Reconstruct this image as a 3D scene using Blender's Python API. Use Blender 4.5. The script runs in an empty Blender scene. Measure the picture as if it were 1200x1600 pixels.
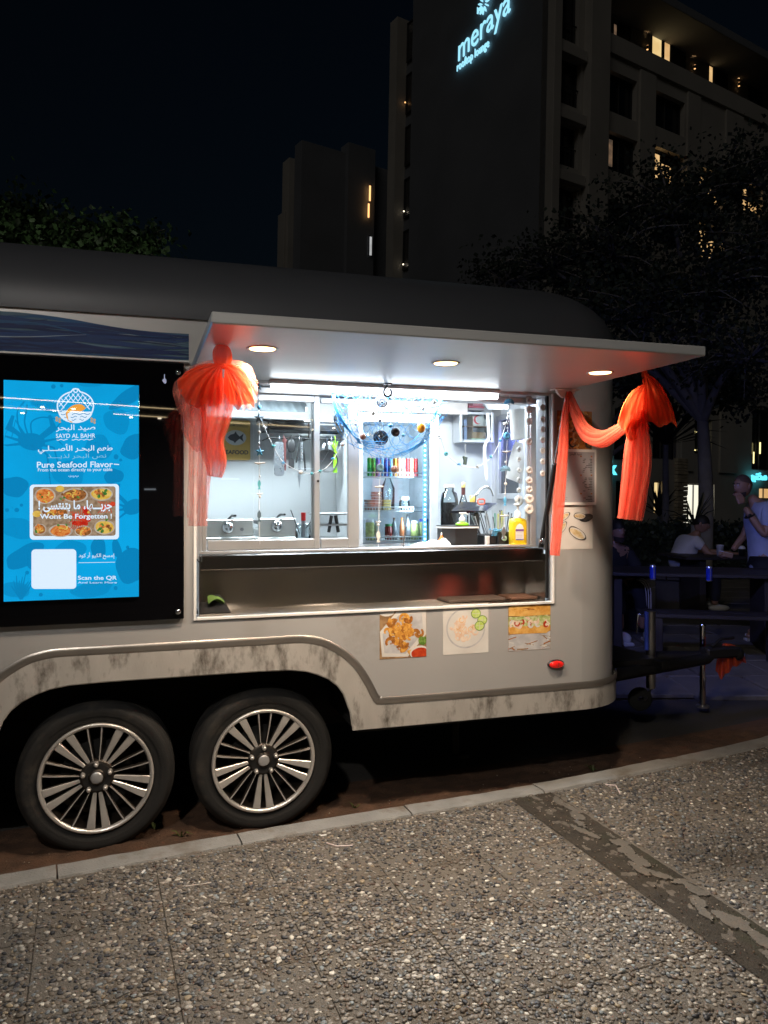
import bpy, math, random
import numpy as np
from mathutils import Vector, Matrix, Euler
from mathutils.geometry import tessellate_polygon
R_ = math.radians
PI = math.pi
rnd = random.Random(7)
SC = bpy.context.scene
COL = SC.collection

# ------------------------------------------------------------------ camera
CAMH = 1.53
cam_d = bpy.data.cameras.new('camera')
cam = bpy.data.objects.new('camera', cam_d)
COL.objects.link(cam)
cam.location = (0, 0, CAMH)
cam.rotation_euler = (R_(90), 0, 0)
cam_d.sensor_fit = 'HORIZONTAL'
cam_d.sensor_width = 36
cam_d.lens = 36
cam_d.shift_y = -25 / 1200
cam_d.clip_start = 0.05
cam_d.clip_end = 600
SC.camera = cam
SC.render.resolution_x = 768
SC.render.resolution_y = 1024

# ------------------------------------------------------------------ night sky
W = bpy.data.worlds.new('World')
SC.world = W
W.use_nodes = True
wn = W.node_tree
wn.nodes.clear()
sky = wn.nodes.new('ShaderNodeTexSky')
sky.sky_type = 'NISHITA'
sky.sun_disc = False
sky.sun_elevation = R_(4)
sky.sun_rotation = R_(200)
tint = wn.nodes.new('ShaderNodeMix')
tint.data_type = 'RGBA'
tint.blend_type = 'MULTIPLY'
tint.inputs[0].default_value = 1
tint.inputs[7].default_value = (0.48, 0.68, 1.0, 1)
bg = wn.nodes.new('ShaderNodeBackground')
bg.inputs[1].default_value = 0.0016
wo = wn.nodes.new('ShaderNodeOutputWorld')
wn.links.new(sky.outputs[0], tint.inputs[6])
wn.links.new(tint.outputs[2], bg.inputs[0])
wn.links.new(bg.outputs[0], wo.inputs[0])
SC.cycles.max_bounces = 8
SC.cycles.transparent_max_bounces = 24
SC.cycles.caustics_reflective = False
SC.cycles.caustics_refractive = False
SC.cycles.sample_clamp_indirect = 4
SC.view_settings.view_transform = 'Standard'
SC.view_settings.look = 'None'
SC.view_settings.exposure = 0.25
SC.view_settings.gamma = 1
SC.view_settings.use_curve_mapping = False

# glow of the town behind the camera: one very weak, wide, warm sun
sun_d = bpy.data.lights.new('town_glow', 'SUN')
sun_d.energy = 0.085
sun_d.color = (1.0, 0.93, 0.86)
sun_d.angle = R_(25)
sun = bpy.data.objects.new('town_glow', sun_d)
COL.objects.link(sun)
sun.rotation_euler = (R_(50), 0, R_(-20))

# ------------------------------------------------------------------ frames
ANG = R_(17.53)
CA, SA = math.cos(ANG), math.sin(ANG)
Y0 = 3.6
TR = Matrix.Translation((0, Y0, 0)) @ Matrix.Rotation(ANG, 4, 'Z')   # trailer frame: x along the side, y inward
ID = Matrix.Identity(4)

def pt(px, py, t=0.0):
    """point of the photograph (1200x1600) at depth t behind the trailer's side, in the trailer frame"""
    u = (px - 600) / 1200
    s = (u * Y0 + u * t * CA + t * SA) / (CA - u * SA)
    Y = Y0 + s * SA + t * CA
    return (s, t, CAMH + (775 - py) / 1200 * Y)

def at(px, py, Y):
    """point of the photograph at world distance Y"""
    return ((px - 600) / 1200 * Y, Y, CAMH + (775 - py) / 1200 * Y)

# ------------------------------------------------------------------ materials
MATS = {}
def mat(name, col, rough=0.5, metal=0.0, var=0.12, scale=8.0, bump=0.0, bscale=None, emit=None, estr=0.0,
        spec=0.5, dirt=None, dirt_amt=0.5, dirt_scale=3.0, stretch=None, coat=0.0, alpha=None):
    if name in MATS:
        return MATS[name]
    m = bpy.data.materials.new(name)
    m.use_nodes = True
    nt = m.node_tree
    N, L = nt.nodes, nt.links
    b = N['Principled BSDF']
    tc = N.new('ShaderNodeTexCoord')
    src = tc.outputs['Object']
    if stretch:
        mp = N.new('ShaderNodeMapping')
        mp.inputs['Scale'].default_value = stretch
        L.new(src, mp.inputs[0])
        src = mp.outputs[0]
    no = N.new('ShaderNodeTexNoise')
    no.inputs['Scale'].default_value = scale
    no.inputs['Detail'].default_value = 6
    L.new(src, no.inputs['Vector'])
    cr = N.new('ShaderNodeValToRGB')
    lo = [c * (1 - var) for c in col]
    hi = [min(1, c * (1 + var)) for c in col]
    cr.color_ramp.elements[0].position = 0.3
    cr.color_ramp.elements[1].position = 0.7
    cr.color_ramp.elements[0].color = (*lo, 1)
    cr.color_ramp.elements[1].color = (*hi, 1)
    L.new(no.outputs[0], cr.inputs[0])
    out = cr.outputs[0]
    if dirt:
        n2 = N.new('ShaderNodeTexNoise')
        n2.inputs['Scale'].default_value = dirt_scale
        n2.inputs['Detail'].default_value = 9
        n2.inputs['Roughness'].default_value = 0.65
        L.new(tc.outputs['Object'] if not stretch else src, n2.inputs['Vector'])
        r2 = N.new('ShaderNodeValToRGB')
        r2.color_ramp.elements[0].position = 0.62 - 0.25 * dirt_amt
        r2.color_ramp.elements[1].position = 0.80 - 0.25 * dirt_amt
        L.new(n2.outputs[0], r2.inputs[0])
        mx = N.new('ShaderNodeMix')
        mx.data_type = 'RGBA'
        mx.inputs[7].default_value = (*dirt, 1)
        L.new(r2.outputs[0], mx.inputs[0])
        L.new(out, mx.inputs[6])
        out = mx.outputs[2]
    L.new(out, b.inputs['Base Color'])
    mr = N.new('ShaderNodeMapRange')
    mr.inputs[3].default_value = max(0.02, rough * 0.85)
    mr.inputs[4].default_value = min(1, rough * 1.15)
    L.new(no.outputs[0], mr.inputs[0])
    L.new(mr.outputs[0], b.inputs['Roughness'])
    b.inputs['Metallic'].default_value = metal
    b.inputs['Specular IOR Level'].default_value = spec
    if coat:
        b.inputs['Coat Weight'].default_value = coat
        b.inputs['Coat Roughness'].default_value = 0.1
    if alpha is not None:
        b.inputs['Alpha'].default_value = alpha
    if emit:
        b.inputs['Emission Color'].default_value = (*emit, 1)
        b.inputs['Emission Strength'].default_value = estr
    if bump:
        n3 = N.new('ShaderNodeTexNoise')
        n3.inputs['Scale'].default_value = bscale or scale * 6
        n3.inputs['Detail'].default_value = 8
        L.new(src, n3.inputs['Vector'])
        bp = N.new('ShaderNodeBump')
        bp.inputs['Strength'].default_value = bump
        bp.inputs['Distance'].default_value = 0.01
        L.new(n3.outputs[0], bp.inputs['Height'])
        L.new(bp.outputs[0], b.inputs['Normal'])
    MATS[name] = m
    return m

def emis(name, col, s):
    if name in MATS:
        return MATS[name]
    m = bpy.data.materials.new(name)
    m.use_nodes = True
    nt = m.node_tree
    nt.nodes.clear()
    e = nt.nodes.new('ShaderNodeEmission')
    e.inputs[0].default_value = (*col, 1)
    e.inputs[1].default_value = s
    o = nt.nodes.new('ShaderNodeOutputMaterial')
    nt.links.new(e.outputs[0], o.inputs[0])
    MATS[name] = m
    return m

def glassy(name, tintc=(1, 1, 1), refl=0.5, rough=0.02):
    """thin clear sheet: transparent with a Fresnel-weighted gloss"""
    if name in MATS:
        return MATS[name]
    m = bpy.data.materials.new(name)
    m.use_nodes = True
    nt = m.node_tree
    N, L = nt.nodes, nt.links
    N.clear()
    t = N.new('ShaderNodeBsdfTransparent'); t.inputs[0].default_value = (*tintc, 1)
    g = N.new('ShaderNodeBsdfGlossy'); g.inputs['Roughness'].default_value = rough
    f = N.new('ShaderNodeFresnel'); f.inputs[0].default_value = 1.5
    mu = N.new('ShaderNodeMath'); mu.operation = 'MULTIPLY'; mu.inputs[1].default_value = refl * 2
    mx = N.new('ShaderNodeMixShader'); o = N.new('ShaderNodeOutputMaterial')
    L.new(f.outputs[0], mu.inputs[0]); L.new(mu.outputs[0], mx.inputs[0])
    L.new(t.outputs[0], mx.inputs[1]); L.new(g.outputs[0], mx.inputs[2]); L.new(mx.outputs[0], o.inputs[0])
    MATS[name] = m
    return m

def tulle(name, col, dens):
    if name in MATS:
        return MATS[name]
    m = bpy.data.materials.new(name)
    m.use_nodes = True
    nt = m.node_tree
    N, L = nt.nodes, nt.links
    N.clear()
    t = N.new('ShaderNodeBsdfTransparent')
    d = N.new('ShaderNodeBsdfDiffuse'); d.inputs[0].default_value = (*col, 1)
    r = N.new('ShaderNodeBsdfTranslucent'); r.inputs[0].default_value = (*col, 1)
    a = N.new('ShaderNodeMixShader'); a.inputs[0].default_value = 0.5
    tc = N.new('ShaderNodeTexCoord')
    mp = N.new('ShaderNodeMapping'); mp.inputs['Scale'].default_value = (1, 1, 0.3)
    no = N.new('ShaderNodeTexNoise'); no.inputs['Scale'].default_value = 60; no.inputs['Detail'].default_value = 4
    mr = N.new('ShaderNodeMapRange'); mr.inputs[1].default_value = 0.3; mr.inputs[2].default_value = 0.7
    mr.inputs[3].default_value = max(0, dens - 0.07); mr.inputs[4].default_value = min(1, dens + 0.07)
    mx = N.new('ShaderNodeMixShader'); o = N.new('ShaderNodeOutputMaterial')
    L.new(tc.outputs['Object'], mp.inputs[0]); L.new(mp.outputs[0], no.inputs['Vector']); L.new(no.outputs[0], mr.inputs[0])
    L.new(d.outputs[0], a.inputs[1]); L.new(r.outputs[0], a.inputs[2])
    L.new(mr.outputs[0], mx.inputs[0]); L.new(t.outputs[0], mx.inputs[1]); L.new(a.outputs[0], mx.inputs[2])
    L.new(mx.outputs[0], o.inputs[0])
    MATS[name] = m
    return m

# ------------------------------------------------------------------ mesh building
ORG = {}
class MB:
    def __init__(self, M=None):
        self.v = []; self.f = []; self.mi = []; self.sm = []; self.M = M
    def add(self, vs, fs, mi=0, sm=False):
        o = len(self.v)
        if self.M is not None:
            self.v += [tuple(self.M @ Vector(p)) for p in vs]
        else:
            self.v += [tuple(p) for p in vs]
        self.f += [tuple(i + o for i in f) for f in fs]
        self.mi += [mi] * len(fs); self.sm += [sm] * len(fs)
        return self
    def box(self, c, s, b=0.0, mi=0, rot=None, taper=1.0):
        hx, hy, hz = s[0] / 2, s[1] / 2, s[2] / 2
        b = min(b, hx * .45, hy * .45, hz * .45)
        c = Vector(c)
        rm = rot.to_matrix() if isinstance(rot, Euler) else rot
        def T(p):
            k = taper if p[2] > 0 else 1
            p = Vector((p[0] * k, p[1] * k, p[2]))
            return c + (rm @ p if rm is not None else p)
        if b <= 0:
            vs = [T((x * hx, y * hy, z * hz)) for z in (-1, 1) for y in (-1, 1) for x in (-1, 1)]
            fs = [(0, 2, 3, 1), (4, 5, 7, 6), (0, 1, 5, 4), (2, 6, 7, 3), (0, 4, 6, 2), (1, 3, 7, 5)]
            return self.add(vs, fs, mi)
        ix = {}; vs = []
        for x in (-1, 1):
            for y in (-1, 1):
                for z in (-1, 1):
                    for a in range(3):
                        h = [hx - b, hy - b, hz - b]; h[a] += b
                        ix[(x, y, z, a)] = len(vs)
                        vs.append(T((x * h[0], y * h[1], z * h[2])))
        fs = []
        for a in range(3):
            o1, o2 = [(1, 2), (2, 0), (0, 1)][a]
            for sg in (-1, 1):
                q = []
                for (p, r) in ((-1, -1), (1, -1), (1, 1), (-1, 1)):
                    k = [0, 0, 0]; k[a] = sg; k[o1] = p; k[o2] = r
                    q.append(ix[(*k, a)])
                fs.append(tuple(q if sg > 0 else q[::-1]))
        for a in range(3):      # edges running along axis a
            o1, o2 = [(1, 2), (2, 0), (0, 1)][a]
            for p in (-1, 1):
                for r in (-1, 1):
                    k0 = [0, 0, 0]; k0[o1] = p; k0[o2] = r; k0[a] = -1
                    k1 = list(k0); k1[a] = 1
                    q = [ix[(*k0, o1)], ix[(*k1, o1)], ix[(*k1, o2)], ix[(*k0, o2)]]
                    fs.append(tuple(q if p * r < 0 else q[::-1]))
        for x in (-1, 1):
            for y in (-1, 1):
                for z in (-1, 1):
                    q = [ix[(x, y, z, 0)], ix[(x, y, z, 1)], ix[(x, y, z, 2)]]
                    fs.append(tuple(q if x * y * z > 0 else q[::-1]))
        return self.add(vs, fs, mi)
    def grid(self, fn, nu, nv, mi=0, sm=True, cu=False, cv=False):
        vs = [fn(i / (nu if cu else nu - 1), j / (nv if cv else nv - 1)) for j in range(nv) for i in range(nu)]
        fs = []
        for j in range(nv if cv else nv - 1):
            for i in range(nu if cu else nu - 1):
                a, b = j * nu + i, j * nu + (i + 1) % nu
                c, d = ((j + 1) % nv) * nu + (i + 1) % nu, ((j + 1) % nv) * nu + i
                fs.append((a, b, c, d))
        return self.add(vs, fs, mi, sm)
    def tube(self, path, r, n=8, mi=0, caps=True, closed=False, sm=True, flat=1.0):
        P = [Vector(p) for p in path]
        m = len(P)
        rr = r if isinstance(r, (list, tuple)) else [r] * m
        vs = []
        up = None
        for i in range(m):
            if closed:
                d = P[(i + 1) % m] - P[i - 1]
            else:
                d = P[min(i + 1, m - 1)] - P[max(i - 1, 0)]
            if d.length < 1e-9: d = Vector((0, 0, 1))
            d.normalize()
            if up is None:
                up = Vector((0, 0, 1)) if abs(d.z) < 0.9 else Vector((1, 0, 0))
            a = d.cross(up)
            if a.length < 1e-6: a = d.orthogonal()
            a.normalize(); up = a.cross(d).normalized()
            for k in range(n):
                th = 2 * PI * k / n
                vs.append(P[i] + a * math.cos(th) * rr[i] + up * math.sin(th) * rr[i] * flat)
        fs = []
        for i in range(m if closed else m - 1):
            for k in range(n):
                j = (i + 1) % m
                fs.append((i * n + k, i * n + (k + 1) % n, j * n + (k + 1) % n, j * n + k))
        self.add(vs, fs, mi, sm)
        if caps and not closed:
            self.add(vs[:n], [tuple(range(n))[::-1]], mi); self.add(vs[-n:], [tuple(range(n))], mi)
        return self
    def cyl(self, p0, p1, r0, r1=None, n=16, mi=0, caps=True):
        return self.tube([p0, p1], [r0, r0 if r1 is None else r1], n, mi, caps)
    def lathe(self, prof, c=(0, 0, 0), n=24, mi=0, axis='Z', sm=True, sx=1, sy=1):
        c = Vector(c)
        def fn(u, v):
            r, h = prof[min(len(prof) - 1, int(round(v * (len(prof) - 1))))]
            a = 2 * PI * u
            x, y = r * math.cos(a) * sx, r * math.sin(a) * sy
            if axis == 'Z': p = (x, y, h)
            elif axis == 'Y': p = (x, h, y)
            else: p = (h, x, y)
            return c + Vector(p)
        return self.grid(fn, n, len(prof), mi, sm, cu=True)
    def ball(self, c, r, n=10, m=7, mi=0):
        if not isinstance(r, (list, tuple)): r = (r, r, r)
        c = Vector(c)
        return self.grid(lambda u, v: c + Vector((r[0] * math.cos(2 * PI * u) * math.sin(PI * v), r[1] * math.sin(2 * PI * u) * math.sin(PI * v), -r[2] * math.cos(PI * v))), n, m, mi, True, cu=True)
    def prism(self, loops, fn, d0, d1, mi=0, side=None, back=True):
        """extrude a 2D outline with holes between depths d0 and d1"""
        fl = [p for l in loops for p in l]
        tris = tessellate_polygon([[Vector((p[0], p[1], 0)) for p in l] for l in loops])
        n = len(fl)
        self.add([fn(p[0], p[1], d0) for p in fl], [tuple(t) for t in tris], mi)
        if d1 is None: return self
        if back: self.add([fn(p[0], p[1], d1) for p in fl], [tuple(t)[::-1] for t in tris], mi)
        for l in loops:
            k = len(l)
            self.add([fn(p[0], p[1], d) for d in (d0, d1) for p in l], [(i, (i + 1) % k, k + (i + 1) % k, k + i) for i in range(k)], mi if side is None else side)
        return self
    def build(self, name, mats, parent=None, frame=ID, loc=(0, 0, 0), label=None, cat=None, group=None, kind=None, recalc=False, weld=False):
        me = bpy.data.meshes.new(name)
        org = ORG.get(parent.name, (0, 0, 0)) if parent is not None else loc
        vv = [(p[0] - org[0], p[1] - org[1], p[2] - org[2]) for p in self.v]
        me.from_pydata(vv, [], self.f)
        me.polygons.foreach_set('material_index', self.mi)
        me.polygons.foreach_set('use_smooth', self.sm)
        if not isinstance(mats, (list, tuple)): mats = [mats]
        for m in mats: me.materials.append(m)
        if recalc or weld:
            import bmesh
            bm = bmesh.new(); bm.from_mesh(me)
            if weld: bmesh.ops.remove_doubles(bm, verts=bm.verts, dist=1e-5)
            if recalc: bmesh.ops.recalc_face_normals(bm, faces=bm.faces)
            bm.to_mesh(me); bm.free()
        me.update()
        o = bpy.data.objects.new(name, me)
        COL.objects.link(o)
        if parent is not None:
            o.parent = parent
        else:
            o.matrix_world = frame @ Matrix.Translation(loc)
        ORG[o.name] = org
        tag(o, label, cat, group, kind)
        return o

def tag(o, label=None, cat=None, group=None, kind=None):
    if label: o['label'] = label
    if cat: o['category'] = cat
    if group: o['group'] = group
    if kind: o['kind'] = kind
    return o

def thing(name, label, cat, loc=(0, 0, 0), frame=TR, group=None, rz=0):
    o = bpy.data.objects.new(name, None)
    o.empty_display_size = 0.1
    COL.objects.link(o)
    o.matrix_world = frame @ Matrix.Translation(loc) @ Matrix.Rotation(rz, 4, 'Z')
    ORG[o.name] = loc
    return tag(o, label, cat, group)

def copy_tree(o, M=None, label=None, parent=None):
    c = o.copy()
    COL.objects.link(c)
    ORG[c.name] = ORG.get(o.name, (0, 0, 0))
    if parent is not None: c.parent = parent
    for ch in list(o.children): copy_tree(ch, parent=c)
    if M is not None: c.matrix_world = M
    if label: c['label'] = label
    return c

# arabic presentation forms, so that letters join
import unicodedata
AF = {}
for cp in range(0xFE70, 0xFEFD):
    d = unicodedata.decomposition(chr(cp)).split()
    if len(d) == 2: AF.setdefault(chr(int(d[1], 16)), {})[d[0][1:-1]] = chr(cp)
def arabic(s):
    out = []
    joinp = lambda c: c in AF and ('initial' in AF[c] or c == '\u0640')
    js = lambda c: c == '\u0640' or (c in AF and 'final' in AF[c])
    for i, c in enumerate(s):
        if c == '\u0640' or c not in AF: out.append(c); continue
        p = i > 0 and (joinp(s[i - 1]) or s[i - 1] == '\u0640')
        n = i + 1 < len(s) and js(s[i + 1]) and 'initial' in AF[c]
        k = 'medial' if p and n else 'final' if p else 'initial' if n else 'isolated'
        out.append(AF[c].get(k, c))
    return ''.join(out[::-1])

def text_mb(body, fn, height=None, width=None, bold=0.0, x=0.0, y=0.0, align='C', depth=0.0, slant=0.0, sp=1.0):
    """lettering as a mesh mapped by fn(x, y, d); fitted to cap height or to width"""
    c = bpy.data.curves.new('lettering', 'FONT')
    c.body = body; c.offset = bold; c.resolution_u = 4; c.space_character = sp; c.shear = slant
    if depth: c.extrude = 0.5
    o = bpy.data.objects.new('lettering_tmp', c)
    COL.objects.link(o)
    me = bpy.data.meshes.new_from_object(o.evaluated_get(bpy.context.evaluated_depsgraph_get()))
    vs = [tuple(v.co) for v in me.vertices]
    fs = [tuple(p.vertices) for p in me.polygons]
    bpy.data.objects.remove(o); bpy.data.curves.remove(c); bpy.data.meshes.remove(me)
    mb = MB()
    if not vs: return mb
    x0, x1 = min(v[0] for v in vs), max(v[0] for v in vs)
    y0, y1 = min(v[1] for v in vs), max(v[1] for v in vs)
    k = (width / (x1 - x0)) if width else height / (y1 - y0)
    ky = (height / (y1 - y0)) if (height and width) else k
    ox = {'C': -(x0 + x1) / 2, 'L': -x0, 'R': -x1}[align]
    mb.add([fn(x + (v[0] + ox) * k, y + (v[1] - y0) * ky, v[2] * 2 * depth if depth else 0) for v in vs], fs)
    return mb

def rrect(x0, y0, x1, y1, r, n=5):
    out = []
    for cx, cy, a0 in ((x1 - r, y1 - r, 0), (x0 + r, y1 - r, 90), (x0 + r, y0 + r, 180), (x1 - r, y0 + r, 270)):
        for i in range(n + 1):
            a = R_(a0 + 90 * i / n)
            out.append((cx + r * math.cos(a), cy + r * math.sin(a)))
    return out
def disc(cx, cy, rx, ry=None, n=20, rot=0, wob=0, seed=0):
    ry = rx if ry is None else ry
    q = random.Random(seed)
    ph = [q.uniform(0, 6.28) for _ in range(3)]
    out = []
    for i in range(n):
        a = 2 * PI * i / n
        k = 1 + wob * (math.sin(2 * a + ph[0]) + .6 * math.sin(3 * a + ph[1]) + .4 * math.sin(5 * a + ph[2]))
        x, y = rx * k * math.cos(a), ry * k * math.sin(a)
        out.append((cx + x * math.cos(rot) - y * math.sin(rot), cy + x * math.sin(rot) + y * math.cos(rot)))
    return out
def stroke(pts, w):
    """outline of a thick line"""
    L, Rr = [], []
    n = len(pts)
    for i, p in enumerate(pts):
        a, b = pts[max(0, i - 1)], pts[min(n - 1, i + 1)]
        dx, dy = b[0] - a[0], b[1] - a[1]
        l = math.hypot(dx, dy) or 1
        ww = (w(i / (n - 1)) if callable(w) else w) / 2
        L.append((p[0] - dy / l * ww, p[1] + dx / l * ww)); Rr.append((p[0] + dy / l * ww, p[1] - dx / l * ww))
    return L + Rr[::-1]
def spline(P, n=8):
    P = [Vector(p) for p in P]
    out = []
    for i in range(len(P) - 1):
        p0, p1, p2, p3 = P[max(i - 1, 0)], P[i], P[i + 1], P[min(i + 2, len(P) - 1)]
        for k in range(n):
            t = k / n
            out.append(0.5 * ((2 * p1) + (p2 - p0) * t + (2 * p0 - 5 * p1 + 4 * p2 - p3) * t * t + (3 * p1 - p0 - 3 * p2 + p3) * t ** 3))
    out.append(P[-1])
    return out
def lamp(kind, name, loc, energy, color, parent=None, frame=TR, size=0.1, spot=None, blend=0.5, aim=(0, 0, -1), size_y=None):
    d = bpy.data.lights.new(name, kind)
    d.energy = energy; d.color = color
    if kind == 'SPOT': d.spot_size = R_(spot); d.spot_blend = blend; d.shadow_soft_size = size
    elif kind == 'AREA':
        d.size = size
        if size_y: d.shape = 'RECTANGLE'; d.size_y = size_y
    else: d.shadow_soft_size = size
    o = bpy.data.objects.new(name, d)
    COL.objects.link(o)
    q = Vector(aim).to_track_quat('-Z', 'Y').to_matrix().to_4x4()
    if parent is not None:
        o.parent = parent; g = ORG.get(parent.name, (0, 0, 0))
        o.matrix_local = Matrix.Translation(Vector(loc) - Vector(g)) @ q
    else:
        o.matrix_world = frame @ Matrix.Translation(loc) @ q
    return o
# ================================================================== MATERIALS OF THE TRAILER
M_body = mat('trailer_paint', (0.54, 0.54, 0.54), 0.30, 0.35, 0.04, 2.5, 0.02, 30, dirt=(0.36, 0.33, 0.30), dirt_amt=0.15, dirt_scale=2.2)
M_roof = mat('trailer_roof_paint', (0.058, 0.061, 0.070), 0.5, 0.2, 0.06, 1.5, 0.02, 20)
M_fend = mat('dirty_fender', (0.54, 0.52, 0.49), 0.36, 0.3, 0.08, 5, 0.05, 40, dirt=(0.10, 0.085, 0.07), dirt_amt=0.42, dirt_scale=4.2, stretch=(2.6, 2.6, 1.1))
M_trim = mat('worn_steel_trim', (0.42, 0.39, 0.36), 0.33, 0.85, 0.10, 6, 0.04, 60)
M_steel = mat('brushed_steel', (0.40, 0.38, 0.36), 0.24, 1.0, 0.06, 6, 0.10, 1600, stretch=(0.01, 1, 1))
M_steel2 = mat('satin_steel', (0.55, 0.56, 0.58), 0.30, 1.0, 0.06, 9, 0.03, 70)
M_alu = mat('aluminium_profile', (0.62, 0.63, 0.65), 0.34, 0.7, 0.05, 5, 0.02, 90)
M_alud = mat('dark_aluminium', (0.30, 0.30, 0.32), 0.35, 0.8, 0.06, 5)
M_white = mat('white_lining', (0.60, 0.62, 0.64), 0.42, 0.0, 0.05, 3, 0.02, 30)
M_whitep = mat('white_plastic', (0.78, 0.78, 0.77), 0.35, 0.0, 0.04, 9)
M_blackr = mat('black_rubber', (0.011, 0.011, 0.011), 0.8, 0.0, 0.25, 20, 0.15, 120, dirt=(0.05, 0.043, 0.035), dirt_amt=0.3, dirt_scale=6)
M_black = mat('black_plastic', (0.014, 0.014, 0.015), 0.4, 0.0, 0.2, 12)
M_void = mat('underbody_black', (0.012, 0.012, 0.012), 0.9, 0.0, 0.3, 8)
M_bglass = mat('black_glass', (0.003, 0.003, 0.004), 0.012, 0.0, 0.1, 4, spec=0.6)
M_rimb = mat('machined_alloy', (0.78, 0.76, 0.73), 0.30, 0.7, 0.05, 14, 0.03, 160)
M_rimd = mat('dark_alloy', (0.045, 0.038, 0.032), 0.35, 0.6, 0.2, 10)
M_chrome = mat('chrome', (0.75, 0.75, 0.76), 0.08, 1.0, 0.04, 10)
M_glass = glassy('window_glass', (0.93, 0.96, 0.96), 0.8)
M_awn = mat('awning_paint', (0.62, 0.62, 0.62), 0.36, 0.35, 0.05, 2.5, 0.03, 40, stretch=(0.6, 2, 1))
M_redl = mat('red_lens', (0.5, 0.01, 0.01), 0.12, 0.0, 0.1, 30, emit=(1, 0.02, 0.01), estr=0.25)
M_led = emis('downlight_glow', (1.0, 0.60, 0.24), 9)
M_tube = emis('tube_glow', (0.86, 0.94, 1.0), 7)
M_ceil = emis('ceiling_lamp_glow', (0.86, 0.95, 1.0), 4)

# ================================================================== TRAILER SHELL
QF, RC, WD, SL, ZB, ZC = 1.06, 0.34, 1.72, -2.9, 0.46, 2.30
def WP(q, z, off=0.0):
    if q <= QF: return (q, -off, z)
    th = (q - QF) / RC
    if th <= PI / 2: return (QF + (RC + off) * math.sin(th), RC - (RC + off) * math.cos(th), z)
    return (QF + RC + off, RC + (q - QF - RC * PI / 2), z)
trailer = thing('food_trailer', 'large silver grey food trailer with rounded end, open serving hatch and two alloy wheels', 'food trailer', (-0.9, 0.85, 0))

def ring(i, off=0.0, n=10):
    """rounded rectangle footprint drawn in by i"""
    r = max(RC - 0.55 * i, 0.04) + off
    x0, x1, y0, y1 = SL - RC + i - off, QF + RC - i + off, i - off, WD - i + off
    out = []
    for cx, cy, a0 in ((x1 - r, y0 + r, -90), (x1 - r, y1 - r, 0), (x0 + r, y1 - r, 90), (x0 + r, y0 + r, 180)):
        for k in range(n + 1):
            a = R_(a0 + 90 * k / n)
            out.append((cx + r * math.cos(a), cy + r * math.sin(a)))
    return out
# window opening and wheel arch in the near side
S0, S1, Z0w, Z1w = -0.8585, 0.885, 1.0, 2.045
AM = -0.909
arch_r = [(-.149, ZB - .01), (-.162, .534), (-.195, .624), (-.225, .665), (-.268, .699), (-.32, .724), (-.373, .742), (-.45, .753), (-.588, .757)]
arch_l = [(2 * AM - x, z) for x, z in arch_r]
outer = [(SL, ZC), (SL, ZB)] + arch_l + arch_r[::-1] + [(QF, ZB), (QF, ZC)]
hole = [(S0, Z0w), (S1, Z0w), (S1, Z1w), (S0, Z1w)]
mb = MB()
mb.prism([outer, hole], lambda x, z, d: (x, d, z), 0.0, 0.03)
mb.build('side_wall', [M_body], trailer)
rg = ring(0)
# the rest of the wall: everything of the ring but the flat near side
def wallring(o, z0, z1, nz=8, off=0.0):
    pts = ring(0, off)
    k = 10
    seq = pts[0:]          # starts at the near right corner (on the near side) and goes round to the near left
    o.grid(lambda u, v: (*seq[int(round(u * (len(seq) - 1)))], z0 + (z1 - z0) * v), len(seq), nz)
mb = MB(); wallring(mb, ZB, ZC); mb.build('end_wall', [M_body], trailer)
# roof cap
rows = [(0.0, ZC - .004, .012), (0.0, ZC + .02, .012)]
for k in range(1, 13):
    a = PI / 2 * k / 12
    rows.append((0.44 * (1 - math.cos(a)), ZC + .02 + 0.345 * math.sin(a), .012 * (1 - k / 12)))
rows += [(0.60, 2.675, 0), (0.80, 2.685, 0), (0.855, 2.687, 0)]
rr_ = [(ring(i, off), z) for i, z, off in rows]
mb = MB()
mb.grid(lambda u, v: (*rr_[int(round(v * (len(rr_) - 1)))][0][int(round(u * 44)) % 44], rr_[int(round(v * (len(rr_) - 1)))][1]), 44, len(rr_), cu=True)
mb.build('roof', [M_roof], trailer)
# underside and wheel well
mb = MB()
mb.box((AM - .1 + .5, 1.15, ZB - .02), (4.2, 1.1, .03)); mb.box((.45, .30, ZB - .02), (1.15, .55, .03)); mb.box((-2.45, .32, ZB - .02), (1.4, .55, .03))
mb.box((AM, .62, .60), (1.62, .03, .4)); mb.box((AM, .34, .81), (1.62, .6, .03)); mb.box((AM - .8, .34, .62), (.03, .6, .36)); mb.box((AM + .8, .34, .62), (.03, .6, .36))
mb.build('wheel_well', [M_void], trailer)
mb = MB()
for t in (.65, 1.1): mb.box((-.7, t, .36), (4.0, .07, .12), .006)
for s in (-1.267, -.551): mb.cyl((s, .2, .3225), (s, 1.5, .3225), .035)
for s in (.1, .6, 1.1): mb.box((s, .9, .40), (.05, 1.3, .06))
mb.build('chassis', [M_void], trailer)
mb = MB()
mb.cyl((.55, .45, .13), (.55, .45, .45), .022); mb.box((.55, .45, .12), (.12, .12, .015)); mb.build('stabiliser_leg', [M_void], trailer)

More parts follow.
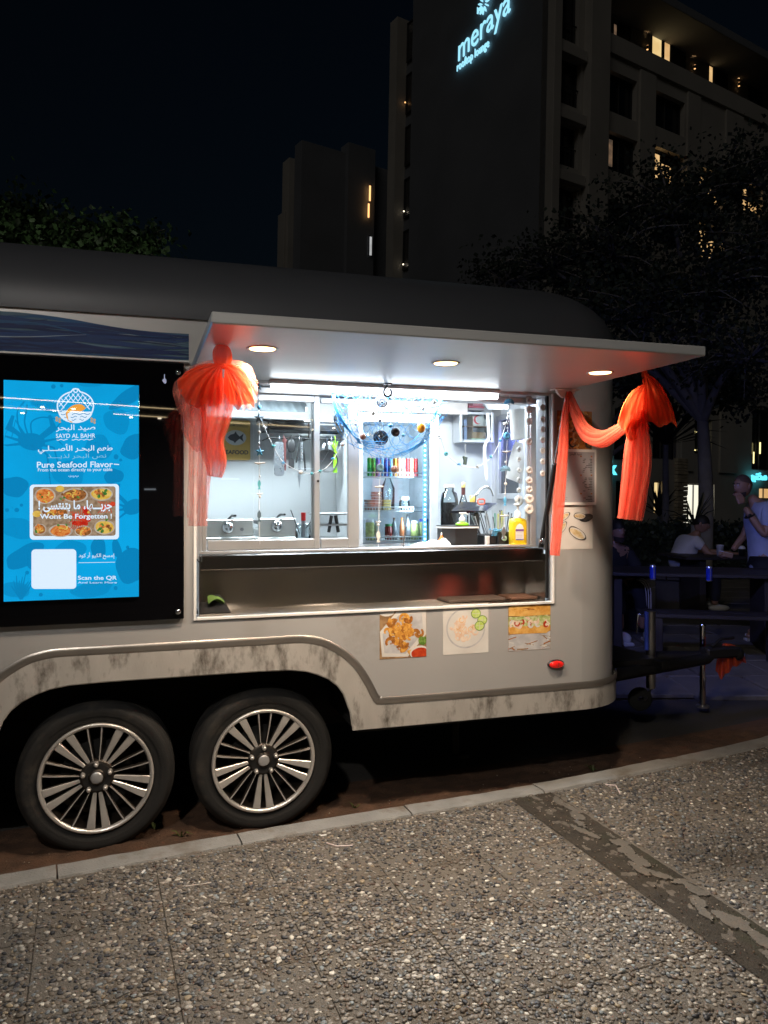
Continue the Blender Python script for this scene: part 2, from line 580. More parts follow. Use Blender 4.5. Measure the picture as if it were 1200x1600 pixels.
# fender panel and skirt (upper outline follows the trim)
trim_r = [(-.43, .886), (-.37, .882), (-.3006, .866), (-.245, .838), (-.195, .804), (-.145, .757), (-.106, .703), (-.078, .655), (-.0535, .606), (-.038, .588), (-.012, .577)]
trim_l = [(2 * AM - x, z) for x, z in trim_r]
trim_path = [(SL - .1, .575), (-2.4, .575), (-2.0, .575)] + trim_l[::-1] + [(-1.25, .886), (-1.08, .886), (-.909, .886), (-.74, .886), (-.57, .886)] + trim_r + [(.3, .573), (.7, .571), (QF, .570)]
up = [(x, z) for x, z in trim_path[::-1]]
lowo = [(SL, .445)] + [(x, max(z, .445)) for x, z in arch_l] + [(x, max(z, .445)) for x, z in arch_r[::-1]] + [(QF, .445)]
mb = MB()
mb.prism([up + lowo], lambda x, z, d: WP(x, z, d), 0.018, 0.001)
mb.grid(lambda u, v: WP(QF + u * (RC * PI / 2 + .9), .445 + v * .125, .018), 26, 3)
mb.grid(lambda u, v: WP(QF + u * (RC * PI / 2 + .9), .445, .001 + v * .017), 26, 2, sm=False)
mb.build('fender_skirt', [M_fend], trailer)
# rub strip: half round steel strip on top edge
sp = [(p.x, p.y) for p in spline([(x, z, 0) for x, z in trim_path], 4)]
sp += [(QF + (RC * PI / 2 + .9) * k / 24, .570) for k in range(1, 25)]
mb = MB()
n = len(sp)
def trimf(u, v):
    i = int(round(u * (n - 1)))
    a, b = sp[max(0, i - 1)], sp[min(n - 1, i + 1)]
    dx, dz = b[0] - a[0], b[1] - a[1]; l = math.hypot(dx, dz) or 1
    w = (v - .5) * .036
    o = .019 + .005 * math.sqrt(max(0, 1 - (2 * v - 1) ** 2))
    return WP(sp[i][0] - dz / l * w, sp[i][1] + dx / l * w, o)
mb.grid(trimf, n, 7)
mb.build('rub_strip', [M_trim], trailer)
# rolled inner lip of the wheel arch
al = arch_l + arch_r[::-1]
mb = MB(); mb.tube([(x, -.010, max(z, .447)) for x, z in al], .009, 6); mb.build('arch_lip', [M_fend], trailer)

# interior lining
IL = -1.9
mb = MB()
XE = QF + RC - .04
def quad(o, a, b, c, d, mi=0): o.add([a, b, c, d], [(0, 1, 2, 3)], mi)
quad(mb, (IL, 1.6, .5), (XE, 1.6, .5), (XE, 1.6, 2.27), (IL, 1.6, 2.27))
quad(mb, (IL, .031, .5), (IL, 1.6, .5), (IL, 1.6, 2.27), (IL, .031, 2.27))
quad(mb, (XE, .30, .5), (XE, 1.6, .5), (XE, 1.6, 2.27), (XE, .30, 2.27))
quad(mb, (XE, .30, .5), (QF - .02, .034, .5), (QF - .02, .034, 2.27), (XE, .30, 2.27))
quad(mb, (IL, .031, 2.27), (XE, .3, 2.27), (XE, 1.6, 2.27), (IL, 1.6, 2.27))
quad(mb, (QF - .02, .034, 2.27), (XE, .3, 2.27), (IL, .031, 2.27), (IL, .031, 2.271))
quad(mb, (IL, .031, .86), (XE, .3, .86), (XE, 1.6, .86), (IL, 1.6, .86))
mb.build('interior_lining', [M_white], trailer)
mb = MB(); mb.box((-.1, .95, 2.255), (1.5, .30, .02), .004, 0); mb.box((-.1, .95, 2.243), (1.42, .22, .006), 0, 1)
cl = mb.build('ceiling_lamp', [M_whitep, M_ceil], trailer)
lamp('AREA', 'ceiling_lamp_light', (-.1, .95, 2.235), 52, (.84, .94, 1.0), cl, size=1.4, size_y=.2)
lamp('AREA', 'ceiling_lamp_light', (.95, .8, 2.235), 20, (.84, .94, 1.0), cl, size=.4, size_y=.4)

# jambs, header, sill, drip tray ---------------------------------------------------
mb = MB()
mb.box((S0 + .006, .075, 1.65), (.012, .145, .79), .001); mb.box((S1 - .006, .075, 1.65), (.012, .145, .79), .001)
mb.box(((S0 + S1) / 2, .075, Z1w - .006), (S1 - S0 - .026, .145, .012), .001)
mb.build('opening_lining', [M_alu], trailer)
mb = MB()
w_ = .011
for (x0, x1, z0, z1) in ((S0 - w_, S0 + .002, Z0w - w_, Z1w), (S1 - .002, S1 + w_, Z0w - w_, Z1w), (S0 + .003, S1 - .003, Z0w - w_, Z0w + .002)):
    mb.box(((x0 + x1) / 2, .0, (z0 + z1) / 2), (x1 - x0, .022, z1 - z0), .002)
mb.build('opening_trim', [M_whitep], trailer)
mb = MB(); mb.box((S1 - .020, .012, 1.53), (.014, .016, 1.03), .003); mb.build('seal', [M_black], trailer)
mb = MB(); mb.box(((S0 + S1) / 2, .34, 1.252), (S1 - S0 - .03, .56, .026), .004)
counter = mb.build('counter_top', [M_steel], trailer)
mb = MB(); mb.box(((S0 + S1) / 2, .040, 1.235), (S1 - S0 - .05, .020, .068), .006); mb.build('counter_lip', [mat('dark_brushed_steel', (0.20, 0.19, 0.18), 0.26, 1.0, 0.1, 5, 0.05, 900, stretch=(.02, 1, 1))], trailer)
mb = MB()
xa, xb = S0 + .014, S1 - .034
quad(mb, (xa, .004, 1.003), (xb, .004, 1.003), (xb, .20, 1.003), (xa, .20, 1.003))
mb.grid(lambda u, v: (xa + (xb - xa) * u, .20 + .055 * v, 1.003 + .236 * v), 2, 10)
for x in (xa, xb): quad(mb, (x, .004, 1.003), (x, .20, 1.003), (x, .258, 1.239), (x, .004, 1.239))
M_brush = mat('lengthwise_brushed_steel', (0.55, 0.52, 0.48), 0.34, 1.0, 0.10, 5, stretch=(0.05, 1, 1))
_nt = M_brush.node_tree; _b = _nt.nodes['Principled BSDF']; _t = _nt.nodes.new('ShaderNodeTangent'); _t.direction_type = 'UV_MAP'; _t.uv_map = 'brush'
_nt.links.new(_t.outputs[0], _b.inputs['Tangent']); _b.inputs['Anisotropic'].default_value = 0.97
for _l in list(_b.inputs['Roughness'].links): _nt.links.remove(_l)
_b.inputs['Roughness'].default_value = 0.27
dt = mb.build('drip_tray', [M_brush], trailer)
_uv = dt.data.uv_layers.new(name='brush')
for lp in dt.data.loops: _c = dt.data.vertices[lp.vertex_index].co; _uv.data[lp.index].uv = (_c.z * 2 - _c.y, _c.x)

# sliding windows in the opening ------------------------------------------------------
def sx(px, t): return pt(px, 775, t)[0]
T = .125
def rect_frame(o, x0, x1, z0, z1, wl, wr, wt, wb, t, d, b=.004, mi=0):
    o.box((x0 + wl / 2, t, (z0 + z1) / 2), (wl, d, z1 - z0), b, mi); o.box((x1 - wr / 2, t, (z0 + z1) / 2), (wr, d, z1 - z0), b, mi)
    o.box(((x0 + x1) / 2, t, z1 - wt / 2), (x1 - x0 - wl - wr - .001, d - .003, wt), b, mi); o.box(((x0 + x1) / 2, t, z0 + wb / 2), (x1 - x0 - wl - wr - .001, d - .003, wb), b, mi)
zt, zb = 2.000, 1.268
xl, xm, xr = sx(310, T), sx(562, T), sx(834, T)
mb = MB()
mb.box(((xl + xr) / 2, T, zt + .016), (xr - xl, .07, .030), .004)
mb.box(((xl + xr) / 2, T, zb + .007), (xr - xl, .07, .012), .002)
mb.box((xr - .018, T, (zt + zb) / 2), (.036, .06, zt - zb - .02), .004); mb.box((xr - .045, T - .01, (zt + zb) / 2), (.012, .03, zt - zb - .02), .003)
mb.box((xl + .006, T, (zt + zb) / 2), (.012, .06, zt - zb - .02), .003)
wf = mb.build('window_frame', [M_alu], trailer)
x1a, x1b = sx(483, T), sx(499, T)
for (a, b, t, wl, wr) in ((xl + .013, x1b - .002, T - .012, .022, .028), (x1a + .012, xm, T + .014, .030, .058)):
    mb = MB(); rect_frame(mb, a, b, zb + .014, zt, wl, wr, .030, .048, t, .024)
    sash = mb.build('sliding_window', [M_alu], trailer)
    mb = MB(); mb.box(((a + b) / 2, t, (zb + zt) / 2 + .01), (b - a - wl - wr + .01, .004, zt - zb - .09)); mb.build('pane', [M_glass], sash)
mb = MB(); mb.cyl((x1b - .012, T - .028, 1.60), (x1b - .012, T - .022, 1.60), .006, n=10); mb.build('window_lock', [M_black], trailer)

# awning hatch --------------------------------------------------------------------------
AW, AZ0, AZ1 = 1.09, 2.046, 2.082
a0, a1 = -.885, .90
mb = MB()
mb.box(((a0 + a1) / 2, -AW / 2 - .002, (AZ0 + AZ1) / 2), (a1 - a0, AW, AZ1 - AZ0), .004)
awn = mb.build('awning', [M_awn], trailer)
mb = MB(); mb.cyl((a0, .0, AZ1 + .006), (a1, .0, AZ1 + .006), .012, n=10); mb.build('hinge', [M_trim], awn)
for (s, t) in ((-.68, -.74), (.043, -.66), (.744, -.645)):
    mb = MB()
    mb.lathe([(.030, AZ0 - .001), (.046, AZ0 - .001), (.056, AZ0 - .004), (.056, AZ0), (.046, AZ0 + .001)][::-1], (s, t, 0), 32, 0)
    mb.lathe([(.0001, AZ0 - .0025), (.044, AZ0 - .0025), (.045, AZ0 - .001)], (s, t, 0), 32, 1)
    dl = mb.build('downlight', [M_alu, M_led], awn)
    lamp('SPOT', 'downlight_light', (s, t, AZ0 - .012), 60, (1.0, .80, .60), dl, size=.045, spot=155, blend=.6)
# tube lamp below the rear edge of the hatch
sa, sb = -.535, .565
mb = MB()
mb.box(((sa + sb) / 2, -.035, AZ0 - .010), (sb - sa + .02, .045, .018), .003, 0)
mb.tube([(sa, -.035, AZ0 - .030), (sb, -.035, AZ0 - .030)], .017, 12, 1)
tl = mb.build('tube_lamp', [M_whitep, M_tube], awn)
lamp('AREA', 'tube_lamp_light', ((sa + sb) / 2, -.035, AZ0 - .052), 11, (.80, .91, 1.0), tl, size=1.1, size_y=.03)
# hook in the middle of the hatch
mb = MB()
hp = [(0, 0, 0), (0, 0, -.012), (-.008, 0, -.02), (-.016, 0, -.035), (-.013, 0, -.052), (.002, 0, -.06), (.017, 0, -.052), (.02, 0, -.036), (.013, 0, -.026)]
hx, ht, hz = pt(603, 596, -.06)
mb.tube(spline([(hx + p[0], -.08, AZ0 + p[2]) for p in hp], 4), .0055, 8)
mb.box((hx, -.08, AZ0 - .003), (.035, .03, .006), .001)
mb.build('hook', [M_alud], awn)
# gas strut and its brackets
mb = MB()
A, B = Vector((.862, .085, 1.215)), Vector((.87, -.165, 2.02))
Mid = A.lerp(B, .58)
mb.cyl(A, Mid, .0125, n=12); mb.cyl(Mid, B, .0055, n=10, mi=1); mb.ball(Mid, .014); mb.ball(A, .013, mi=2)
mb.build('gas_strut', [M_black, M_chrome, M_steel2], trailer)
mb = MB()
mb.box((.865, -.165, AZ0 - .004), (.14, .05, .006), .001)
mb.prism([[(-.052, 0), (.052, 0), (.040, -.022), (.018, -.036), (-.018, -.036), (-.040, -.022)]], lambda x, y, d: (.865 + x, -.165 + d, AZ0 - .006 + y), -.008, .008)
mb.build('bracket', [M_whitep], awn)
mb = MB(); mb.box((S1 - .022, .06, 1.30), (.018, .04, .03), .003); mb.ball((S1 - .034, .045, 1.30), .011); mb.build('latch', [M_chrome], trailer)

# wheels ----------------------------------------------------------------------------------
def make_wheel(s, rot0):
    zc, Rt = .3225, .325
    t0 = .062
    c = (s, 0, zc)
    hub = MB(); hub.cyl((s, t0 + .06, zc), (s, t0 + .17, zc), .15, n=24); hub.cyl((s, t0 + .02, zc), (s, t0 + .2, zc), .06, n=20)
    w = hub.build('wheel', [M_void], trailer)
    prof = [(.232, .165), (.228, .03), (.232, .010), (.240, .001), (.252, -.006), (.262, -.005), (.264, -.008), (.270, -.008), (.280, -.012), (.295, -.011), (.305, -.006), (.306, -.003), (.313, .003), (.320, .014), (.324, .028), (.325, .05), (.322, .052), (.322, .058), (.325, .060), (.325, .10), (.322, .102), (.322, .108), (.325, .11), (.325, .16), (.315, .182), (.26, .185)]
    mb = MB(); mb.lathe([(r, t0 + .012 + h) for r, h in prof], c, 96, axis='Y')
    mb.build('tyre', [M_blackr], w)
    mb = MB()
    mb.lathe([(.205, .16), (.215, .05), (.216, .014), (.220, .004), (.228, -.001), (.2335, .000), (.2355, .006), (.234, .02)], (s, t0, zc), 72, 0, 'Y')
    mb.lathe([(.17, .17), (.206, .16)], (s, t0, zc), 40, 1, 'Y')
    mb.build('rim', [M_rimb, M_rimd], w)
    mb = MB(); mb.lathe([(.2155, .012), (.213, .05), (.204, .162)], (s, t0, zc), 48, 0, 'Y'); mb.build('barrel', [M_rimd], w)
    # spokes: five broad split pairs and five thin pairs between them
    def spoke(a_hub, a_rim, w0, w1, r0, mi):
        o = MB()
        def P(r, aoff, k, off, d):
            a = a_hub + (a_rim - a_hub) * k
            x, y = r * math.cos(a), r * math.sin(a)
            return (s + x - math.sin(a) * off, t0 + d, zc + y + math.cos(a) * off)
        n = 7
        rows = []
        for i in range(n):
            k = i / (n - 1)
            r = r0 + (.2175 - r0) * k
            wd = w0 + (w1 - w0) * k
            kk = k ** .8
            d = .010 + .020 * math.sin(PI * (1 - k) * .5) ** 2 - .004 * k
            rows.append([P(r, 0, kk, -wd / 2, d + .022), P(r, 0, kk, -wd / 2, d + .003), P(r, 0, kk, -wd / 2 + .003, d), P(r, 0, kk, wd / 2 - .003, d), P(r, 0, kk, wd / 2, d + .003), P(r, 0, kk, wd / 2, d + .022)])
        o.v = [p for rw in rows for p in rw]
        for i in range(n - 1):
            for j in range(5):
                o.f.append((i * 6 + j, i * 6 + j + 1, i * 6 + 6 + j + 1, i * 6 + 6 + j)); o.mi.append(0 if 1 <= j <= 3 and mi == 0 else (0 if j == 2 else 1)); o.sm.append(False)
        o.build('spoke', [M_rimb, M_rimd], w)
    for k in range(5):
        a = R_(-90 + rot0 + 72 * k)
        for sg in (-1, 1):
            spoke(a + sg * R_(9), a + sg * R_(8.2), .014, .036, .056, 0)
            b = a + R_(36)
            spoke(b + sg * R_(10), b + sg * R_(7.6), .009, .012, .062, 1)
    mb = MB()
    mb.lathe([(.075, .05), (.072, .030), (.060, .026), (.036, .022), (.033, .016), (.030, .012), (.026, .011)][::-1], (s, t0, zc), 32, 0, 'Y')
    mb.build('hub_ring', [M_rimd], w)
    mb = MB(); mb.lathe([(.0001, .006), (.020, .007), (.025, .010), (.026, .016)], (s, t0, zc), 28, 0, 'Y'); mb.build('hub_cap', [M_alu], w)
    for k in range(5):
        a = R_(-90 + rot0 + 36 + 72 * k)
        p = (s + .057 * math.cos(a), 0, zc + .057 * math.sin(a))
        mb = MB(); mb.cyl((p[0], t0 + .030, p[2]), (p[0], t0 + .006, p[2]), .0115, .010, 6); mb.ball((p[0], t0 + .005, p[2]), .0098); mb.build('lug_nut', [M_rimb], w)
make_wheel(-1.267, 2); make_wheel(-.551, -1)

# marker lamp
mb = MB()
p = (.905, -.002, .684)
mb.lathe([(.046, 0), (.046, -.008), (.040, -.012)], p, 28, 0, 'Y', sy=.5)
mb.lathe([(.040, -.010), (.037, -.020), (.025, -.027), (.0001, -.029)], p, 28, 1, 'Y', sy=.45)
for k in range(-3, 4): mb.box((p[0] + k * .008, p[1] - .0285 + abs(k) * .0012, p[2]), (.0025, .002, .020 - abs(k) * .003), 0, 2)
mb.build('marker_lamp', [M_black, M_redl, M_chrome], trailer)

# tongue, coupler, jack ---------------------------------------------------------------------
mb = MB()
HX = QF + RC
mb.tube([(HX - .3, .45, .44), (2.55, .83, .44)], .04, 4); mb.tube([(HX - .3, 1.25, .44), (2.55, .89, .44)], .04, 4)
mb.box((2.02, .86, .475), (.05, .55, .05), .004)
mb.box((1.75, .86, .49), (.45, .42, .04), .005)
mb.build('drawbar', [mat('black_steel', (.02, .02, .022), .45, .3, .2, 12, .05)], trailer)
mb = MB(); mb.box((2.66, .86, .47), (.26, .10, .07), .012); mb.ball((2.80, .86, .45), (.06, .05, .05)); mb.tube([(2.60, .86, .51), (2.68, .86, .56), (2.78, .86, .56)], .012, 8)
mb.build('coupler', [mat('black_steel', ())], trailer)
# ================================================================== DISPLAY, PRINTS AND FABRIC ON THE TRAILER
def flat(loops, fn, off, name, m, parent, **k):
    mb = MB(); mb.prism(loops, fn, off, None); return mb.build(name, m, parent, **k)
def emn(name, c1, c2, scale=30, s=1.0):
    if name in MATS: return MATS[name]
    m = emis(name, c1, s); nt = m.node_tree
    e = [n for n in nt.nodes if n.type == 'EMISSION'][0]
    tc = nt.nodes.new('ShaderNodeTexCoord'); no = nt.nodes.new('ShaderNodeTexNoise'); no.inputs['Scale'].default_value = scale; no.inputs['Detail'].default_value = 5
    cr = nt.nodes.new('ShaderNodeValToRGB')
    cr.color_ramp.elements[0].position = .38; cr.color_ramp.elements[1].position = .62
    cr.color_ramp.elements[0].color = (*c1, 1); cr.color_ramp.elements[1].color = (*c2, 1)
    nt.links.new(tc.outputs['Object'], no.inputs['Vector']); nt.links.new(no.outputs[0], cr.inputs[0]); nt.links.new(cr.outputs[0], e.inputs[0])
    return m
PF = -.034          # front of the black glass
def SCR(x, z, d): return (x, PF - d, z)
mb = MB()
mb.box((-2.15, PF / 2 - .001, 1.551), (2.48, -PF - .004, 1.096), .003)
disp = mb.build('display_panel', [M_bglass], trailer)
for (x, z) in ((-.935, 2.058), (-.935, 1.035)):
    mb = MB(); mb.lathe([(.0001, -.012), (.009, -.011), (.012, -.006), (.012, 0)], (x, PF - .001, z), 20, 0, 'Y'); mb.build('fixing_bolt', [M_chrome], disp)
SX0, SX1, SZ0, SZ1 = -1.6115, -1.0947, 1.106, 1.996
def zp(X, Y):
    """position on the screen from the four-times enlargement of the photograph"""
    u = (X - 30) / 838
    yt, yb = 135 + 45 * u, 1515 - 30 * u
    uu = u * (1 + .05 * (1 - u))
    return (SX0 + (SX1 - SX0) * uu, SZ0 + (SZ1 - SZ0) * (yb - Y) / (yb - yt))
flat([[(SX0, SZ0), (SX1, SZ0), (SX1, SZ1), (SX0, SZ1)]], SCR, .0006, 'screen', emn('screen_blue', (.004, .32, .66), (.004, .38, .78), 3, .95), disp)
E_dk = emis('screen_dark_blue', (.003, .225, .50), .95)
E_dk2 = emis('screen_mid_blue', (.003, .27, .58), .95)
E_w = emis('screen_white', (.72, .86, 1.0), .95)
E_or = emis('screen_orange', (.85, .36, .05), .95)
E_bg = emis('screen_beige', (.48, .36, .24), .9)
blobs = MB()
def zpoly(pts): return [zp(*p) for p in pts]
def zdisc(X, Y, rx, ry, n=22, rot=0, wob=0, seed=0): return zpoly(disc(X, Y, rx, ry, n, rot, wob, seed))
lay = [0]
def clip(poly):
    return [(min(max(x, SX0 + .0005), SX1 - .0005), min(max(z, SZ0 + .0005), SZ1 - .0005)) for x, z in poly]
SHP = [(720, 400, 95, 70, .2), (820, 240, 150, 50, -.5), (280, 300, 100, 35, .3), (90, 800, 75, 70, 0), (600, 560, 80, 85, .4), (830, 560, 90, 70, -.3), (410, 720, 110, 70, .1),
       (700, 740, 60, 50, 0), (110, 1060, 100, 70, .2), (150, 1230, 120, 60, -.5), (420, 1210, 100, 75, 0), (830, 1290, 110, 120, .4), (560, 1440, 130, 50, -.1), (300, 1330, 120, 50, .3), (90, 1440, 90, 50, 0), (600, 1180, 50, 70, .2), (560, 160, 90, 25, 0), (720, 1190, 30, 60, -.4)]
for i, (X, Y, a, b, r) in enumerate(SHP):
    blobs.prism([clip(zdisc(X, Y, a, b, 26, r, .10, i))], SCR, .0009 + .00004 * i, None, 0 if i % 2 else 1)
def crab(X, Y, k, r):
    o = []
    o.append(disc(X, Y, 62 * k, 45 * k, 20, r, .05, 3))
    for sg in (-1, 1):
        for j in range(4):
            a = r + (PI if sg < 0 else 0) + (j - 1.2) * .42
            p1 = (X + math.cos(a) * 120 * k, Y + math.sin(a) * 110 * k - 20 * k)
            p2 = (X + math.cos(a) * 150 * k, Y + math.sin(a) * 160 * k + 50 * k * (j - .8))
            o.append(stroke([(X + math.cos(a) * 45 * k, Y + math.sin(a) * 30 * k), p1, p2], lambda t: (15 - 11 * t) * k))
        o.append(stroke([(X + sg * 40 * k, Y - 25 * k), (X + sg * 105 * k, Y - 70 * k), (X + sg * 85 * k, Y - 130 * k)], lambda t: (14 + 22 * math.sin(PI * t)) * k))
    return o
jj = 0
for (X, Y, k, r) in ((190, 520, 1.25, .15), (830, 930, 1.1, -.3)):
    for s_ in crab(X, Y, k, r):
        if abs(sum(p[0] for p in s_) / len(s_) - 450) < 400:
            jj += 1; blobs.prism([clip(zpoly(s_))], SCR, .0018 + .00004 * jj, None, 0)
for k in range(9):      # coral tuft at the bottom, antennae at the top
    a = -PI / 2 + (k - 4) * .2
    blobs.prism([clip(zpoly(stroke([(130, 1500), (130 + math.cos(a) * 60, 1500 + math.sin(a) * 90), (130 + math.cos(a) * 90 + 8, 1500 + math.sin(a) * (120 + 20 * (k % 3)))], lambda t: 14 - 10 * t)))], SCR, .0030 + .00003 * k, None, 0)
for k, P in enumerate(([(150, 500), (115, 420), (110, 330), (150, 270)], [(170, 480), (150, 400), (160, 330), (165, 290)], [(190, 470), (190, 400), (250, 370), (330, 380)])):
    blobs.prism([clip(zpoly(stroke([(p.x, p.y) for p in spline([(*q, 0) for q in P], 5)], 9)))], SCR, .0034 + .00003 * k, None, 0)
for k, (X, Y, r) in enumerate(((320, 180, 14), (370, 175, 11), (50, 945, 12), (105, 945, 14), (132, 915, 10), (165, 1335, 12), (712, 1432, 13), (792, 1180, 11), (245, 1472, 12), (715, 620, 16), (745, 640, 10))):
    blobs.prism([zdisc(X, Y, r, r, 14)], SCR, .0037, None, 0)
blobs.build('background_print', [E_dk, E_dk2], disp)
def stext(body, X0, X1, Y, h, m=E_w, bold=.0, parent=None):
    """lettering between X0 and X1 with its base at Y"""
    (xa, za), (xb, zb_) = zp(X0, Y), zp(X1, Y)
    hh = zp(X0, Y - h)[1] - za
    mb = text_mb(body, lambda x, y, d: (xa + x, PF - .0046, za + y + (zb_ - za) * x / (xb - xa)), height=hh, width=xb - xa, bold=bold, align='L')
    return mb.build('lettering', [m], parent or disp)
# logo: net bag, fish, waves
lg = MB()
def ls(pts, w, mi=0, off=.0040, close=False):
    lg.prism([zpoly(stroke(pts, w))], SCR, off, None, mi)
oval = [(456 + 112 * math.sin(t) * (1 if abs(t) < 2 else 1), 300 - 88 * math.cos(t) if abs(t) < PI / 2 else 300 - 104 * math.cos(t)) for t in [x * PI / 24 for x in range(-24, 25)]]
oval = [(x, y - (16 if abs(x - 456) < 20 and y < 250 else 0)) for x, y in oval]
ls(oval, 9)
ls([(456 + 12 * math.cos(t), 206 + 12 * math.sin(t)) for t in [x * PI / 8 for x in range(17)]], 7, 0, .0041)
def inside(x, y): return ((x - 456) / 108) ** 2 + ((y - 300) / 84) ** 2 < 1 and y < 335
for k in range(-5, 6):
    for sg in (-1, 1):
        seg = [(456 + k * 30 + sg * q * 8, 215 + q * 10) for q in range(13)]
        seg = [p for p in seg if inside(*p) and (abs(p[0] - 456) > 68 or p[1] < 285)]
        if len(seg) > 1: ls(seg, 5, 0, .0041 + .00003 * (k + 5) + .0003 * (sg > 0))
lg.prism([zpoly([(456 + 106 * math.cos(t), 338 + 70 * math.sin(t)) for t in [x * PI / 16 for x in range(0, 17)]])], SCR, .0047, None, 0)
for k, yy in enumerate((352, 370, 388)):
    w2 = 90 - 20 * k
    ls([(456 - w2 + q * w2 / 8, yy + 5 * math.sin(q * 1.4)) for q in range(17)], 4, 2, .0050)
body_ = [(p.x, p.y) for p in spline([(520, 315, 0), (490, 292, 0), (440, 298, 0), (402, 330, 0), (398, 368, 0), (418, 398, 0), (438, 404, 0), (424, 378, 0), (424, 352, 0), (450, 334, 0), (490, 336, 0), (520, 318, 0)], 4)][:-1]
lg.prism([zpoly(body_)], SCR, .0053, None, 1)
lg.prism([zpoly([(435, 330), (405, 350), (412, 390), (440, 402), (425, 370), (440, 345), (470, 338)])], SCR, .0055, None, 0)
lg.prism([zpoly([(455, 372), (490, 362), (478, 380), (482, 400), (462, 392)])], SCR, .0055, None, 0)
for (X, Y) in ((348, 382), (565, 390)):
    for q in range(4): lg.prism([zdisc(X - 8 + 9 * (q % 2) * 2, Y - 8 + 8 * q, 9, 8, 10, .3 * q)], SCR, .0048 + .0001 * q, None, 3)
lg.build('logo', [E_w, E_or, E_dk, E_bg], disp)
stext(arabic('صيد البحر'), 335, 580, 462, 46, bold=.01)
stext('SAYD AL BAHR', 335, 580, 500, 27, bold=.008)
for X in (340, 432, 500): flat([zpoly(stroke([(X + q * 6, 511 + 3 * math.sin(q * 1.1)) for q in range(12)], 4))], SCR, .0046, 'underline', E_w, disp)
stext(arabic('طعم البحـر الأصـــلـي'), 228, 692, 598, 62, bold=.015)
stext(arabic('نص البحر لذيـــذ'), 285, 650, 632, 34, E_bg if 0 else emis('screen_faint', (.25, .6, .85), .9))
stext('Pure Seafood Flavor', 222, 694, 684, 38, bold=.014)
flat([zpoly([(700, 662), (735, 665), (735, 671), (700, 668)])], SCR, .0046, 'dash', E_w, disp)
stext('From the ocean directly to your table', 228, 690, 713, 26, bold=.008)
# food picture card
def zr(x0, y0, x1, y1, r): return zpoly(rrect(x0, y0, x1, y1, r))
flat([zr(180, 788, 734, 1130, 22)], SCR, .0042, 'picture_card', E_w, disp)
pic = MB()
PM = [emn('pic_ground', (.42, .30, .20), (.26, .17, .10), 60, .8), emn('pic_plate', (.45, .36, .30), (.60, .52, .42), 50, .8), emn('pic_orange', (.60, .12, .02), (.85, .33, .08), 90, .8),
      emn('pic_red', (.55, .02, .01), (.75, .08, .03), 60, .8), emn('pic_brown', (.20, .07, .02), (.48, .20, .06), 80, .8), emn('pic_yellow', (.75, .45, .06), (.85, .60, .15), 60, .8), emn('pic_green', (.04, .16, .03), (.12, .30, .06), 80, .8)]
pic.prism([zr(200, 802, 712, 1108, 16)], SCR, .0045, None, 0)
q = random.Random(3); lvl = .0046
def pc(poly, mi):
    global lvl
    lvl += .000012
    pic.prism([zpoly(poly)], SCR, lvl, None, mi)
for (X, Y, rx, ry, fill) in ((270, 858, 64, 50, 2), (452, 855, 82, 44, 4), (620, 850, 74, 42, 5), (365, 1075, 74, 40, 2), (505, 1078, 55, 34, 4), (640, 1055, 68, 46, 5), (330, 960, 90, 40, 4), (240, 1065, 38, 34, 4)):
    pc(disc(X, Y, rx, ry, 24), 1); pc(disc(X, Y, rx * .86, ry * .84, 24, 0, .04, int(X)), fill)
    for k in range(9):
        a, r = q.uniform(0, 6.28), q.uniform(.1, .6)
        cx, cy = X + rx * r * math.cos(a), Y + ry * r * math.sin(a)
        if fill in (2, 4): pc(stroke([(cx + 13 * math.cos(t), cy + 10 * math.sin(t)) for t in [a + x * .55 for x in range(8)]], lambda t: 11 - 6 * t), 2 if k % 3 else 5)
        else: pc(disc(cx, cy, 13, 10, 10, a, .1, k), (2, 4, 6)[k % 3])
for (X, Y, a) in ((470, 990, .5), (650, 930, -.4), (520, 960, 1.2), (470, 1030, 0)):     # lobsters
    pc(disc(X, Y, 38, 15, 16, a, .05, 2), 3); pc(disc(X + 45 * math.cos(a), Y + 45 * math.sin(a), 22, 14, 12, a, .1), 3)
    for k in range(6): pc(stroke([(X + (k - 3) * 10, Y), (X + (k - 3) * 14 + 6, Y - 26), (X + (k - 3) * 18, Y - 34)], 4), 3); pc(stroke([(X + (k - 3) * 10, Y), (X + (k - 3) * 14 + 6, Y + 24), (X + (k - 3) * 18, Y + 36)], 4), 3)
for (X, Y) in ((360, 815), (222, 970)): pc(disc(X, Y, 26, 20, 18), 5)
for k in range(26): pc(disc(q.uniform(215, 700), q.uniform(815, 1095), q.uniform(5, 11), q.uniform(4, 8), 8, q.uniform(0, 3), .15, k), (6, 6, 5, 4)[k % 4])
pic.build('food_picture', PM, disp)
stext(arabic('جربـــها، ما بتنتسى !'), 232, 688, 960, 74, bold=.03).location.y -= .005
stext('Wont Be Forgetten !', 240, 688, 1010, 40, bold=.022).location.y -= .005
flat([zr(190, 1190, 460, 1436, 22)], SCR, .0042, 'blank_card', E_w, disp)
stext(arabic('إمسح الكيو أر كود'), 475, 705, 1252, 42, bold=.008)
flat([zpoly([(475, 1273), (708, 1270), (708, 1273), (475, 1276)])], SCR, .0046, 'underline', E_w, disp)
stext('Scan the QR', 470, 720, 1385, 30, bold=.014)
stext('And Learn More', 470, 720, 1403, 12, bold=.0)
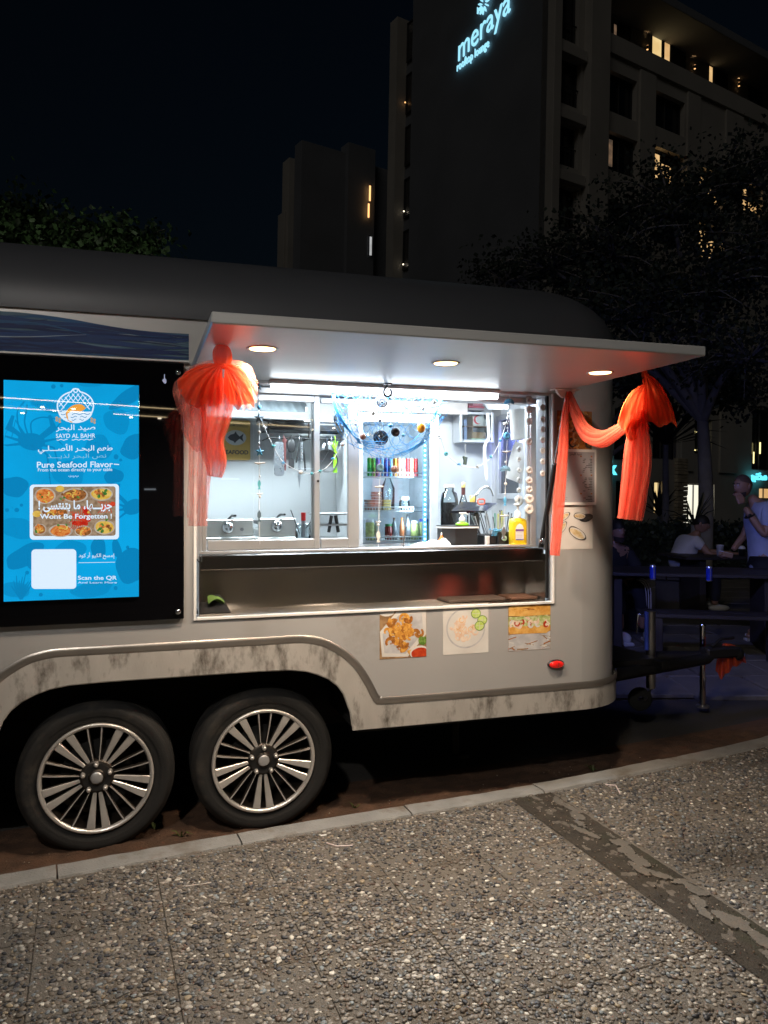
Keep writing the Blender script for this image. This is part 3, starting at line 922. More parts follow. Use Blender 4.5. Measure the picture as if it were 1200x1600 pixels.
# a small pointing hand sticker on the black glass, given an added glow
hp = [(0, 0), (9, -3), (16, 4), (17, 22), (13, 30), (12, 24), (10, 36), (7, 26), (6, 62), (1, 62), (0, 30), (-6, 26), (-12, 20), (-9, 14)]
flat([[(-.993 + x * .00062, 2.010 + y * .00062) for x, y in hp]], SCR, .0006, 'hand_sticker', mat('glowing_sticker_white', (.55, .60, .8), .5, emit=(.4, .5, .8), estr=.25), disp)
mb = MB(); mb.box(((SX0 + SX1) / 2, PF - .0125, (SZ0 + SZ1) / 2), (SX1 - SX0 + .004, .002, SZ1 - SZ0 + .004), .0005); mb.build('cover_glass', [glassy('cover_glass', (1, 1, 1), .7, .01)], disp)
lamp('AREA', 'display_light', ((SX0 + SX1) / 2, PF - .02, 1.55), .5, (.15, .55, 1.0), disp, size=.5, size_y=.85, aim=(0, -1, 0))

# sea graphic above the display ------------------------------------------------------------
wave_cols = [(.07, .14, .20), (.012, .045, .16), (.14, .22, .30), (.006, .02, .09), (.02, .09, .22), (.30, .38, .45), (.008, .025, .11)]
WM = [mat('sea_print_%s' % n, c, .65, 0, .25, 14, stretch=(.4, 1, 2.5)) for n, c in zip(('slate', 'navy', 'mist', 'ink', 'blue', 'foam', 'deep'), wave_cols)]
gb = MB(); q = random.Random(11)
x0, x1, zlo = -3.0, -.888, 2.118
def wtop(x): return 2.258 + .012 * math.sin(3.6 * x + 1.2) + .009 * math.sin(7.3 * x + .5) - .018 * max(0, (x + 1.35)) * 2
N_ = 70
gb.prism([[(x0, zlo), (x1, zlo)] + [(x1 - (x1 - x0) * k / N_, wtop(x1 - (x1 - x0) * k / N_)) for k in range(N_ + 1)]], lambda x, z, d: (x, -d, z), .001, None, 0)
for j in range(64):
    c = zlo + .008 + ((j * 7 % 64) / 64) * .128 + q.uniform(-.006, .006)
    a1_, f1, p1, p2 = q.uniform(.008, .022), q.uniform(2.5, 7), q.uniform(0, 6), q.uniform(0, 6)
    xs, L = q.uniform(x0, x1 - .5), q.uniform(.6, 1.7)
    xe = min(x1, xs + L)
    th = q.uniform(.002, .022)
    path = [(xs + (xe - xs) * k / 30, c + a1_ * math.sin(f1 * (xs + (xe - xs) * k / 30) + p1) + .4 * a1_ * math.sin(2.7 * f1 * (xs + (xe - xs) * k / 30) + p2)) for k in range(31)]
    path = [(x, min(max(z, zlo + th * .6), wtop(x) - th * .6)) for x, z in path]
    mi = q.choice([1, 2, 3, 4, 6, 1, 3, 5]) if th < .007 else q.choice([1, 3, 4, 6, 1])
    gb.prism([stroke(path, lambda t: th * math.sin(PI * min(max(t, .02), .98)) ** .6 + .0004)], lambda x, z, d: (x, -d, z), .0012 + .00004 * j, None, mi)
gb.build('sea_graphic', WM, trailer)
mb = MB(); mb.box(((x0 + x1) / 2, -.012, 2.109), (x1 - x0, .024, .008), .002); mb.build('light_edge_strip', [M_whitep], trailer)

# printed pictures stuck on the wall ---------------------------------------------------------
def ph(name, c1, c2, sc=60, rough=.35):
    m = mat(name, c1, rough, 0, .0, sc)
    cr = [n for n in m.node_tree.nodes if n.type == 'VALTORGB'][0]
    cr.color_ramp.elements[0].color = (*c1, 1); cr.color_ramp.elements[1].color = (*c2, 1)
    cr.color_ramp.elements[0].position = .38; cr.color_ramp.elements[1].position = .62
    return m
P_wht = ph('print_white', (.62, .60, .57), (.70, .69, .66), 8); P_fry = ph('print_golden', (.55, .22, .03), (.75, .42, .10), 70); P_fryd = ph('print_brown', (.28, .10, .02), (.48, .20, .04), 80)
P_paper = ph('print_paper', (.55, .55, .56), (.42, .42, .44), 20); P_red = ph('print_red', (.40, .03, .01), (.55, .07, .02), 60); P_grn = ph('print_green', (.10, .20, .03), (.22, .36, .08), 90)
P_shr = ph('print_shrimp', (.72, .50, .36), (.80, .68, .56), 50); P_wood = ph('print_board', (.38, .24, .12), (.24, .14, .07), 30); P_lime = ph('print_lime', (.45, .60, .12), (.60, .72, .25), 40)
P_bun = ph('print_bun', (.62, .30, .06), (.78, .48, .15), 30); P_let = ph('print_lettuce', (.35, .42, .12), (.60, .62, .35), 60); P_dk = ph('print_dark', (.03, .03, .035), (.10, .09, .08), 30)
P_mus = ph('print_mussel', (.55, .42, .20), (.72, .62, .42), 60); P_mat = [P_wht, P_fry, P_fryd, P_paper, P_red, P_grn, P_shr, P_wood, P_lime, P_bun, P_let, P_dk, P_mus]
class Print:
    def __init__(self, q0, q1, z0, z1, base, sub=None):
        self.q0, self.q1, self.z0, self.z1 = q0, q1, z0, z1
        self.mb = MB(); self.l = .0012 if q1 < 1.05 else .0034
        nx = 10
        self.mb.grid(lambda u, v: WP(q0 + (q1 - q0) * u, z0 + (z1 - z0) * v, .0012), nx, 2, base, False)
        self.mb.grid(lambda u, v: WP(q0 + (q1 - q0) * u, z0 + (z1 - z0) * v, .0), nx, 2, base, False)
    def fn(self, x, y, d): return WP(self.q0 + (self.q1 - self.q0) * min(max(x, .004), .996), self.z0 + (self.z1 - self.z0) * min(max(y, .004), .996), d)
    def add(self, poly, mi):
        self.l += .000025
        self.mb.prism([poly], self.fn, self.l, None, mi)
    def done(self, name='food_print', label=None): return self.mb.build(name, P_mat, trailer, label=label)
def curl(cx, cy, r, a, w, n=9, span=4.2): return stroke([(cx + r * math.cos(a + span * k / n), cy + r * math.sin(a + span * k / n)) for k in range(n + 1)], lambda t: w * (1 - .55 * t))
q = random.Random(5)
p = Print(-.0215, .2115, .765, 1.0, 7)
p.add([(0, .95), (.25, 1), (0, 1)], 0); p.add(disc(.15, .93, .16, .08, 14), 0); p.add([(.05, .05), (.6, .02), (1, .45), (1, .98), (.35, .93), (.0, .55)], 0)
p.add([(.1, .12), (.55, .08), (.93, .5), (.9, .9), (.4, .86), (.06, .5)], 3)
for k in range(34):
    cx, cy = .42 + q.gauss(0, .17), .52 + q.gauss(0, .17)
    p.add(curl(cx, cy, q.uniform(.05, .09), q.uniform(0, 6.28), q.uniform(.07, .11)), 1 if k % 3 else 2)
for k in range(14): p.add(disc(.42 + q.gauss(0, .18), .52 + q.gauss(0, .18), .02, .012, 8, q.uniform(0, 3), .2, k), 2)
p.add(disc(.86, .08, .22, .15, 22), 0); p.add(disc(.86, .07, .19, .12, 22, 0, .03, 2), 4); p.add(disc(.93, .33, .10, .10, 12, 0, .15, 4), 5)
p.done(label='square print of golden fried shrimps on paper with red sauce')
p = Print(.2966, .5357, .765, 1.006, 0)
p.add(disc(.5, .52, .43, .41, 40), 3); p.add(disc(.5, .52, .40, .38, 40), 0)
for k in range(26):
    a, r = q.uniform(0, 6.28), .26 * math.sqrt(q.random())
    p.add(curl(.46 + r * math.cos(a), .50 + r * math.sin(a), q.uniform(.045, .065), q.uniform(0, 6.28), .06), 6)
    if k % 3 == 0: p.add(curl(.46 + r * math.cos(a), .50 + r * math.sin(a), .05, a, .015), 9)
for (x, y) in ((.72, .80), (.86, .66), (.80, .55)): p.add(disc(x, y, .11, .10, 20), 5); p.add(disc(x, y, .095, .085, 20), 8); p.add(stroke([(x - .09, y), (x + .09, y)], .008), 0); p.add(stroke([(x, y - .08), (x, y + .08)], .008), 0)
p.done(label='square white print of pale shrimps in a bowl with lime slices')
p = Print(.643, .878, .762, .998, 7)
p.add([(0, 0), (1, 0), (1, .38), (0, .34)], 3)
for k in range(26): x, y = q.uniform(0, 1), q.uniform(.02, .36); p.add(stroke([(x, y), (x + q.uniform(-.3, .3), y + q.uniform(-.08, .08))], q.uniform(.006, .03)), q.choice([7, 7, 0, 2, 3]))
p.add([(.0, .42), (.05, .36), (.9, .34), (1, .40), (1, .56), (0, .58)], 9); p.add([(.0, .52), (1, .50), (1, .70), (0, .72)], 10)
for k in range(22): p.add(curl(q.uniform(.05, .95), q.uniform(.52, .64), .05, q.uniform(0, 6), .06), (6, 6, 4, 0)[k % 4])
for k in range(20): p.add(disc(q.uniform(.02, .98), q.uniform(.66, .74), .06, .02, 9, q.uniform(-.4, .4), .2, k), 10)
p.add([(.0, .74), (.3, .72), (1, .73), (1, .93), (.8, .99), (.2, .98), (0, .93)], 9)
for k in range(10): p.add(disc(q.uniform(.05, .95), q.uniform(.84, .95), .08, .015, 9, 0, .2, k), 2 if k % 2 else 1)
p.done(label='square print of a stuffed shrimp roll lying on a wooden board')
def qz(px, py): a = pt(px, py); return a[0], a[2]
# mussel print, menu and the half hidden print beside the hatch
qa, qb = .915, 1.125
z = lambda py, px=895: qz(px, py)[1]
p = Print(qa, qb, z(858), z(790), 0)
for (x, y, r, a) in ((.20, .75, .16, .5), (.62, .76, .17, -.1), (.80, .72, .2, .1), (.55, .36, .26, -.5), (.15, .5, .16, .9)):
    p.add(disc(x, y, r, r * .48, 20, a, .05, 4), 11); 
    if r != .2: p.add(disc(x, y, r * .9, r * .4, 20, a, .04, 2), 0); p.add(disc(x - .01, y, r * .74, r * .30, 16, a, .12, 3), 12)
p.done('mussel_print', 'glossy white print of opened green mussels')
p = Print(qa, qb - .005, z(706), z(642), 2)
for k in range(60): p.add(curl(q.uniform(0, 1), q.uniform(0, 1), q.uniform(.04, .1), q.uniform(0, 6), .07), q.choice([1, 2, 12, 9, 7, 11]))
p.done('pasta_print', 'print of brown seafood pasta, half hidden by the drape')
mb = MB()
m0, m1, mz0, mz1 = qa - .018, qb + .012, z(789), z(702)
mb.grid(lambda u, v: WP(m0 + (m1 - m0) * u, mz0 + (mz1 - mz0) * v, .0115), 10, 2, 0, False)
mb.grid(lambda u, v: WP(m0 + (m1 - m0) * u, mz0 + (mz1 - mz0) * v, .0115 if False else .001), 10, 2, 0, False)
for (qa_, za_, qb_, zb2) in ((m0, mz0, m1, mz0 + .014), (m0, mz1 - .014, m1, mz1), (m0, mz0, m0 + .012, mz1), (m1 - .012, mz0, m1, mz1)):
    mb.grid(lambda u, v: WP(qa_ + (qb_ - qa_) * u, za_ + (zb2 - za_) * v, .015), 10, 2, 1, False)
for v_, zz in ((0, mz0), (1, mz1)): mb.grid(lambda u, v: WP(m0 + (m1 - m0) * u, zz, .001 + .014 * v), 10, 2, 1, False)
menu = mb.build('menu_board', [ph('menu_paper', (.30, .30, .33), (.40, .40, .43), 5), M_whitep], trailer)
mm = MB(); q = random.Random(8)
def mfn(x, y, d): return WP(m0 + (m1 - m0) * x, mz0 + (mz1 - mz0) * y, d)
for (yt, n_) in ((.86, 9), (.52, 9), (.19, 4)):
    mm.prism([[(.60, yt), (.90, yt), (.90, yt + .028), (.60, yt + .028)]], mfn, .0121, None, 1)
    for k in range(n_):
        y = yt - .03 - k * .029; a = q.uniform(.10, .25)
        mm.prism([[(.55 + a, y), (.90, y), (.90, y - .012), (.55 + a, y - .012)]], mfn, .0121, None, 0)
        mm.prism([[(.13, y), (.13 + q.uniform(.10, .2), y), (.2, y - .009), (.13, y - .009)]], mfn, .0121, None, 0)
mm.build('menu_lines', [P_dk, P_fryd], menu, kind='stuff')
text_mb(arabic('صيد البحر'), lambda x, y, d: WP((m0 + m1) / 2 + x, mz1 - .034 + y, .0122), width=.07, bold=.02).build('lettering', [P_dk], menu)

# ------------------------------------------------------------------ coral tulle draped on the hatch
T_a = tulle('coral_tulle', (1.0, .23, .14), .50)
T_b = tulle('orange_tulle', (1.0, .15, .05), .72)
T_c = tulle('pale_coral_tulle', (1.0, .36, .27), .34)
def strand(o, pts, Y, layers=2, pleats=7, depth=.02, mi=0, seed=0, nv=34, nu=44):
    """pts: (px, py, half width px); a gathered strip of cloth hanging at world distance Y"""
    q = random.Random(seed)
    C = spline([Vector(p) for p in pts], 6)
    for L in range(layers):
        ph_ = [q.uniform(0, 6.28) for _ in range(4)]
        kk = pleats + L * 1.7
        def fn(u, v):
            f = v * (len(C) - 1); i = min(int(f), len(C) - 2); c = C[i].lerp(C[i + 1], f - i)
            x = 2 * u - 1
            a, b = C[max(i - 1, 0)], C[min(i + 2, len(C) - 1)]
            dx, dy = b.x - a.x, b.y - a.y; l = math.hypot(dx, dy) or 1
            w = c.z * (1 + .05 * math.sin(v * 9 + ph_[0]) - .08 * L)
            sq = math.sin(x * PI / 2) * .75 + x * .25
            wob = 1.2 * math.sin(v * 7 + ph_[1]) * min(1, v * 3) * (c.z / 20)
            px, py = c.x + (dy / l) * w * -sq + wob, c.y + (dx / l) * w * sq
            d = depth * (math.sin(kk * PI * x * .5 + ph_[2] + .9 * math.sin(v * 3.1 + ph_[3])) * .6 + (L - .5) * .8 + math.sqrt(max(0, 1 - x * x)) * -.9)
            return at(px, py, Y + d)
        o.grid(fn, nu, nv, mi)
def fan(o, A, edge, Y, bulge=10, pleats=9, depth=.03, mi=0, seed=0, up=1.0, layers=2, dome=.55):
    q = random.Random(seed)
    E = spline([Vector((*e, 0)) for e in edge], 6)
    for L in range(layers):
        ph_ = [q.uniform(0, 6.28) for _ in range(4)]
        def fn(u, v):
            f = u * (len(E) - 1); i = min(int(f), len(E) - 2); e = E[i].lerp(E[i + 1], f - i)
            vv = v ** .8
            s_ = 1 - .06 * L
            ax, ay = A[0] + (u - .5) * 6, A[1]
            px = ax + (e.x - ax) * (math.sin(vv * PI / 2) * dome + vv * (1 - dome)) * s_
            py = ay + (e.y - ay) * (vv * (1 - dome) + dome * vv ** 1.8) * s_ - bulge * math.sin(PI * vv) * .4
            py += 2.0 * math.sin(u * pleats * 2 * PI + ph_[0]) * v * up
            d = depth * (math.sin(u * pleats * 2 * PI + ph_[1] + .5 * math.sin(v * 5)) * .20 * (.2 + v) - 1.3 * math.sin(PI * u) * math.sin(PI * min(1, v * .75 + .1)) + .7 * L)
            return at(px, py, Y + d)
        o.grid(fn, 70, 20, mi)
def drape(name, label, Y, base_px): 
    t = thing(name, label, 'tulle drape', at(*base_px, Y), ID)
    return t
# left bow
YL = 2.63
d1 = drape('tulle_bow', 'coral tulle bow with long tails hanging from the left front corner of the hatch', YL, (345, 545))
mb = MB(); strand(mb, [(322, 600, 22), (316, 680, 22), (311, 760, 17), (309, 822, 16)], YL + .04, 2, 9, .014, 0, 1); mb.build('tail', [T_c], d1)
mb = MB(); strand(mb, [(342, 590, 26), (338, 650, 24), (332, 690, 19), (337, 722, 17), (335, 745, 12)], YL + .02, 2, 9, .022, 0, 4); mb.build('tail', [T_a], d1)
mb = MB(); strand(mb, [(312, 590, 24), (304, 640, 20), (306, 678, 19), (314, 704, 8)], YL + .03, 2, 8, .02, 0, 9); mb.build('tail', [T_c], d1)
mb = MB(); fan(mb, (344, 568), [(304, 574), (286, 586), (277, 600), (288, 624), (304, 636), (324, 632), (338, 636), (348, 630)], YL, 5, 7, .05, 0, 2, dome=.22); mb.build('loop', [T_b], d1)
mb = MB(); fan(mb, (349, 568), [(376, 574), (390, 596), (397, 634), (384, 630), (372, 639), (358, 628), (349, 610)], YL - .02, 4, 6, .05, 0, 3, dome=.2); mb.build('loop', [T_b], d1)
mb = MB(); fan(mb, (350, 560), [(292, 578), (270, 606), (280, 644), (300, 660), (320, 650)], YL + .03, 6, 5, .05, 0, 6, layers=2, dome=.25); fan(mb, (350, 560), [(392, 572), (403, 602), (398, 632), (380, 642)], YL + .03, 6, 5, .05, 0, 7, layers=2, dome=.25); mb.build('outer_layer', [T_c], d1)
mb = MB(); cx = at(346, 557, YL)
mb.grid(lambda u, v: (cx[0] + (.030 + .004 * math.sin(12 * PI * u + 3 * v)) * math.cos(2 * PI * u) * math.sin(PI * v) ** .7 + .006 * v, cx[1] + .03 * math.sin(2 * PI * u) * math.sin(PI * v) ** .7, cx[2] + .042 * math.cos(PI * v)), 48, 14, cu=True)
mb.tube([at(345, 573, YL - .028), at(352, 575, YL - .03), at(362, 572, YL - .02)], .006, 8)
mb.build('knot', [T_b], d1)
# right swag
YB, YR = 3.70, 3.165
d2 = drape('tulle_swag', 'orange tulle swag looped from the hatch bracket to a bow at the hatch corner', YR, (1008, 585))
mb = MB(); strand(mb, [(888, 612, 3), (883, 650, 6), (880, 700, 8), (874, 780, 9), (867, 868, 8)], YB, 3, 4, .016, 0, 1); mb.build('tail', [T_a], d2)
def swag(o, P, r, nfold, amp, mi=0, n=26, flat_=.6, seed=0):
    P = spline(P, 8); m = len(P)
    rr = [r[0] + (r[1] - r[0]) * k / (m - 1) + r[2] * math.sin(PI * k / (m - 1)) for k in range(m)]
    def fn(u, v):
        i = int(round(v * (m - 1)))
        d = (P[min(i + 1, m - 1)] - P[max(i - 1, 0)]).normalized()
        a = d.cross(Vector((0, 0, 1))).normalized() if abs(d.z) < .95 else Vector((0, 1, 0)); b = a.cross(d)
        th = 2 * PI * u + v * 1.5
        rad = rr[i] * (1 + amp * math.sin(nfold * 2 * PI * u + seed + 2 * v))
        return P[i] + (a * math.cos(th) * flat_ + b * math.sin(th)) * rad
    o.grid(fn, n * 2, m, mi, cu=True)
mb = MB()
W3 = lambda px, py, Y: Vector(at(px, py, Y))
for sd in (0, 2): swag(mb, [W3(888, 614, 3.70), W3(898, 640, 3.66), W3(915, 675, 3.58), W3(938, 686, 3.48), W3(962, 676, 3.36), W3(990, 655, 3.2)], (.010 + sd * .003, .018, .018), 5, .22, seed=sd)
mb.build('swag', [T_a], d2)
mb = MB(); strand(mb, [(1003, 640, 8), (997, 690, 20), (992, 750, 22), (985, 812, 20)], YR + .02, 3, 7, .025, 0, 12); mb.build('tail', [T_a], d2)
mb = MB(); strand(mb, [(1000, 655, 6), (985, 668, 9), (990, 688, 7)], YR, 2, 4, .02, 0, 13); fan(mb, (1008, 600), [(985, 630), (968, 650), (966, 664), (980, 672), (996, 668), (1010, 655)], YR, 4, 4, .04, 0, 14); mb.build('loop', [T_b], d2)
mb = MB(); fan(mb, (1010, 586), [(1010, 655), (1020, 662), (1036, 667), (1046, 660), (1058, 666), (1050, 645), (1040, 618)], YR - .02, 2, 5, .035, 0, 15); mb.build('loop', [T_b], d2)
mb = MB(); swag(mb, [W3(1006, 580, YR), W3(1012, 600, YR), W3(1010, 640, YR), W3(1004, 662, YR)], (.008, .012, .012), 4, .2, seed=1); mb.build('knot', [T_b], d2)
# scrap of tulle on the coupler
d3 = thing('tulle_scrap', 'dark orange tulle scrap tied to the trailer coupler low at the right', 'tulle scrap', at(1135, 1008, 5.35), ID)
mb = MB(); fan(mb, (1133, 1005), [(1118, 1045), (1126, 1060), (1138, 1050), (1150, 1040), (1166, 1035), (1160, 1022)], 5.3, 3, 5, .06, 0, 21); mb.build('cloth', [T_b], d3)
# ================================================================== HANGING DECORATIONS
M_cord = mat('white_cord', (.72, .72, .72), .7)
M_teal = mat('teal_ornament', (.10, .42, .46), .4, 0, .15, 30); M_sky = mat('light_blue_ornament', (.10, .36, .60), .35, 0, .15, 40)
M_shell = mat('shell_white', (.68, .68, .66), .35, 0, .08, 60); M_slate = mat('slate_star', (.10, .15, .18), .5, 0, .25, 40); M_stick = mat('driftwood', (.62, .56, .50), .7, 0, .15, 30)
M_blk = mat('black_ornament', (.01, .012, .02), .3, 0, .3, 30); M_net = mat('blue_net_cord', (.05, .30, .66), .6, 0, .15, 30); M_flo = mat('orange_float', (.85, .33, .03), .3, 0, .1, 40)
TD = .025
def star(o, c, r, k=.45, d=.008, n=5, rot=0):
    L = [((r if j % 2 == 0 else r * k) * math.sin(PI * j / n + rot), (r if j % 2 == 0 else r * k) * math.cos(PI * j / n + rot)) for j in range(2 * n)]
    vs = [(c[0] + x, c[1], c[2] + z) for x, z in L] + [(c[0], c[1] - d, c[2]), (c[0], c[1] + d, c[2])]
    m = 2 * n
    o.add(vs, [(j, (j + 1) % m, m) for j in range(m)] + [((j + 1) % m, j, m + 1) for j in range(m)])
def scallop(o, c, r, up=1, ribs=9):
    n = 36
    def fn(u, v):
        a = R_(-105 + 210 * u); rr = r * v * (1 - .04 * math.cos(ribs * 2 * PI * u))
        return (c[0] + rr * math.sin(a), c[1] - .010 * (1 - v * v) - .004 * math.cos(ribs * 2 * PI * u) * v, c[2] + up * (rr * math.cos(a) * .85 - r * .1))
    o.grid(fn, n, 6); o.grid(lambda u, v: Vector(fn(1 - u, v)) + Vector((0, .006, 0)), n, 6)
def pebble_disc(o, c, r, th=.008, hole=True):
    o.lathe([(r * .25, -th * .4), (r * .45, -th * .7), (r * .8, -th * .6), (r, 0), (r * .8, th * .6), (.0001, th * .6)] if hole else [(.0001, -th), (r * .6, -th * .8), (r, 0), (r * .6, th), (.0001, th)], c, 20, 0, 'Y')
def orn(kind, px, py, parent, m, r=.02, t=TD, **k):
    c = pt(px, py, t - .006); o = MB()
    if kind == 'star': star(o, c, r)
    elif kind == 'bead': o.ball(c, r, 10, 7)
    elif kind == 'shell': scallop(o, c, r)
    elif kind == 'disc':
        pebble_disc(o, c, r)
    elif kind == 'wheel':
        o.lathe([(r * .78, -.002), (r, -.002), (r, .004), (r * .78, .004)], c, 24, 0, 'Y')
        for j in range(8): a = PI * j / 4; o.tube([c, (c[0] + r * .8 * math.cos(a), c[1], c[2] + r * .8 * math.sin(a))], r * .09, 5)
        for j in range(8): a = PI * (j + .5) / 4; o.ball((c[0] + r * .55 * math.cos(a), c[1], c[2] + r * .55 * math.sin(a)), (r * .16, .003, r * .16), 8, 5)
        o.ball(c, (r * .28, .004, r * .28), 10, 6)
    elif kind == 'stick': o.tube([(c[0] - r, c[1], c[2] + .002), (c[0] - r * .3, c[1], c[2] - .001), (c[0] + r, c[1], c[2] + .003)], [.003, .0045, .003], 8)
    elif kind == 'fish':
        o.prism([[(x, y) for x, y in ((0, r), (.3 * r, .5 * r), (.34 * r, 0), (.12 * r, -.6 * r), (.34 * r, -r), (-.34 * r, -r), (-.12 * r, -.6 * r), (-.34 * r, 0), (-.3 * r, .5 * r))]], lambda x, y, d: (c[0] + x, c[1] + d, c[2] + y), -.003, .003)
    elif kind == 'float': o.ball(c, (r * .75, r * .75, r), 14, 10)
    return o.build({'stick': 'driftwood_stick', 'wheel': 'snowflake_disc', 'disc': 'shell_disc'}.get(kind, kind), [m], parent)
def cord(pxs, parent, t=TD, r=.0016, m=None, name='cord'):
    o = MB(); o.tube(spline([pt(x, y, t) for x, y in pxs], 6), r, 4); return o.build(name, [m or M_cord], parent)

g = thing('star_string', 'long vertical string of slate and blue stars with driftwood sticks at the left pane', 'hanging ornament', pt(405, 598, TD))
cord([(404, 596), (405, 700), (405, 800), (406, 850)], g)
for a in (('star', 404, 604, M_slate, .021), ('stick', 405, 625, M_stick, .022), ('bead', 405, 636, M_sky, .010), ('bead', 405, 645, M_shell, .005), ('star', 405, 653, M_slate, .026), ('bead', 405, 675, M_stick, .007), ('bead', 405, 693, M_shell, .005),
          ('star', 406, 706, mat('blue_star', (.05, .22, .34), .4), .023), ('stick', 406, 724, M_stick, .024), ('bead', 406, 744, M_shell, .005), ('fish', 405, 757, M_teal, .022), ('stick', 406, 772, M_shell, .014), ('bead', 406, 776, M_stick, .006), ('fish', 405, 806, M_slate, .026)):
    orn(a[0], a[1], a[2], g, a[3], a[4])
g = thing('shell_garland', 'thin white garland of small shells and stars swagged across the sliding window', 'garland', pt(413, 668, TD))
cord([(408, 655), (413, 668), (427, 697), (443, 722), (470, 737), (490, 739), (508, 732), (522, 716), (535, 693), (548, 672), (565, 660), (600, 658)], g)
for a in (('star', 413, 668, M_shell, .012), ('star', 427, 697, M_teal, .013), ('star', 443, 723, M_sky, .011), ('bead', 470, 738, M_shell, .010), ('bead', 487, 740, M_teal, .007), ('star', 500, 736, M_teal, .012), ('shell', 521, 717, M_sky, .010), ('bead', 535, 694, M_shell, .011), ('bead', 556, 662, M_shell, .009)):
    orn(a[0], a[1], a[2], g, a[3], a[4])
g = thing('shell_garland', 'white cord garland with shells and a white star right of the fridge', 'garland', pt(797, 620, TD))
cord([(797, 600), (795, 640), (790, 664), (781, 690), (768, 714), (747, 729), (732, 730), (718, 726), (698, 709), (688, 682), (676, 655), (660, 640)], g)
for a in (('star', 746, 729, M_shell, .013), ('star', 767, 714, M_teal, .012), ('bead', 782, 688, M_sky, .008), ('bead', 789, 662, M_shell, .009), ('bead', 793, 653, M_shell, .006), ('shell', 718, 726, M_sky, .010), ('disc', 697, 709, M_teal, .011), ('disc', 686, 682, M_shell, .011), ('bead', 793, 669, M_shell, .005)):
    orn(a[0], a[1], a[2], g, a[3], a[4])
g = thing('shell_string', 'vertical string of light blue fan shells with a small fish, near the right window frame', 'hanging ornament', pt(795, 600, TD))
cord([(797, 598), (795, 640), (792, 700), (789, 780), (788, 835)], g, r=.0016)
for a in (('shell', 796, 629, M_sky, .027), ('bead', 794, 646, M_shell, .007), ('bead', 793, 662, M_shell, .006), ('disc', 792, 681, M_sky, .019), ('stick', 791, 706, M_stick, .022), ('bead', 790, 722, M_shell, .006), ('shell', 790, 734, mat('dusty_blue_shell', (.14, .27, .36), .5), .027),
          ('bead', 790, 756, M_stick, .008), ('bead', 789, 772, M_shell, .005), ('fish', 789, 783, M_sky, .022), ('stick', 788, 806, M_shell, .022), ('fish', 787, 832, mat('pewter', (.35, .36, .37), .35, .7), .032)):
    orn(a[0], a[1], a[2], g, a[3], a[4])
g = thing('snowflake_string', 'vertical string with two black snowflake discs hanging in front of the fishing net', 'hanging ornament', pt(598, 605, -.02))
cord([(598, 604), (597, 680), (593, 760), (591, 856)], g, t=-.02)
for a in (('wheel', 597, 628, M_blk, .026), ('wheel', 596, 681, M_blk, .028), ('bead', 594, 650, M_shell, .006), ('bead', 594, 657, M_blk, .007), ('star', 594, 703, M_shell, .013), ('bead', 594, 712, M_shell, .006), ('disc', 594, 731, mat('dusty_blue_disc', (.10, .25, .36), .5), .020), ('stick', 592, 761, M_stick, .022), ('bead', 592, 772, M_shell, .005), ('stick', 591, 816, M_shell, .012), ('bead', 591, 820, M_shell, .007), ('fish', 591, 838, M_shell, .028)):
    orn(a[0], a[1], a[2], g, a[3], a[4], t=-.02)
# the fishing net ------------------------------------------------------------------
g = thing('fishing_net', 'light blue fishing net draped in a swag over the fridge side of the hatch', 'fishing net', pt(600, 608, .0))
def netp(u, v, ph=0.0):
    px = 517 + (697 - 517) * (u + .04 * math.sin(6 * u + ph) * v)
    top = 606 + 8 * math.sin(u * 9 + ph) * .4
    bot = 622 + 98 * max(0, math.sin(PI * min(max(u * .93 + .05, 0), 1))) ** .7
    py = top + (bot - top) * (v ** 1.15)
    return pt(px, py + 2 * math.sin(17 * u + 9 * v + ph), -.005 - .035 * math.sin(PI * u) * v + .012 * math.sin(20 * u + 7 * v + ph))
mb = MB(); q = random.Random(2)
for layer in range(2):
    ph_ = layer * 2.3
    for k in range(-9, 13):
        for sg in (-1, 1):
            path = []
            for j in range(19):
                v = j / 18
                u = k / 12 + sg * v * .48 + .012 * math.sin(j * 1.9 + k)
                if 0 <= u <= 1: path.append(netp(u, v, ph_))
            if len(path) > 2: mb.tube(path, .0011, 3, caps=False, sm=False)
for k in range(6): mb.tube([netp(u / 20, .86 + .02 * k + .01 * math.sin(u + k), k * .7) for u in range(1, 20)], .0013, 3, caps=False)
mb.build('mesh', [M_net], g, kind='stuff')
mb = MB()
for k in range(4): mb.tube(spline([pt(517 + k * 1.5, 604, -.01), pt(524 + k, 640, -.02 - .004 * k), pt(540 + k * 2, 668 + k, -.03), pt(565, 688 + 2 * k, -.03), pt(600, 690 + 4 * k, -.03)], 5), .0022, 5)
for k in range(4): mb.tube(spline([pt(700 - 6 * k, 604, -.01), pt(686 + k, 626, -.02), pt(680 - k * 2, 655, -.03), pt(664 - 3 * k, 690 + k, -.03), pt(630 - 6 * k, 712, -.03)], 5), .0020, 5)
mb.build('edge_rope', [M_net], g)
for a in (('float', 658, 668, M_flo, .026), ('bead', 567, 682, mat('brown_shell', (.20, .10, .08), .4), .016), ('bead', 616, 733, mat('brown_shell', ()), .018), ('bead', 583, 645, M_shell, .012), ('bead', 661, 638, M_shell, .010), ('bead', 678, 628, M_shell, .009), ('bead', 610, 665, M_sky, .010), ('disc', 618, 675, M_blk, .022), ('bead', 630, 680, M_sky, .008)):
    orn(a[0], a[1], a[2], g, a[3], a[4], t=-.045)
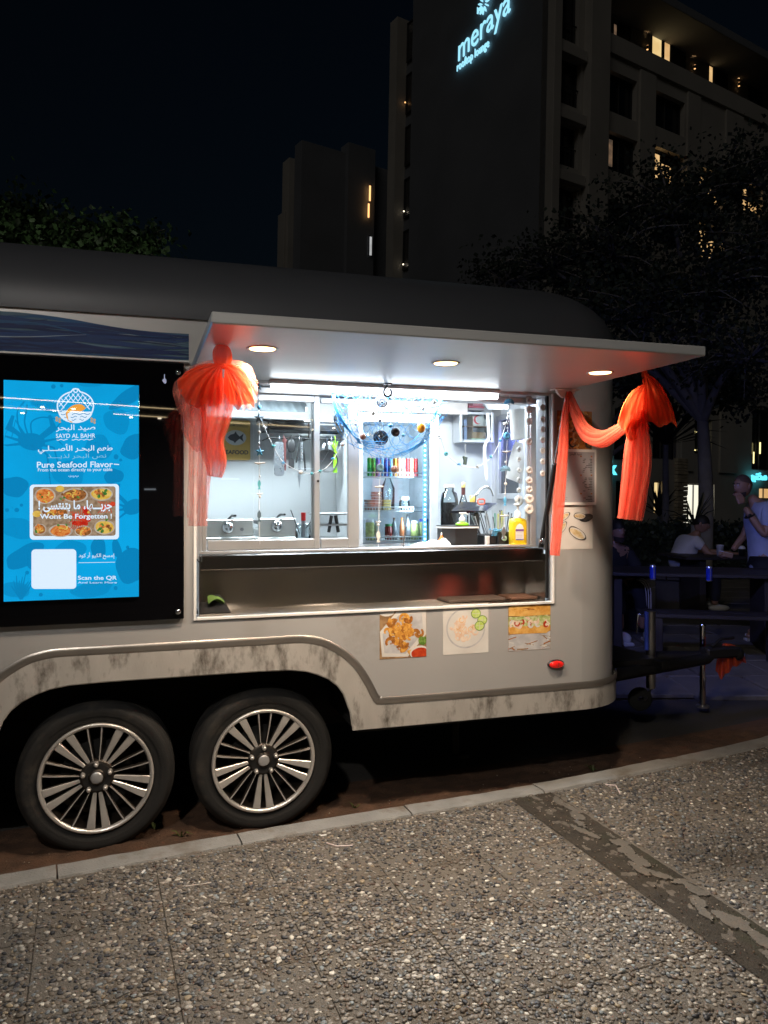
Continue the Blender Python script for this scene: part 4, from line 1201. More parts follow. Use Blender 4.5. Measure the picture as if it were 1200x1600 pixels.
# white disc strings on the right jamb
def discs(px, ys, t, lab, rx=.020):
    g = thing('disc_string', lab, 'hanging ornament', pt(px, ys[0], t))
    cord([(px, 606), (px, ys[-1])], g, t=t)
    for y in ys: orn('disc', px, y, g, M_shell, rx if y < 780 else .027, t=t)
discs(827, (625, 640, 658, 690, 735, 751, 765, 780, 796), .06, 'string of white pebble discs on the right window frame')
discs(848, (637, 655, 671, 687, 704, 721, 740), .03, 'string of white pebble discs hanging nearest the gas strut', .017)
discs(811, (702, 718, 735, 750, 766, 782), .17, 'faint string of white discs behind the frame, beside the paper sheet', .014)

# ================================================================== INSIDE THE TRAILER
def L2(px, py, t): return pt(px, py, t)
M_yel = mat('sign_yellow', (.62, .42, .12), .5, 0, .08, 12, dirt=(.45, .32, .12), dirt_amt=.3)
M_ink = mat('sign_ink', (.05, .06, .07), .6)
BW = 1.592       # just in front of the back wall
def bwz(px, py, t=BW): a = pt(px, py, t); return a[0], a[2]
# seafood sign
x0, z1 = bwz(345, 656); x1, z0 = bwz(391, 719)
sg_ = thing('seafood_sign', 'yellow PREMIUM QUALITY SEAFOOD sign with a fish on the kitchen wall', 'sign', (x0, BW, z0))
mb = MB(); mb.prism([rrect(x0, z0, x1, z1, .012)], lambda x, z, d: (x, BW - d, z), .004, 0)
mb.build('plate', [M_yel], sg_)
wS, hS, cxS = x1 - x0, z1 - z0, (x0 + x1) / 2
def SF(x, y, d): return (x, BW - .0048 - d, y)
mb = MB(); mb.prism([disc(cxS, z0 + hS * .56, wS * .36, wS * .26, 28)], SF, .0, None); mb.build('oval', [mat('sign_grey', (.55, .60, .62), .5)], sg_)
mb = MB()
fc = (cxS, z0 + hS * .56); k = wS * .27
mb.prism([[(fc[0] + k * x, fc[1] + k * y) for x, y in ((-1, 0), (-.7, .35), (-.2, .5), (.0, .8), (.15, .5), (.5, .15), (1.0, .55), (.85, 0), (1.0, -.5), (.5, -.12), (.1, -.45), (-.1, -.7), (-.3, -.45), (-.75, -.3))]], SF, .001, None)
for y in (.33, .4, .66, .74): mb.prism([[(x0 + .03 * 0 + .008, z0 + hS * y), (x0 + .03, z0 + hS * y), (x0 + .03, z0 + hS * y + .0015), (x0 + .008, z0 + hS * y + .0015)]], SF, .001, None)
mb.build('fish_print', [M_ink], sg_)
text_mb('SEAFOOD', lambda x, y, d: SF(cxS + x, z0 + hS * .14 + y, .001), width=wS * .86, bold=.03).build('lettering', [M_ink], sg_)
text_mb('PREMIUM QUALITY', lambda x, y, d: SF(cxS + x, z0 + hS * .80 + y + .010 - (x / wS * 2) ** 2 * .018, .001), width=wS * .84, bold=.01).build('lettering', [M_ink], sg_)

# range hood
M_hood = mat('hood_steel', (.42, .48, .52), .35, .6, .1, 6)
hd = thing('range_hood', 'sloping corrugated steel range hood above the fryers', 'range hood', L2(400, 640, 1.2))
hx0, hx1 = L2(290, 640, 1.3)[0], L2(475, 640, 1.3)[0]
hz0 = L2(400, 648, 1.25)[2]
mb = MB(); mb.grid(lambda u, v: (hx0 + (hx1 - hx0) * u, 1.26 + .32 * v, hz0 + .02 + .15 * v + .006 * math.sin(u * 70)), 160, 2, sm=True); mb.build('baffle_filter', [M_hood], hd)
mb = MB(); mb.box(((hx0 + hx1) / 2, 1.245, hz0), (hx1 - hx0 + .04, .03, .05), .004)
mb.prism([[(1.26, hz0 - .02), (1.26, hz0 + .06), (1.5, hz0 + .2), (1.59, hz0 + .2), (1.59, hz0 + .12)]], lambda y, z, d: (hx1 + d, y, z), .0, .012)
mb.build('canopy', [M_steel2], hd)
# fryers
def fryer(lab, p0, p1, knob, lampx, t):
    a, b = L2(p0[0], p0[1], t), L2(p1[0], p1[1], t)
    x0, x1, z1, z0 = a[0], b[0], a[2], b[2]
    th = thing('fryer', lab, 'fryer', ((x0 + x1) / 2, t + .2, z0 - .02), group='countertop fryers')
    mb = MB(); mb.box(((x0 + x1) / 2, t + .02, (z0 + z1) / 2), (x1 - x0, .04, z1 - z0), .005); mb.box(((x0 + x1) / 2, t + .2, z0 + .02), (x1 - x0 - .01, .36, z1 - z0 - .06), .006)
    mb.box(((x0 + x1) / 2, t - .004, z0 - .02), (x1 - x0 + .02, .05, .035), .004)
    mb.build('housing', [mat('fryer_white_steel', (.62, .63, .62), .3, .4, .06, 8)], th)
    c = L2(knob[0], knob[1], t - .012)
    mb = MB(); mb.lathe([(.0001, -.022), (.022, -.020), (.030, -.012), (.034, 0), (.036, .010)], c, 24, 0, 'Y'); mb.box((c[0], c[1] - .024, c[2]), (.010, .012, .05), .003); mb.build('knob', [M_chrome], th)
    if lampx:
        c = L2(lampx[0], lampx[1], t - .004); mb = MB(); mb.cyl(c, (c[0], c[1] - .008, c[2]), .010, n=12); mb.build('indicator', [M_alud], th)
    mb = MB(); mb.box(((x0 + x1) / 2, t + .24, z1 - .03), (x1 - x0 - .04, .26, .02), .004); mb.tube([((x0 + x1) / 2, t + .10, z1 - .01), ((x0 + x1) / 2 + .02, t + .02, z1 + .02), ((x0 + x1) / 2 + .03, t - .06, z1 + .022)], .007, 6); mb.build('basket', [M_black], th)
fryer('white steel fryer with a large round knob, left of the two behind the pane', (318, 812), (396, 838), (356, 824), (378, 827), .88)
fryer('white steel fryer with a red marked chrome knob, right of the two fryers', (404, 810), (463, 838), (433, 822), None, .88)
mb = MB(); c = L2(448, 818, .86)
# back counter
cz = L2(430, 852, .95)[2]
ct = thing('back_counter', 'stainless counter along the kitchen wall under the fryers', 'counter', (-.4, 1.2, .5))
mb = MB(); mb.box((-.55, 1.2, cz - .03), (2.1, .75, .04), .004); mb.build('top', [M_steel2], ct)
mb = MB(); mb.box((-.55, 1.22, (cz + .45) / 2), (2.0, .68, cz - .55), .004); mb.build('cabinet', [M_steel2], ct)
# pan rack with pans and hanging utensils
TR_ = 1.38
za = L2(480, 673, TR_)[2]; zb2 = L2(480, 686, TR_)[2]
rx0, rx1 = L2(418, 680, TR_)[0], L2(541, 680, TR_)[0]
rk = thing('pan_rack', 'black wall rack with a hanging rail between the sign and the fridge', 'rack', ((rx0 + rx1) / 2, 1.5, za))
mb = MB()
for k in range(9): t = 1.34 + .02 * k * 1.35; mb.tube([(rx0, t, za), (rx1, t, za)], .005, 6)
mb.tube([(rx0, 1.34, za + .05), (rx1, 1.34, za + .05)], .006, 6); mb.box(((rx0 + rx1) / 2, 1.345, za + .02), (rx1 - rx0, .006, .03), .001)
for x in (rx0, rx1, (rx0 + rx1) / 2): mb.tube([(x, 1.34, za + .05), (x, 1.34, zb2), (x, 1.58, zb2)], .005, 6); mb.tube([(x, 1.34, za), (x, 1.58, za)], .005, 6)
mb.build('shelf', [M_black], rk)
mb = MB(); mb.tube([(rx0, 1.34, zb2), (rx1, 1.34, zb2)], .006, 6); mb.build('rail', [M_black], rk)
def util(name, label, cat, px, py0, build_, mats):
    c = L2(px, py0, 1.33); c = (c[0], 1.325, zb2 - .004)
    mb = MB(Matrix.Translation(c)); mb.tube([(0, .015, .012), (.0, .003, .02), (0, -.012, .008), (0, -.004, -.02)], .003, 5, mi=0); build_(mb)
    mb.build(name, mats, None, TR, c, label, cat)
    return c
M_us = mat('utensil_steel', (.38, .40, .42), .28, .9, .08, 20); M_ub = mat('utensil_black', (.015, .015, .017), .45); M_ug = mat('lime_green_plastic', (.25, .60, .02), .35, emit=None)
S_ = 5.0 / 1200  # metres per photograph pixel at the rack
util('wide_turner', 'wide steel spatula hanging left on the pan rack', 'utensil', 436, 690, lambda o: (o.prism([rrect(-.032, -.235, .032, -.02, .02)], lambda x, y, d: (x, d, y), -.002, .002)), [M_us])
util('whisk', 'dark red handled tool hanging beside the wide spatula', 'utensil', 443, 690, lambda o: (o.tube([(.005, 0, 0), (.008, 0, -.07), (.010, -.002, -.20)], [.010, .008, .005], 8), o.ball((.006, 0, -.015), (.016, .008, .018), 8, 6)), [mat('dark_red', (.10, .03, .03), .4)])
util('strainer', 'black slotted skimmer hanging on the pan rack', 'utensil', 455, 690, lambda o: (o.ball((0, 0, -.045), (.028, .010, .045), 14, 9), o.tube([(0, 0, -.08), (0, 0, -.13)], .005, 6), o.prism([rrect(-.018, -.185, .018, -.125, .010)], lambda x, y, d: (x, d, y), -.002, .002)), [M_ub])
util('tongs', 'steel and black tongs hanging spread on the pan rack', 'utensil', 470, 690, lambda o: (o.tube([(0, 0, 0), (-.018, 0, -.09), (-.03, 0, -.15)], .006, 6), o.tube([(0, 0, 0), (.02, 0, -.09), (.028, 0, -.20)], .006, 6), o.tube([(.002, -.004, -.02), (.002, -.004, -.14)], .012, 10, 1)), [M_ub, M_us])
util('knife', 'long steel knife hanging lowest on the pan rack', 'utensil', 467, 690, lambda o: (o.prism([[(-.006, -.13), (.010, -.13), (.012, -.25), (.004, -.31), (-.006, -.24)]], lambda x, y, d: (x, d + .01, y), -.0015, .0015)), [M_us])
util('frying_pan', 'black frying pan hanging at the right of the pan rack', 'pan', 510, 690, lambda o: (o.tube([(0, 0, 0), (0, 0, -.07)], .010, 6), o.lathe([(.0001, .012), (.060, .012), (.074, -.010), (.072, -.010), (.058, .006), (.0001, .006)], (0, 0, -.135), 28, 0, 'Y')), [M_ub])
util('steel_platter', 'round grey steel platter hanging behind the black frying pan', 'platter', 517, 690, lambda o: (o.lathe([(.0001, -.010), (.03, -.007), (.055, .0), (.057, .003), (.0001, .003)], (0, .02, -.06), 28, 0, 'Y')), [M_us])
util('green_turner', 'lime green slotted spatula hanging beside the black frying pan', 'utensil', 523, 690, lambda o: (o.prism([[(-.012, -.21), (.014, -.21), (.012, -.08), (.004, -.06), (-.006, -.08)]], lambda x, y, d: (x, d, y), -.003, .003), [o.tube([(0, 0, -.07), (a, 0, -.01)], .0035, 5) for a in (-.028, -.012, .005, .02)]), [M_ug])
# pans on the rack
def onrack(name, label, cat, px, fn_, mats):
    c = L2(px, 672, 1.44); c = (c[0], 1.44, za + .006); mb = MB(Matrix.Translation(c)); fn_(mb); mb.build(name, mats, None, TR, c, label, cat)
onrack('saucepan', 'dark saucepan on the left end of the pan rack', 'pan', 437, lambda o: (o.lathe([(.0001, 0), (.045, 0), (.052, .06), (.054, .062), (.050, .06), (.043, .006), (.0001, .006)], n=24), o.tube([(-.05, 0, .05), (-.13, 0, .065)], .007, 6)), [mat('pan_grey', (.05, .055, .06), .4, .5)])
onrack('stock_pot', 'wide dark pot in the middle of the pan rack', 'pot', 458, lambda o: (o.lathe([(.0001, 0), (.066, 0), (.07, .085), (.073, .088), (.068, .085), (.064, .006), (.0001, .006)], n=28), o.tube([(.065, 0, .07), (.1, 0, .075), (.065, .03, .07)], .005, 6)), [mat('pan_grey', ())])
onrack('sieve', 'round steel sieve standing tilted on the pan rack', 'sieve', 478, lambda o: (o.ball((0, 0, .045), (.045, .02, .042), 16, 9), o.tube([(.03, 0, .05), (.08, 0, .09)], .005, 6)), [M_us])
onrack('serving_dish', 'shallow orange dish on the right end of the pan rack', 'dish', 516, lambda o: (o.lathe([(.0001, 0), (.05, 0), (.07, .022), (.068, .024), (.05, .005), (.0001, .005)], n=28)), [mat('dish_orange', (.70, .28, .08), .3, emit=None)])
onrack('ladle', 'round black ladle leaning on the right end of the pan rack', 'ladle', 527, lambda o: (o.ball((0, -.02, .075), (.030, .02, .040), 16, 9), o.tube([(.0, 0, .04), (-.06, 0, .02)], .005, 6)), [M_ub])
# toaster-like wire stand seen through the narrow sash
c0, c1 = L2(497, 803, .75), L2(545, 848, .75)
wsx = thing('plate_rack', 'steel dish rack behind the narrow pane under the utensils', 'dish rack', ((c0[0] + c1[0]) / 2, .85, c1[2]))
mb = MB()
for zz in (c0[2], (c0[2] * .62 + c1[2] * .38), c1[2] + .02): mb.box(((c0[0] + c1[0]) / 2, .85, zz), (c1[0] - c0[0] + .03, .22, .012), .003)
mb.build('shelf', [M_steel2], wsx)
mb = MB()
for x in (c0[0], c1[0]): mb.box((x, .76, (c0[2] + c1[2]) / 2), (.014, .02, c0[2] - c1[2]), .003)
for sg in (-1, 1): mb.tube([((c0[0] + c1[0]) / 2 + sg * .012, .75, c0[2] - .01), ((c0[0] + c1[0]) / 2 + sg * .028, .75, c1[2] + .06)], .010, 6)
mb.build('stand', [M_black], wsx)
# whisk pot with red thing left of the mullion
c = L2(474, 825, .72)
pp = thing('utensil_pot', 'clear pot with a red capped bottle and wires beside the right fryer', 'pot', (c[0], .72, c[2] - .06))
mb = MB(); mb.lathe([(.045, -.06), (.045, .02), (.047, .022)], c, 20, 0, 'Z'); mb.build('jar', [glassy('jar_glass', (.75, .82, .84), .9)], pp)
mb = MB(); mb.cyl((c[0], .72, c[2] - .05), (c[0], .72, c[2] + .06), .012, n=10); mb.cyl((c[0], .72, c[2] + .04), (c[0], .72, c[2] + .085), .013, n=10, mi=1)
mb.tube([(c[0] - .02, .72, c[2] - .03), (c[0] - .07, .72, c[2] + .10)], .0025, 4, 2); mb.tube([(c[0] - .01, .72, c[2] - .03), (c[0] + .07, .72, c[2] + .07)], .0025, 4, 2)
mb.build('bottle', [M_alud, mat('cap_red', (.55, .02, .02), .4), M_black], pp)

# fridge -----------------------------------------------------------------------------
TF = 1.06
fx0, fx1 = L2(556, 700, TF)[0], L2(685, 700, TF)[0]
fz1 = L2(620, 646, TF)[2]; fz0 = .52
fr = thing('display_fridge', 'glass door drinks fridge with a white led strip, seen behind the net', 'fridge', ((fx0 + fx1) / 2, TF + .25, fz0))
M_fr = mat('fridge_white', (.66, .68, .70), .35)
mb = MB()
D0 = .46
mb.box((fx0 + .015, TF + .03 + D0 / 2, (fz0 + fz1) / 2), (.03, D0, fz1 - fz0), .004); mb.box((fx1 - .015, TF + .03 + D0 / 2, (fz0 + fz1) / 2), (.03, D0, fz1 - fz0), .004)
mb.box(((fx0 + fx1) / 2, TF + .03 + D0 / 2, fz1 - .015), (fx1 - fx0 - .062, D0, .03), .004); mb.box(((fx0 + fx1) / 2, TF + D0 + .01, (fz0 + fz1) / 2), (fx1 - fx0 - .062, .02, fz1 - fz0 - .07), .002); mb.box(((fx0 + fx1) / 2, TF + .03 + D0 / 2, fz0 + .03), (fx1 - fx0 - .062, D0, .06), .004)
mb.build('cabinet', [M_fr], fr)
mb = MB(); rect_frame(mb, fx0, fx1, fz0 + .02, fz1 - .002, .045, .055, .055, .06, TF + .012, .03)
dr = mb.build('door', [M_fr], fr)
mb = MB(); mb.box(((fx0 + fx1) / 2, TF + .012, (fz0 + fz1) / 2), (fx1 - fx0 - .09, .005, fz1 - fz0 - .12)); mb.build('pane', [glassy('fridge_glass', (.86, .93, .97), .7)], dr)
M_dot = emis('led_dot', (.78, .92, 1.0), 7); M_strip = emis('led_strip_glow', (.22, .55, 1.0), 1.6)
lx = fx1 - .075
mb = MB(); mb.box((lx, TF + .045, (fz0 + fz1) / 2 - .05), (.024, .008, fz1 - fz0 - .22), .001, 0)
zc_ = fz1 - .16
while zc_ > fz0 + .1: mb.box((lx, TF + .040, zc_), (.010, .004, .010), .001, 1); zc_ -= .031
mb.build('led_strip', [M_strip, M_dot], dr)
lamp('AREA', 'fridge_light', ((fx0 + fx1) / 2 + .1, TF + .06, (fz1 + 1.3) / 2), 3.5, (.72, .88, 1.0), fr, size=.1, size_y=.7, aim=(-.3, 1, 0))
shz = [L2(610, y, TF + .06)[2] for y in (745, 799, 846)]
for z in shz:
    mb = MB()
    mb.tube([(fx0 + .05, TF + .07, z), (fx1 - .07, TF + .07, z)], .004, 5); mb.tube([(fx0 + .05, TF + .07, z + .026), (fx1 - .07, TF + .07, z + .026)], .004, 5)
    k = fx0 + .055
    while k < fx1 - .07: mb.tube([(k, TF + .07, z), (k, TF + .07, z + .026)], .0022, 4); k += .018
    for k in range(10): mb.tube([(fx0 + .05, TF + .1 + k * .036, z), (fx1 - .05, TF + .1 + k * .036, z)], .002, 4)
    mb.build('shelf', [M_whitep], fr)
def lathe_obj(name, label, cat, c, parts, frame=TR, group=None):
    """parts: (child name, profile, material); one part makes a single mesh"""
    if len(parts) == 1:
        mb = MB(Matrix.Translation(c)); mb.lathe(parts[0][1], n=18); return mb.build(name, [parts[0][2]], None, frame, c, label, cat, group)
    t = thing(name, label, cat, c, frame, group)
    for nm, prof, m in parts:
        mb = MB(Matrix.Translation(c)); mb.lathe(prof, n=18); mb.build(nm, [m], t)
    return t
def can_prof(r, h): return [(.0001, 0), (r * .8, 0), (r, .006), (r, h - .008), (r * .82, h), (.0001, h - .003)]
q = random.Random(4)
cc = {'green': (.03, .38, .06), 'blue': (.03, .14, .50), 'light_blue': (.08, .36, .62), 'orange': (.62, .22, .03), 'peach': (.72, .44, .28), 'red': (.50, .03, .03), 'silver': (.5, .5, .52)}
for (px, cn, lab) in ((577, 'green', 'bright green drink can leftmost on the top fridge shelf'), (583.5, 'green', 'second green drink can on the top fridge shelf'), (590, 'blue', 'dark blue drink can beside the green cans in the fridge'), (596.5, 'light_blue', 'light blue drink can third from the fridge middle'),
                     (603, 'blue', 'deep blue drink can right of the light blue can'), (609.5, 'light_blue', 'light blue drink can at the middle of the top fridge shelf'), (617, 'orange', 'orange drink can on the top fridge shelf'), (623.5, 'peach', 'peach coloured drink can left of the silver can'), (630, 'silver', 'silver drink can between peach and red cans'),
                     (637, 'red', 'red drink can on the top fridge shelf'), (643.5, 'peach', 'peach coloured drink can right of the red can'), (650, 'red', 'red drink can nearest the fridge led strip')):
    c = pt(px, 745, TF + .12)
    m = mat('can_' + cn, cc[cn], .28, .5, .35, 30)
    cn_ = lathe_obj('drink_can', lab, 'drink can', (c[0], TF + .12, shz[0] + .004), [('body', can_prof(.0135, .115), m), ('lid', [(.0001, .1145), (.0108, .1155), (.0115, .117), (.0001, .1165)], M_alu)], group='drink cans in the fridge')
# stacked food on the middle shelf
for k, (px, n_, col, lab) in enumerate(((578, 4, (.45, .22, .14), 'stack of reddish wraps on the middle fridge shelf, left'), (588, 7, (.50, .34, .26), 'tallest stack of brown trays on the middle fridge shelf'), (603, 4, (.60, .45, .15), 'stack of yellowish trays on the middle fridge shelf'))):
    c = pt(px, 799, TF + .14); mb = MB(Matrix.Translation((c[0], TF + .14, shz[1] + .006)))
    for j in range(n_): mb.box((q.uniform(-.004, .004), 0, .008 + .017 * j), (.052, .07, .014), .004)
    mb.build('food_packs', [mat('food_pack_%s' % 'abc'[k], col, .6, 0, .3, 40)], None, TR, (c[0], TF + .14, shz[1] + .006), lab, 'food packs')
c = pt(632, 799, TF + .14); J = (c[0], TF + .14, shz[1] + .006)
lathe_obj('glass_jar', 'clear jar with a white lid on the middle fridge shelf', 'jar', J, [('body', [(.0001, 0), (.032, .002), (.036, .02), (.034, .055), (.028, .065)], glassy('jar_glass', ())), ('lid', [(.030, .064), (.031, .085), (.0001, .087)], M_whitep)])
c = pt(606, 799, TF + .32)
lathe_obj('water_bottle', 'large clear plastic bottle at the back of the middle fridge shelf', 'bottle', (c[0], TF + .32, shz[1] + .006), [('body', [(.0001, 0), (.045, .002), (.047, .14), (.02, .2), (.018, .23)], glassy('bottle_plastic', (.80, .86, .88), 1.0)), ('cap', [(.02, .228), (.02, .25), (.0001, .252)], M_sky)])
bt = [(578, .028, .13, (.45, .50, .16), 'clear', 'pale green jar leftmost on the bottom fridge shelf'), (588, .018, .12, (.35, .38, .30), 'grey', 'slim grey bottle beside the pale green jar'), (607, .024, .10, (.20, .02, .015), 'green', 'dark red jam jar with a green lid in the fridge'), (616, .018, .14, (.16, .17, .18), 'black', 'dark bottle right of the red jam jar'), (628, .016, .14, (.50, .16, .06), 'orange', 'slim orange sauce bottle in the fridge'),
      (637, .018, .16, (.50, .50, .42), 'black', 'tall pale bottle with a dark cap on the bottom fridge shelf'), (648, .026, .12, (.55, .52, .20), 'clear', 'yellowish pickle jar near the fridge led strip'), (662, .030, .13, (.60, .60, .30), 'blue', 'jar with blue label rightmost on the bottom fridge shelf')]
for (px, r, h, col, cap, lab) in bt:
    c = pt(px, 846, TF + .12); cm = {'clear': M_whitep, 'grey': M_alud, 'green': mat('cap_green', (.02, .22, .06), .4), 'black': M_black, 'orange': mat('cap_orange', (.6, .18, .05), .4), 'blue': mat('cap_blue', (.08, .12, .45), .4)}[cap]
    m = mat('jar_%s' % cap, col, .25, 0, .3, 50)
    slim = r < .022
    bp_ = [(.0001, 0), (r * .9, .001), (r, .008), (r, h * (.6 if slim else .82)), (r * (.45 if slim else .85), h * .85), (r * (.4 if slim else .85), h * .9)]
    lathe_obj('sauce_bottle' if slim else 'food_jar', lab, 'bottle' if slim else 'jar', (c[0], TF + .12, shz[2] + .006), [('body', bp_, m), ('cap', [(r * (.45 if slim else .9), h * .87), (r * (.45 if slim else .92), h), (.0001, h + .001)], cm)])
# fridge header picture and black round board inside the top
mb = MB(); c = L2(598, 672, TF + .2); mb.lathe([(.0001, 0), (.05, 0), (.05, .01), (.0001, .01)], (c[0] + .02, TF + .3, c[2] - .04), 24, 0, 'Y'); mb.build('round_tray', [M_black], None, TR, (c[0] + .02, TF + .3, c[2] - .04), 'black round tray standing in the upper fridge behind the net', 'tray')
# timber shelf band above fridge
mb = MB(); a, b = L2(566, 622, 1.3), L2(690, 640, 1.3); mb.box(((a[0] + b[0]) / 2 + .1, 1.45, (a[2] + b[2]) / 2 + .02), (b[0] - a[0] + .3, .02, .12), .003); mb.build('top_board', [mat('pale_board', (.55, .50, .46), .6)], fr)

# first aid cabinet, papers, ribbon ------------------------------------------------------
TC_ = 1.46
a, b = L2(718, 643, TC_), L2(770, 692, TC_)
cb = thing('first_aid_cabinet', 'small grey wall cabinet with glass door, red crescent box and boxes inside', 'cabinet', ((a[0] + b[0]) / 2, TC_ + .06, b[2]))
mb = MB()
x0, x1, z0, z1 = a[0], b[0], b[2], a[2]
rect_frame(mb, x0, x1, z0, z1, .012, .012, .012, .012, TC_ + .06, .12, .002); mb.box(((x0 + x1) / 2, TC_ + .122, (z0 + z1) / 2), (x1 - x0 - .02, .006, z1 - z0 - .02)); mb.build('case', [M_alu], cb)
mb = MB(); rect_frame(mb, x0 - .002, x1 + .002, z0, z1, .018, .018, .018, .018, TC_ - .008, .014, .002); dd = mb.build('door', [M_alu], cb)
mb = MB(); mb.box(((x0 + x1) / 2, TC_ - .008, (z0 + z1) / 2), (x1 - x0 - .03, .003, z1 - z0 - .03)); mb.build('pane', [M_glass], dd)
mb = MB(); mb.cyl((x0 + .018, TC_ - .03, (z0 + z1) / 2), (x0 + .018, TC_ - .014, (z0 + z1) / 2), .006, n=8); mb.tube([(x0 + .018, TC_ - .03, (z0 + z1) / 2), (x0 + .019, TC_ - .032, (z0 + z1) / 2 - .1)], .002, 4); mb.build('key', [M_black], dd)
mb = MB(); mb.box(((x0 + x1) / 2 + .01, TC_ + .06, (z0 + z1) / 2 + .008), (x1 - x0 - .06, .08, .004)); mb.box((x0 + (x1 - x0) * .42, TC_ + .06, (z0 + z1) / 2), (.004, .09, z1 - z0 - .05)); mb.build('inner_shelf', [mat('brown_board', (.30, .16, .08), .6)], cb)
M_bx = mat('carton_white', (.75, .74, .72), .5)
def carton(label, x, z, w, h, m, d=.05):
    mb = MB(); mb.box((x, TC_ + .05, z + h / 2), (w, d, h), .002); return mb.build('carton', [m], None, TR, (x, TC_ + .05, z), label, 'carton')
W_, H_ = x1 - x0, z1 - z0
t = thing('crescent_box', 'white box with a red crescent on the upper cabinet shelf', 'carton', (x0 + W_ * .60, TC_ + .05, z0 + H_ * .55))
mb = MB(); bxc = (x0 + W_ * .60, TC_ + .05, z0 + H_ * .55 + .045); mb.box(bxc, (.085, .05, .085), .002); mb.build('box', [M_bx], t)
mb = MB(); ar = [(.032 * math.cos(a_), .032 * math.sin(a_)) for a_ in [R_(60 + 240 * k / 20) for k in range(21)]]; ai = [(.010 + .026 * math.cos(a_), .026 * math.sin(a_)) for a_ in [R_(300 - 240 * k / 20) for k in range(21)]]
mb.prism([ar + ai], lambda x, z, d: (bxc[0] + x - .003, bxc[1] - .026 - d, bxc[2] + z), .001, None); mb.build('crescent', [mat('crescent_red', (.65, .02, .04), .4)], t)
carton('narrow blue and white box at the left in the wall cabinet', x0 + W_ * .22, z0 + .02, .022, .14, mat('carton_blue', (.25, .32, .55), .5))
carton('brown carton lying under the crescent box', x0 + W_ * .62, z0 + .03, .11, .045, mat('carton_brown', (.32, .20, .10), .6))
carton('long white and green box on the cabinet floor', x0 + W_ * .60, z0 + .014, .12, .015, mat('carton_green', (.45, .62, .45), .5), .08)
carton('small white medicine box at the right in the cabinet', x0 + W_ * .85, z0 + H_ * .55, .03, .05, M_bx)
c = ((x0 + x1) / 2 - .01, TC_ + .06, z1 + .012)
for k, (w, h, m, dx, lab) in enumerate(((.15, .018, mat('folder_grey', (.20, .19, .20), .5), 0, 'grey folder lying on top of the wall cabinet'), (.13, .014, mat('folder_red', (.32, .08, .10), .5), .01, 'dark red folder on the grey one above the cabinet'), (.09, .03, mat('box_pink', (.42, .20, .22), .5), .015, 'pinkish box topmost on the wall cabinet'))):
    zz = c[2] + (0, .018, .033)[k]; mb = MB(); mb.box((c[0] + dx, c[1], zz + h / 2), (w, .10, h), .002, 0, Euler((0, 0, .15 * k))); mb.build('folder' if k < 2 else 'small_box', [m], None, TR, (c[0] + dx, c[1], zz), lab, 'folder' if k < 2 else 'box')
c = L2(727, 720, TC_ - .03); key = thing('key_bunch', 'small dark green key tag hanging below the wall cabinet', 'key tag', (c[0], c[1], c[2]))
mb = MB(); mb.tube([(c[0], c[1], c[2] + .12), (c[0], c[1], c[2] + .02)], .0015, 4); mb.build('string', [M_stick], key)
mb = MB(); mb.box((c[0], c[1], c[2]), (.026, .014, .055), .005, 0, Euler((0, .15, 0))); mb.box((c[0] - .008, c[1], c[2] + .01), (.012, .02, .045), .004, 0, Euler((0, -.3, 0))); mb.build('tag', [mat('olive', (.05, .06, .035), .5)], key)
mb = MB(); P_ = [L2(762, 645, 1.38), L2(764, 680, 1.36), L2(758, 695, 1.36), L2(758, 720, 1.37), L2(760, 752, 1.37)]
PP = spline(P_, 8)
mb.grid(lambda u, v: PP[int(round(v * (len(PP) - 1)))] + Vector(((u - .5) * (.024 if v < .93 else .024 * (1 - v) / .07), .006 * math.sin(v * 12), 0)), 3, len(PP)); mb.build('paper_ribbon', [M_bx], None, TR, P_[0], 'white paper ribbon hanging curled in front of the cabinet', 'ribbon')

# end wall: window with blind, roll, sheet -------------------------------------------------
XW = XE - .004
def ew(px, py):
    """point on the inner end wall"""
    u = (px - 600) / 1200
    # (s, t) on s = XW:  X = XW*CA - t*SA ; Y = Y0 + XW*SA + t*CA
    t = (XW * CA - u * (Y0 + XW * SA)) / (SA + u * CA)
    Y = Y0 + XW * SA + t * CA
    return (XW, t, CAMH + (775 - py) / 1200 * Y)
a, b = ew(781, 650), ew(822, 780)
ww = thing('end_window', 'dark framed window in the end wall behind the hanging strings', 'window', (XW, (a[1] + b[1]) / 2, b[2]))
mb = MB(); y0_, y1_, z0, z1 = b[1], a[1], b[2], a[2]
for (ya, yb, za_, zb_) in ((y0_, y0_ + .04, z0, z1), (y1_ - .04, y1_, z0, z1), (y0_ + .042, y1_ - .042, z0, z0 + .04), (y0_ + .042, y1_ - .042, z1 - .04, z1)): mb.box((XW - .015, (ya + yb) / 2, (za_ + zb_) / 2), (.03, yb - ya, zb_ - za_), .003)
mb.build('frame', [M_alu], ww)
mb = MB(); mb.box((XW - .006, (y0_ + y1_) / 2, (z0 + z1) / 2), (.006, y1_ - y0_ - .06, z1 - z0 - .06)); mb.build('pane', [mat('night_glass', (.05, .055, .065), .15)], ww)
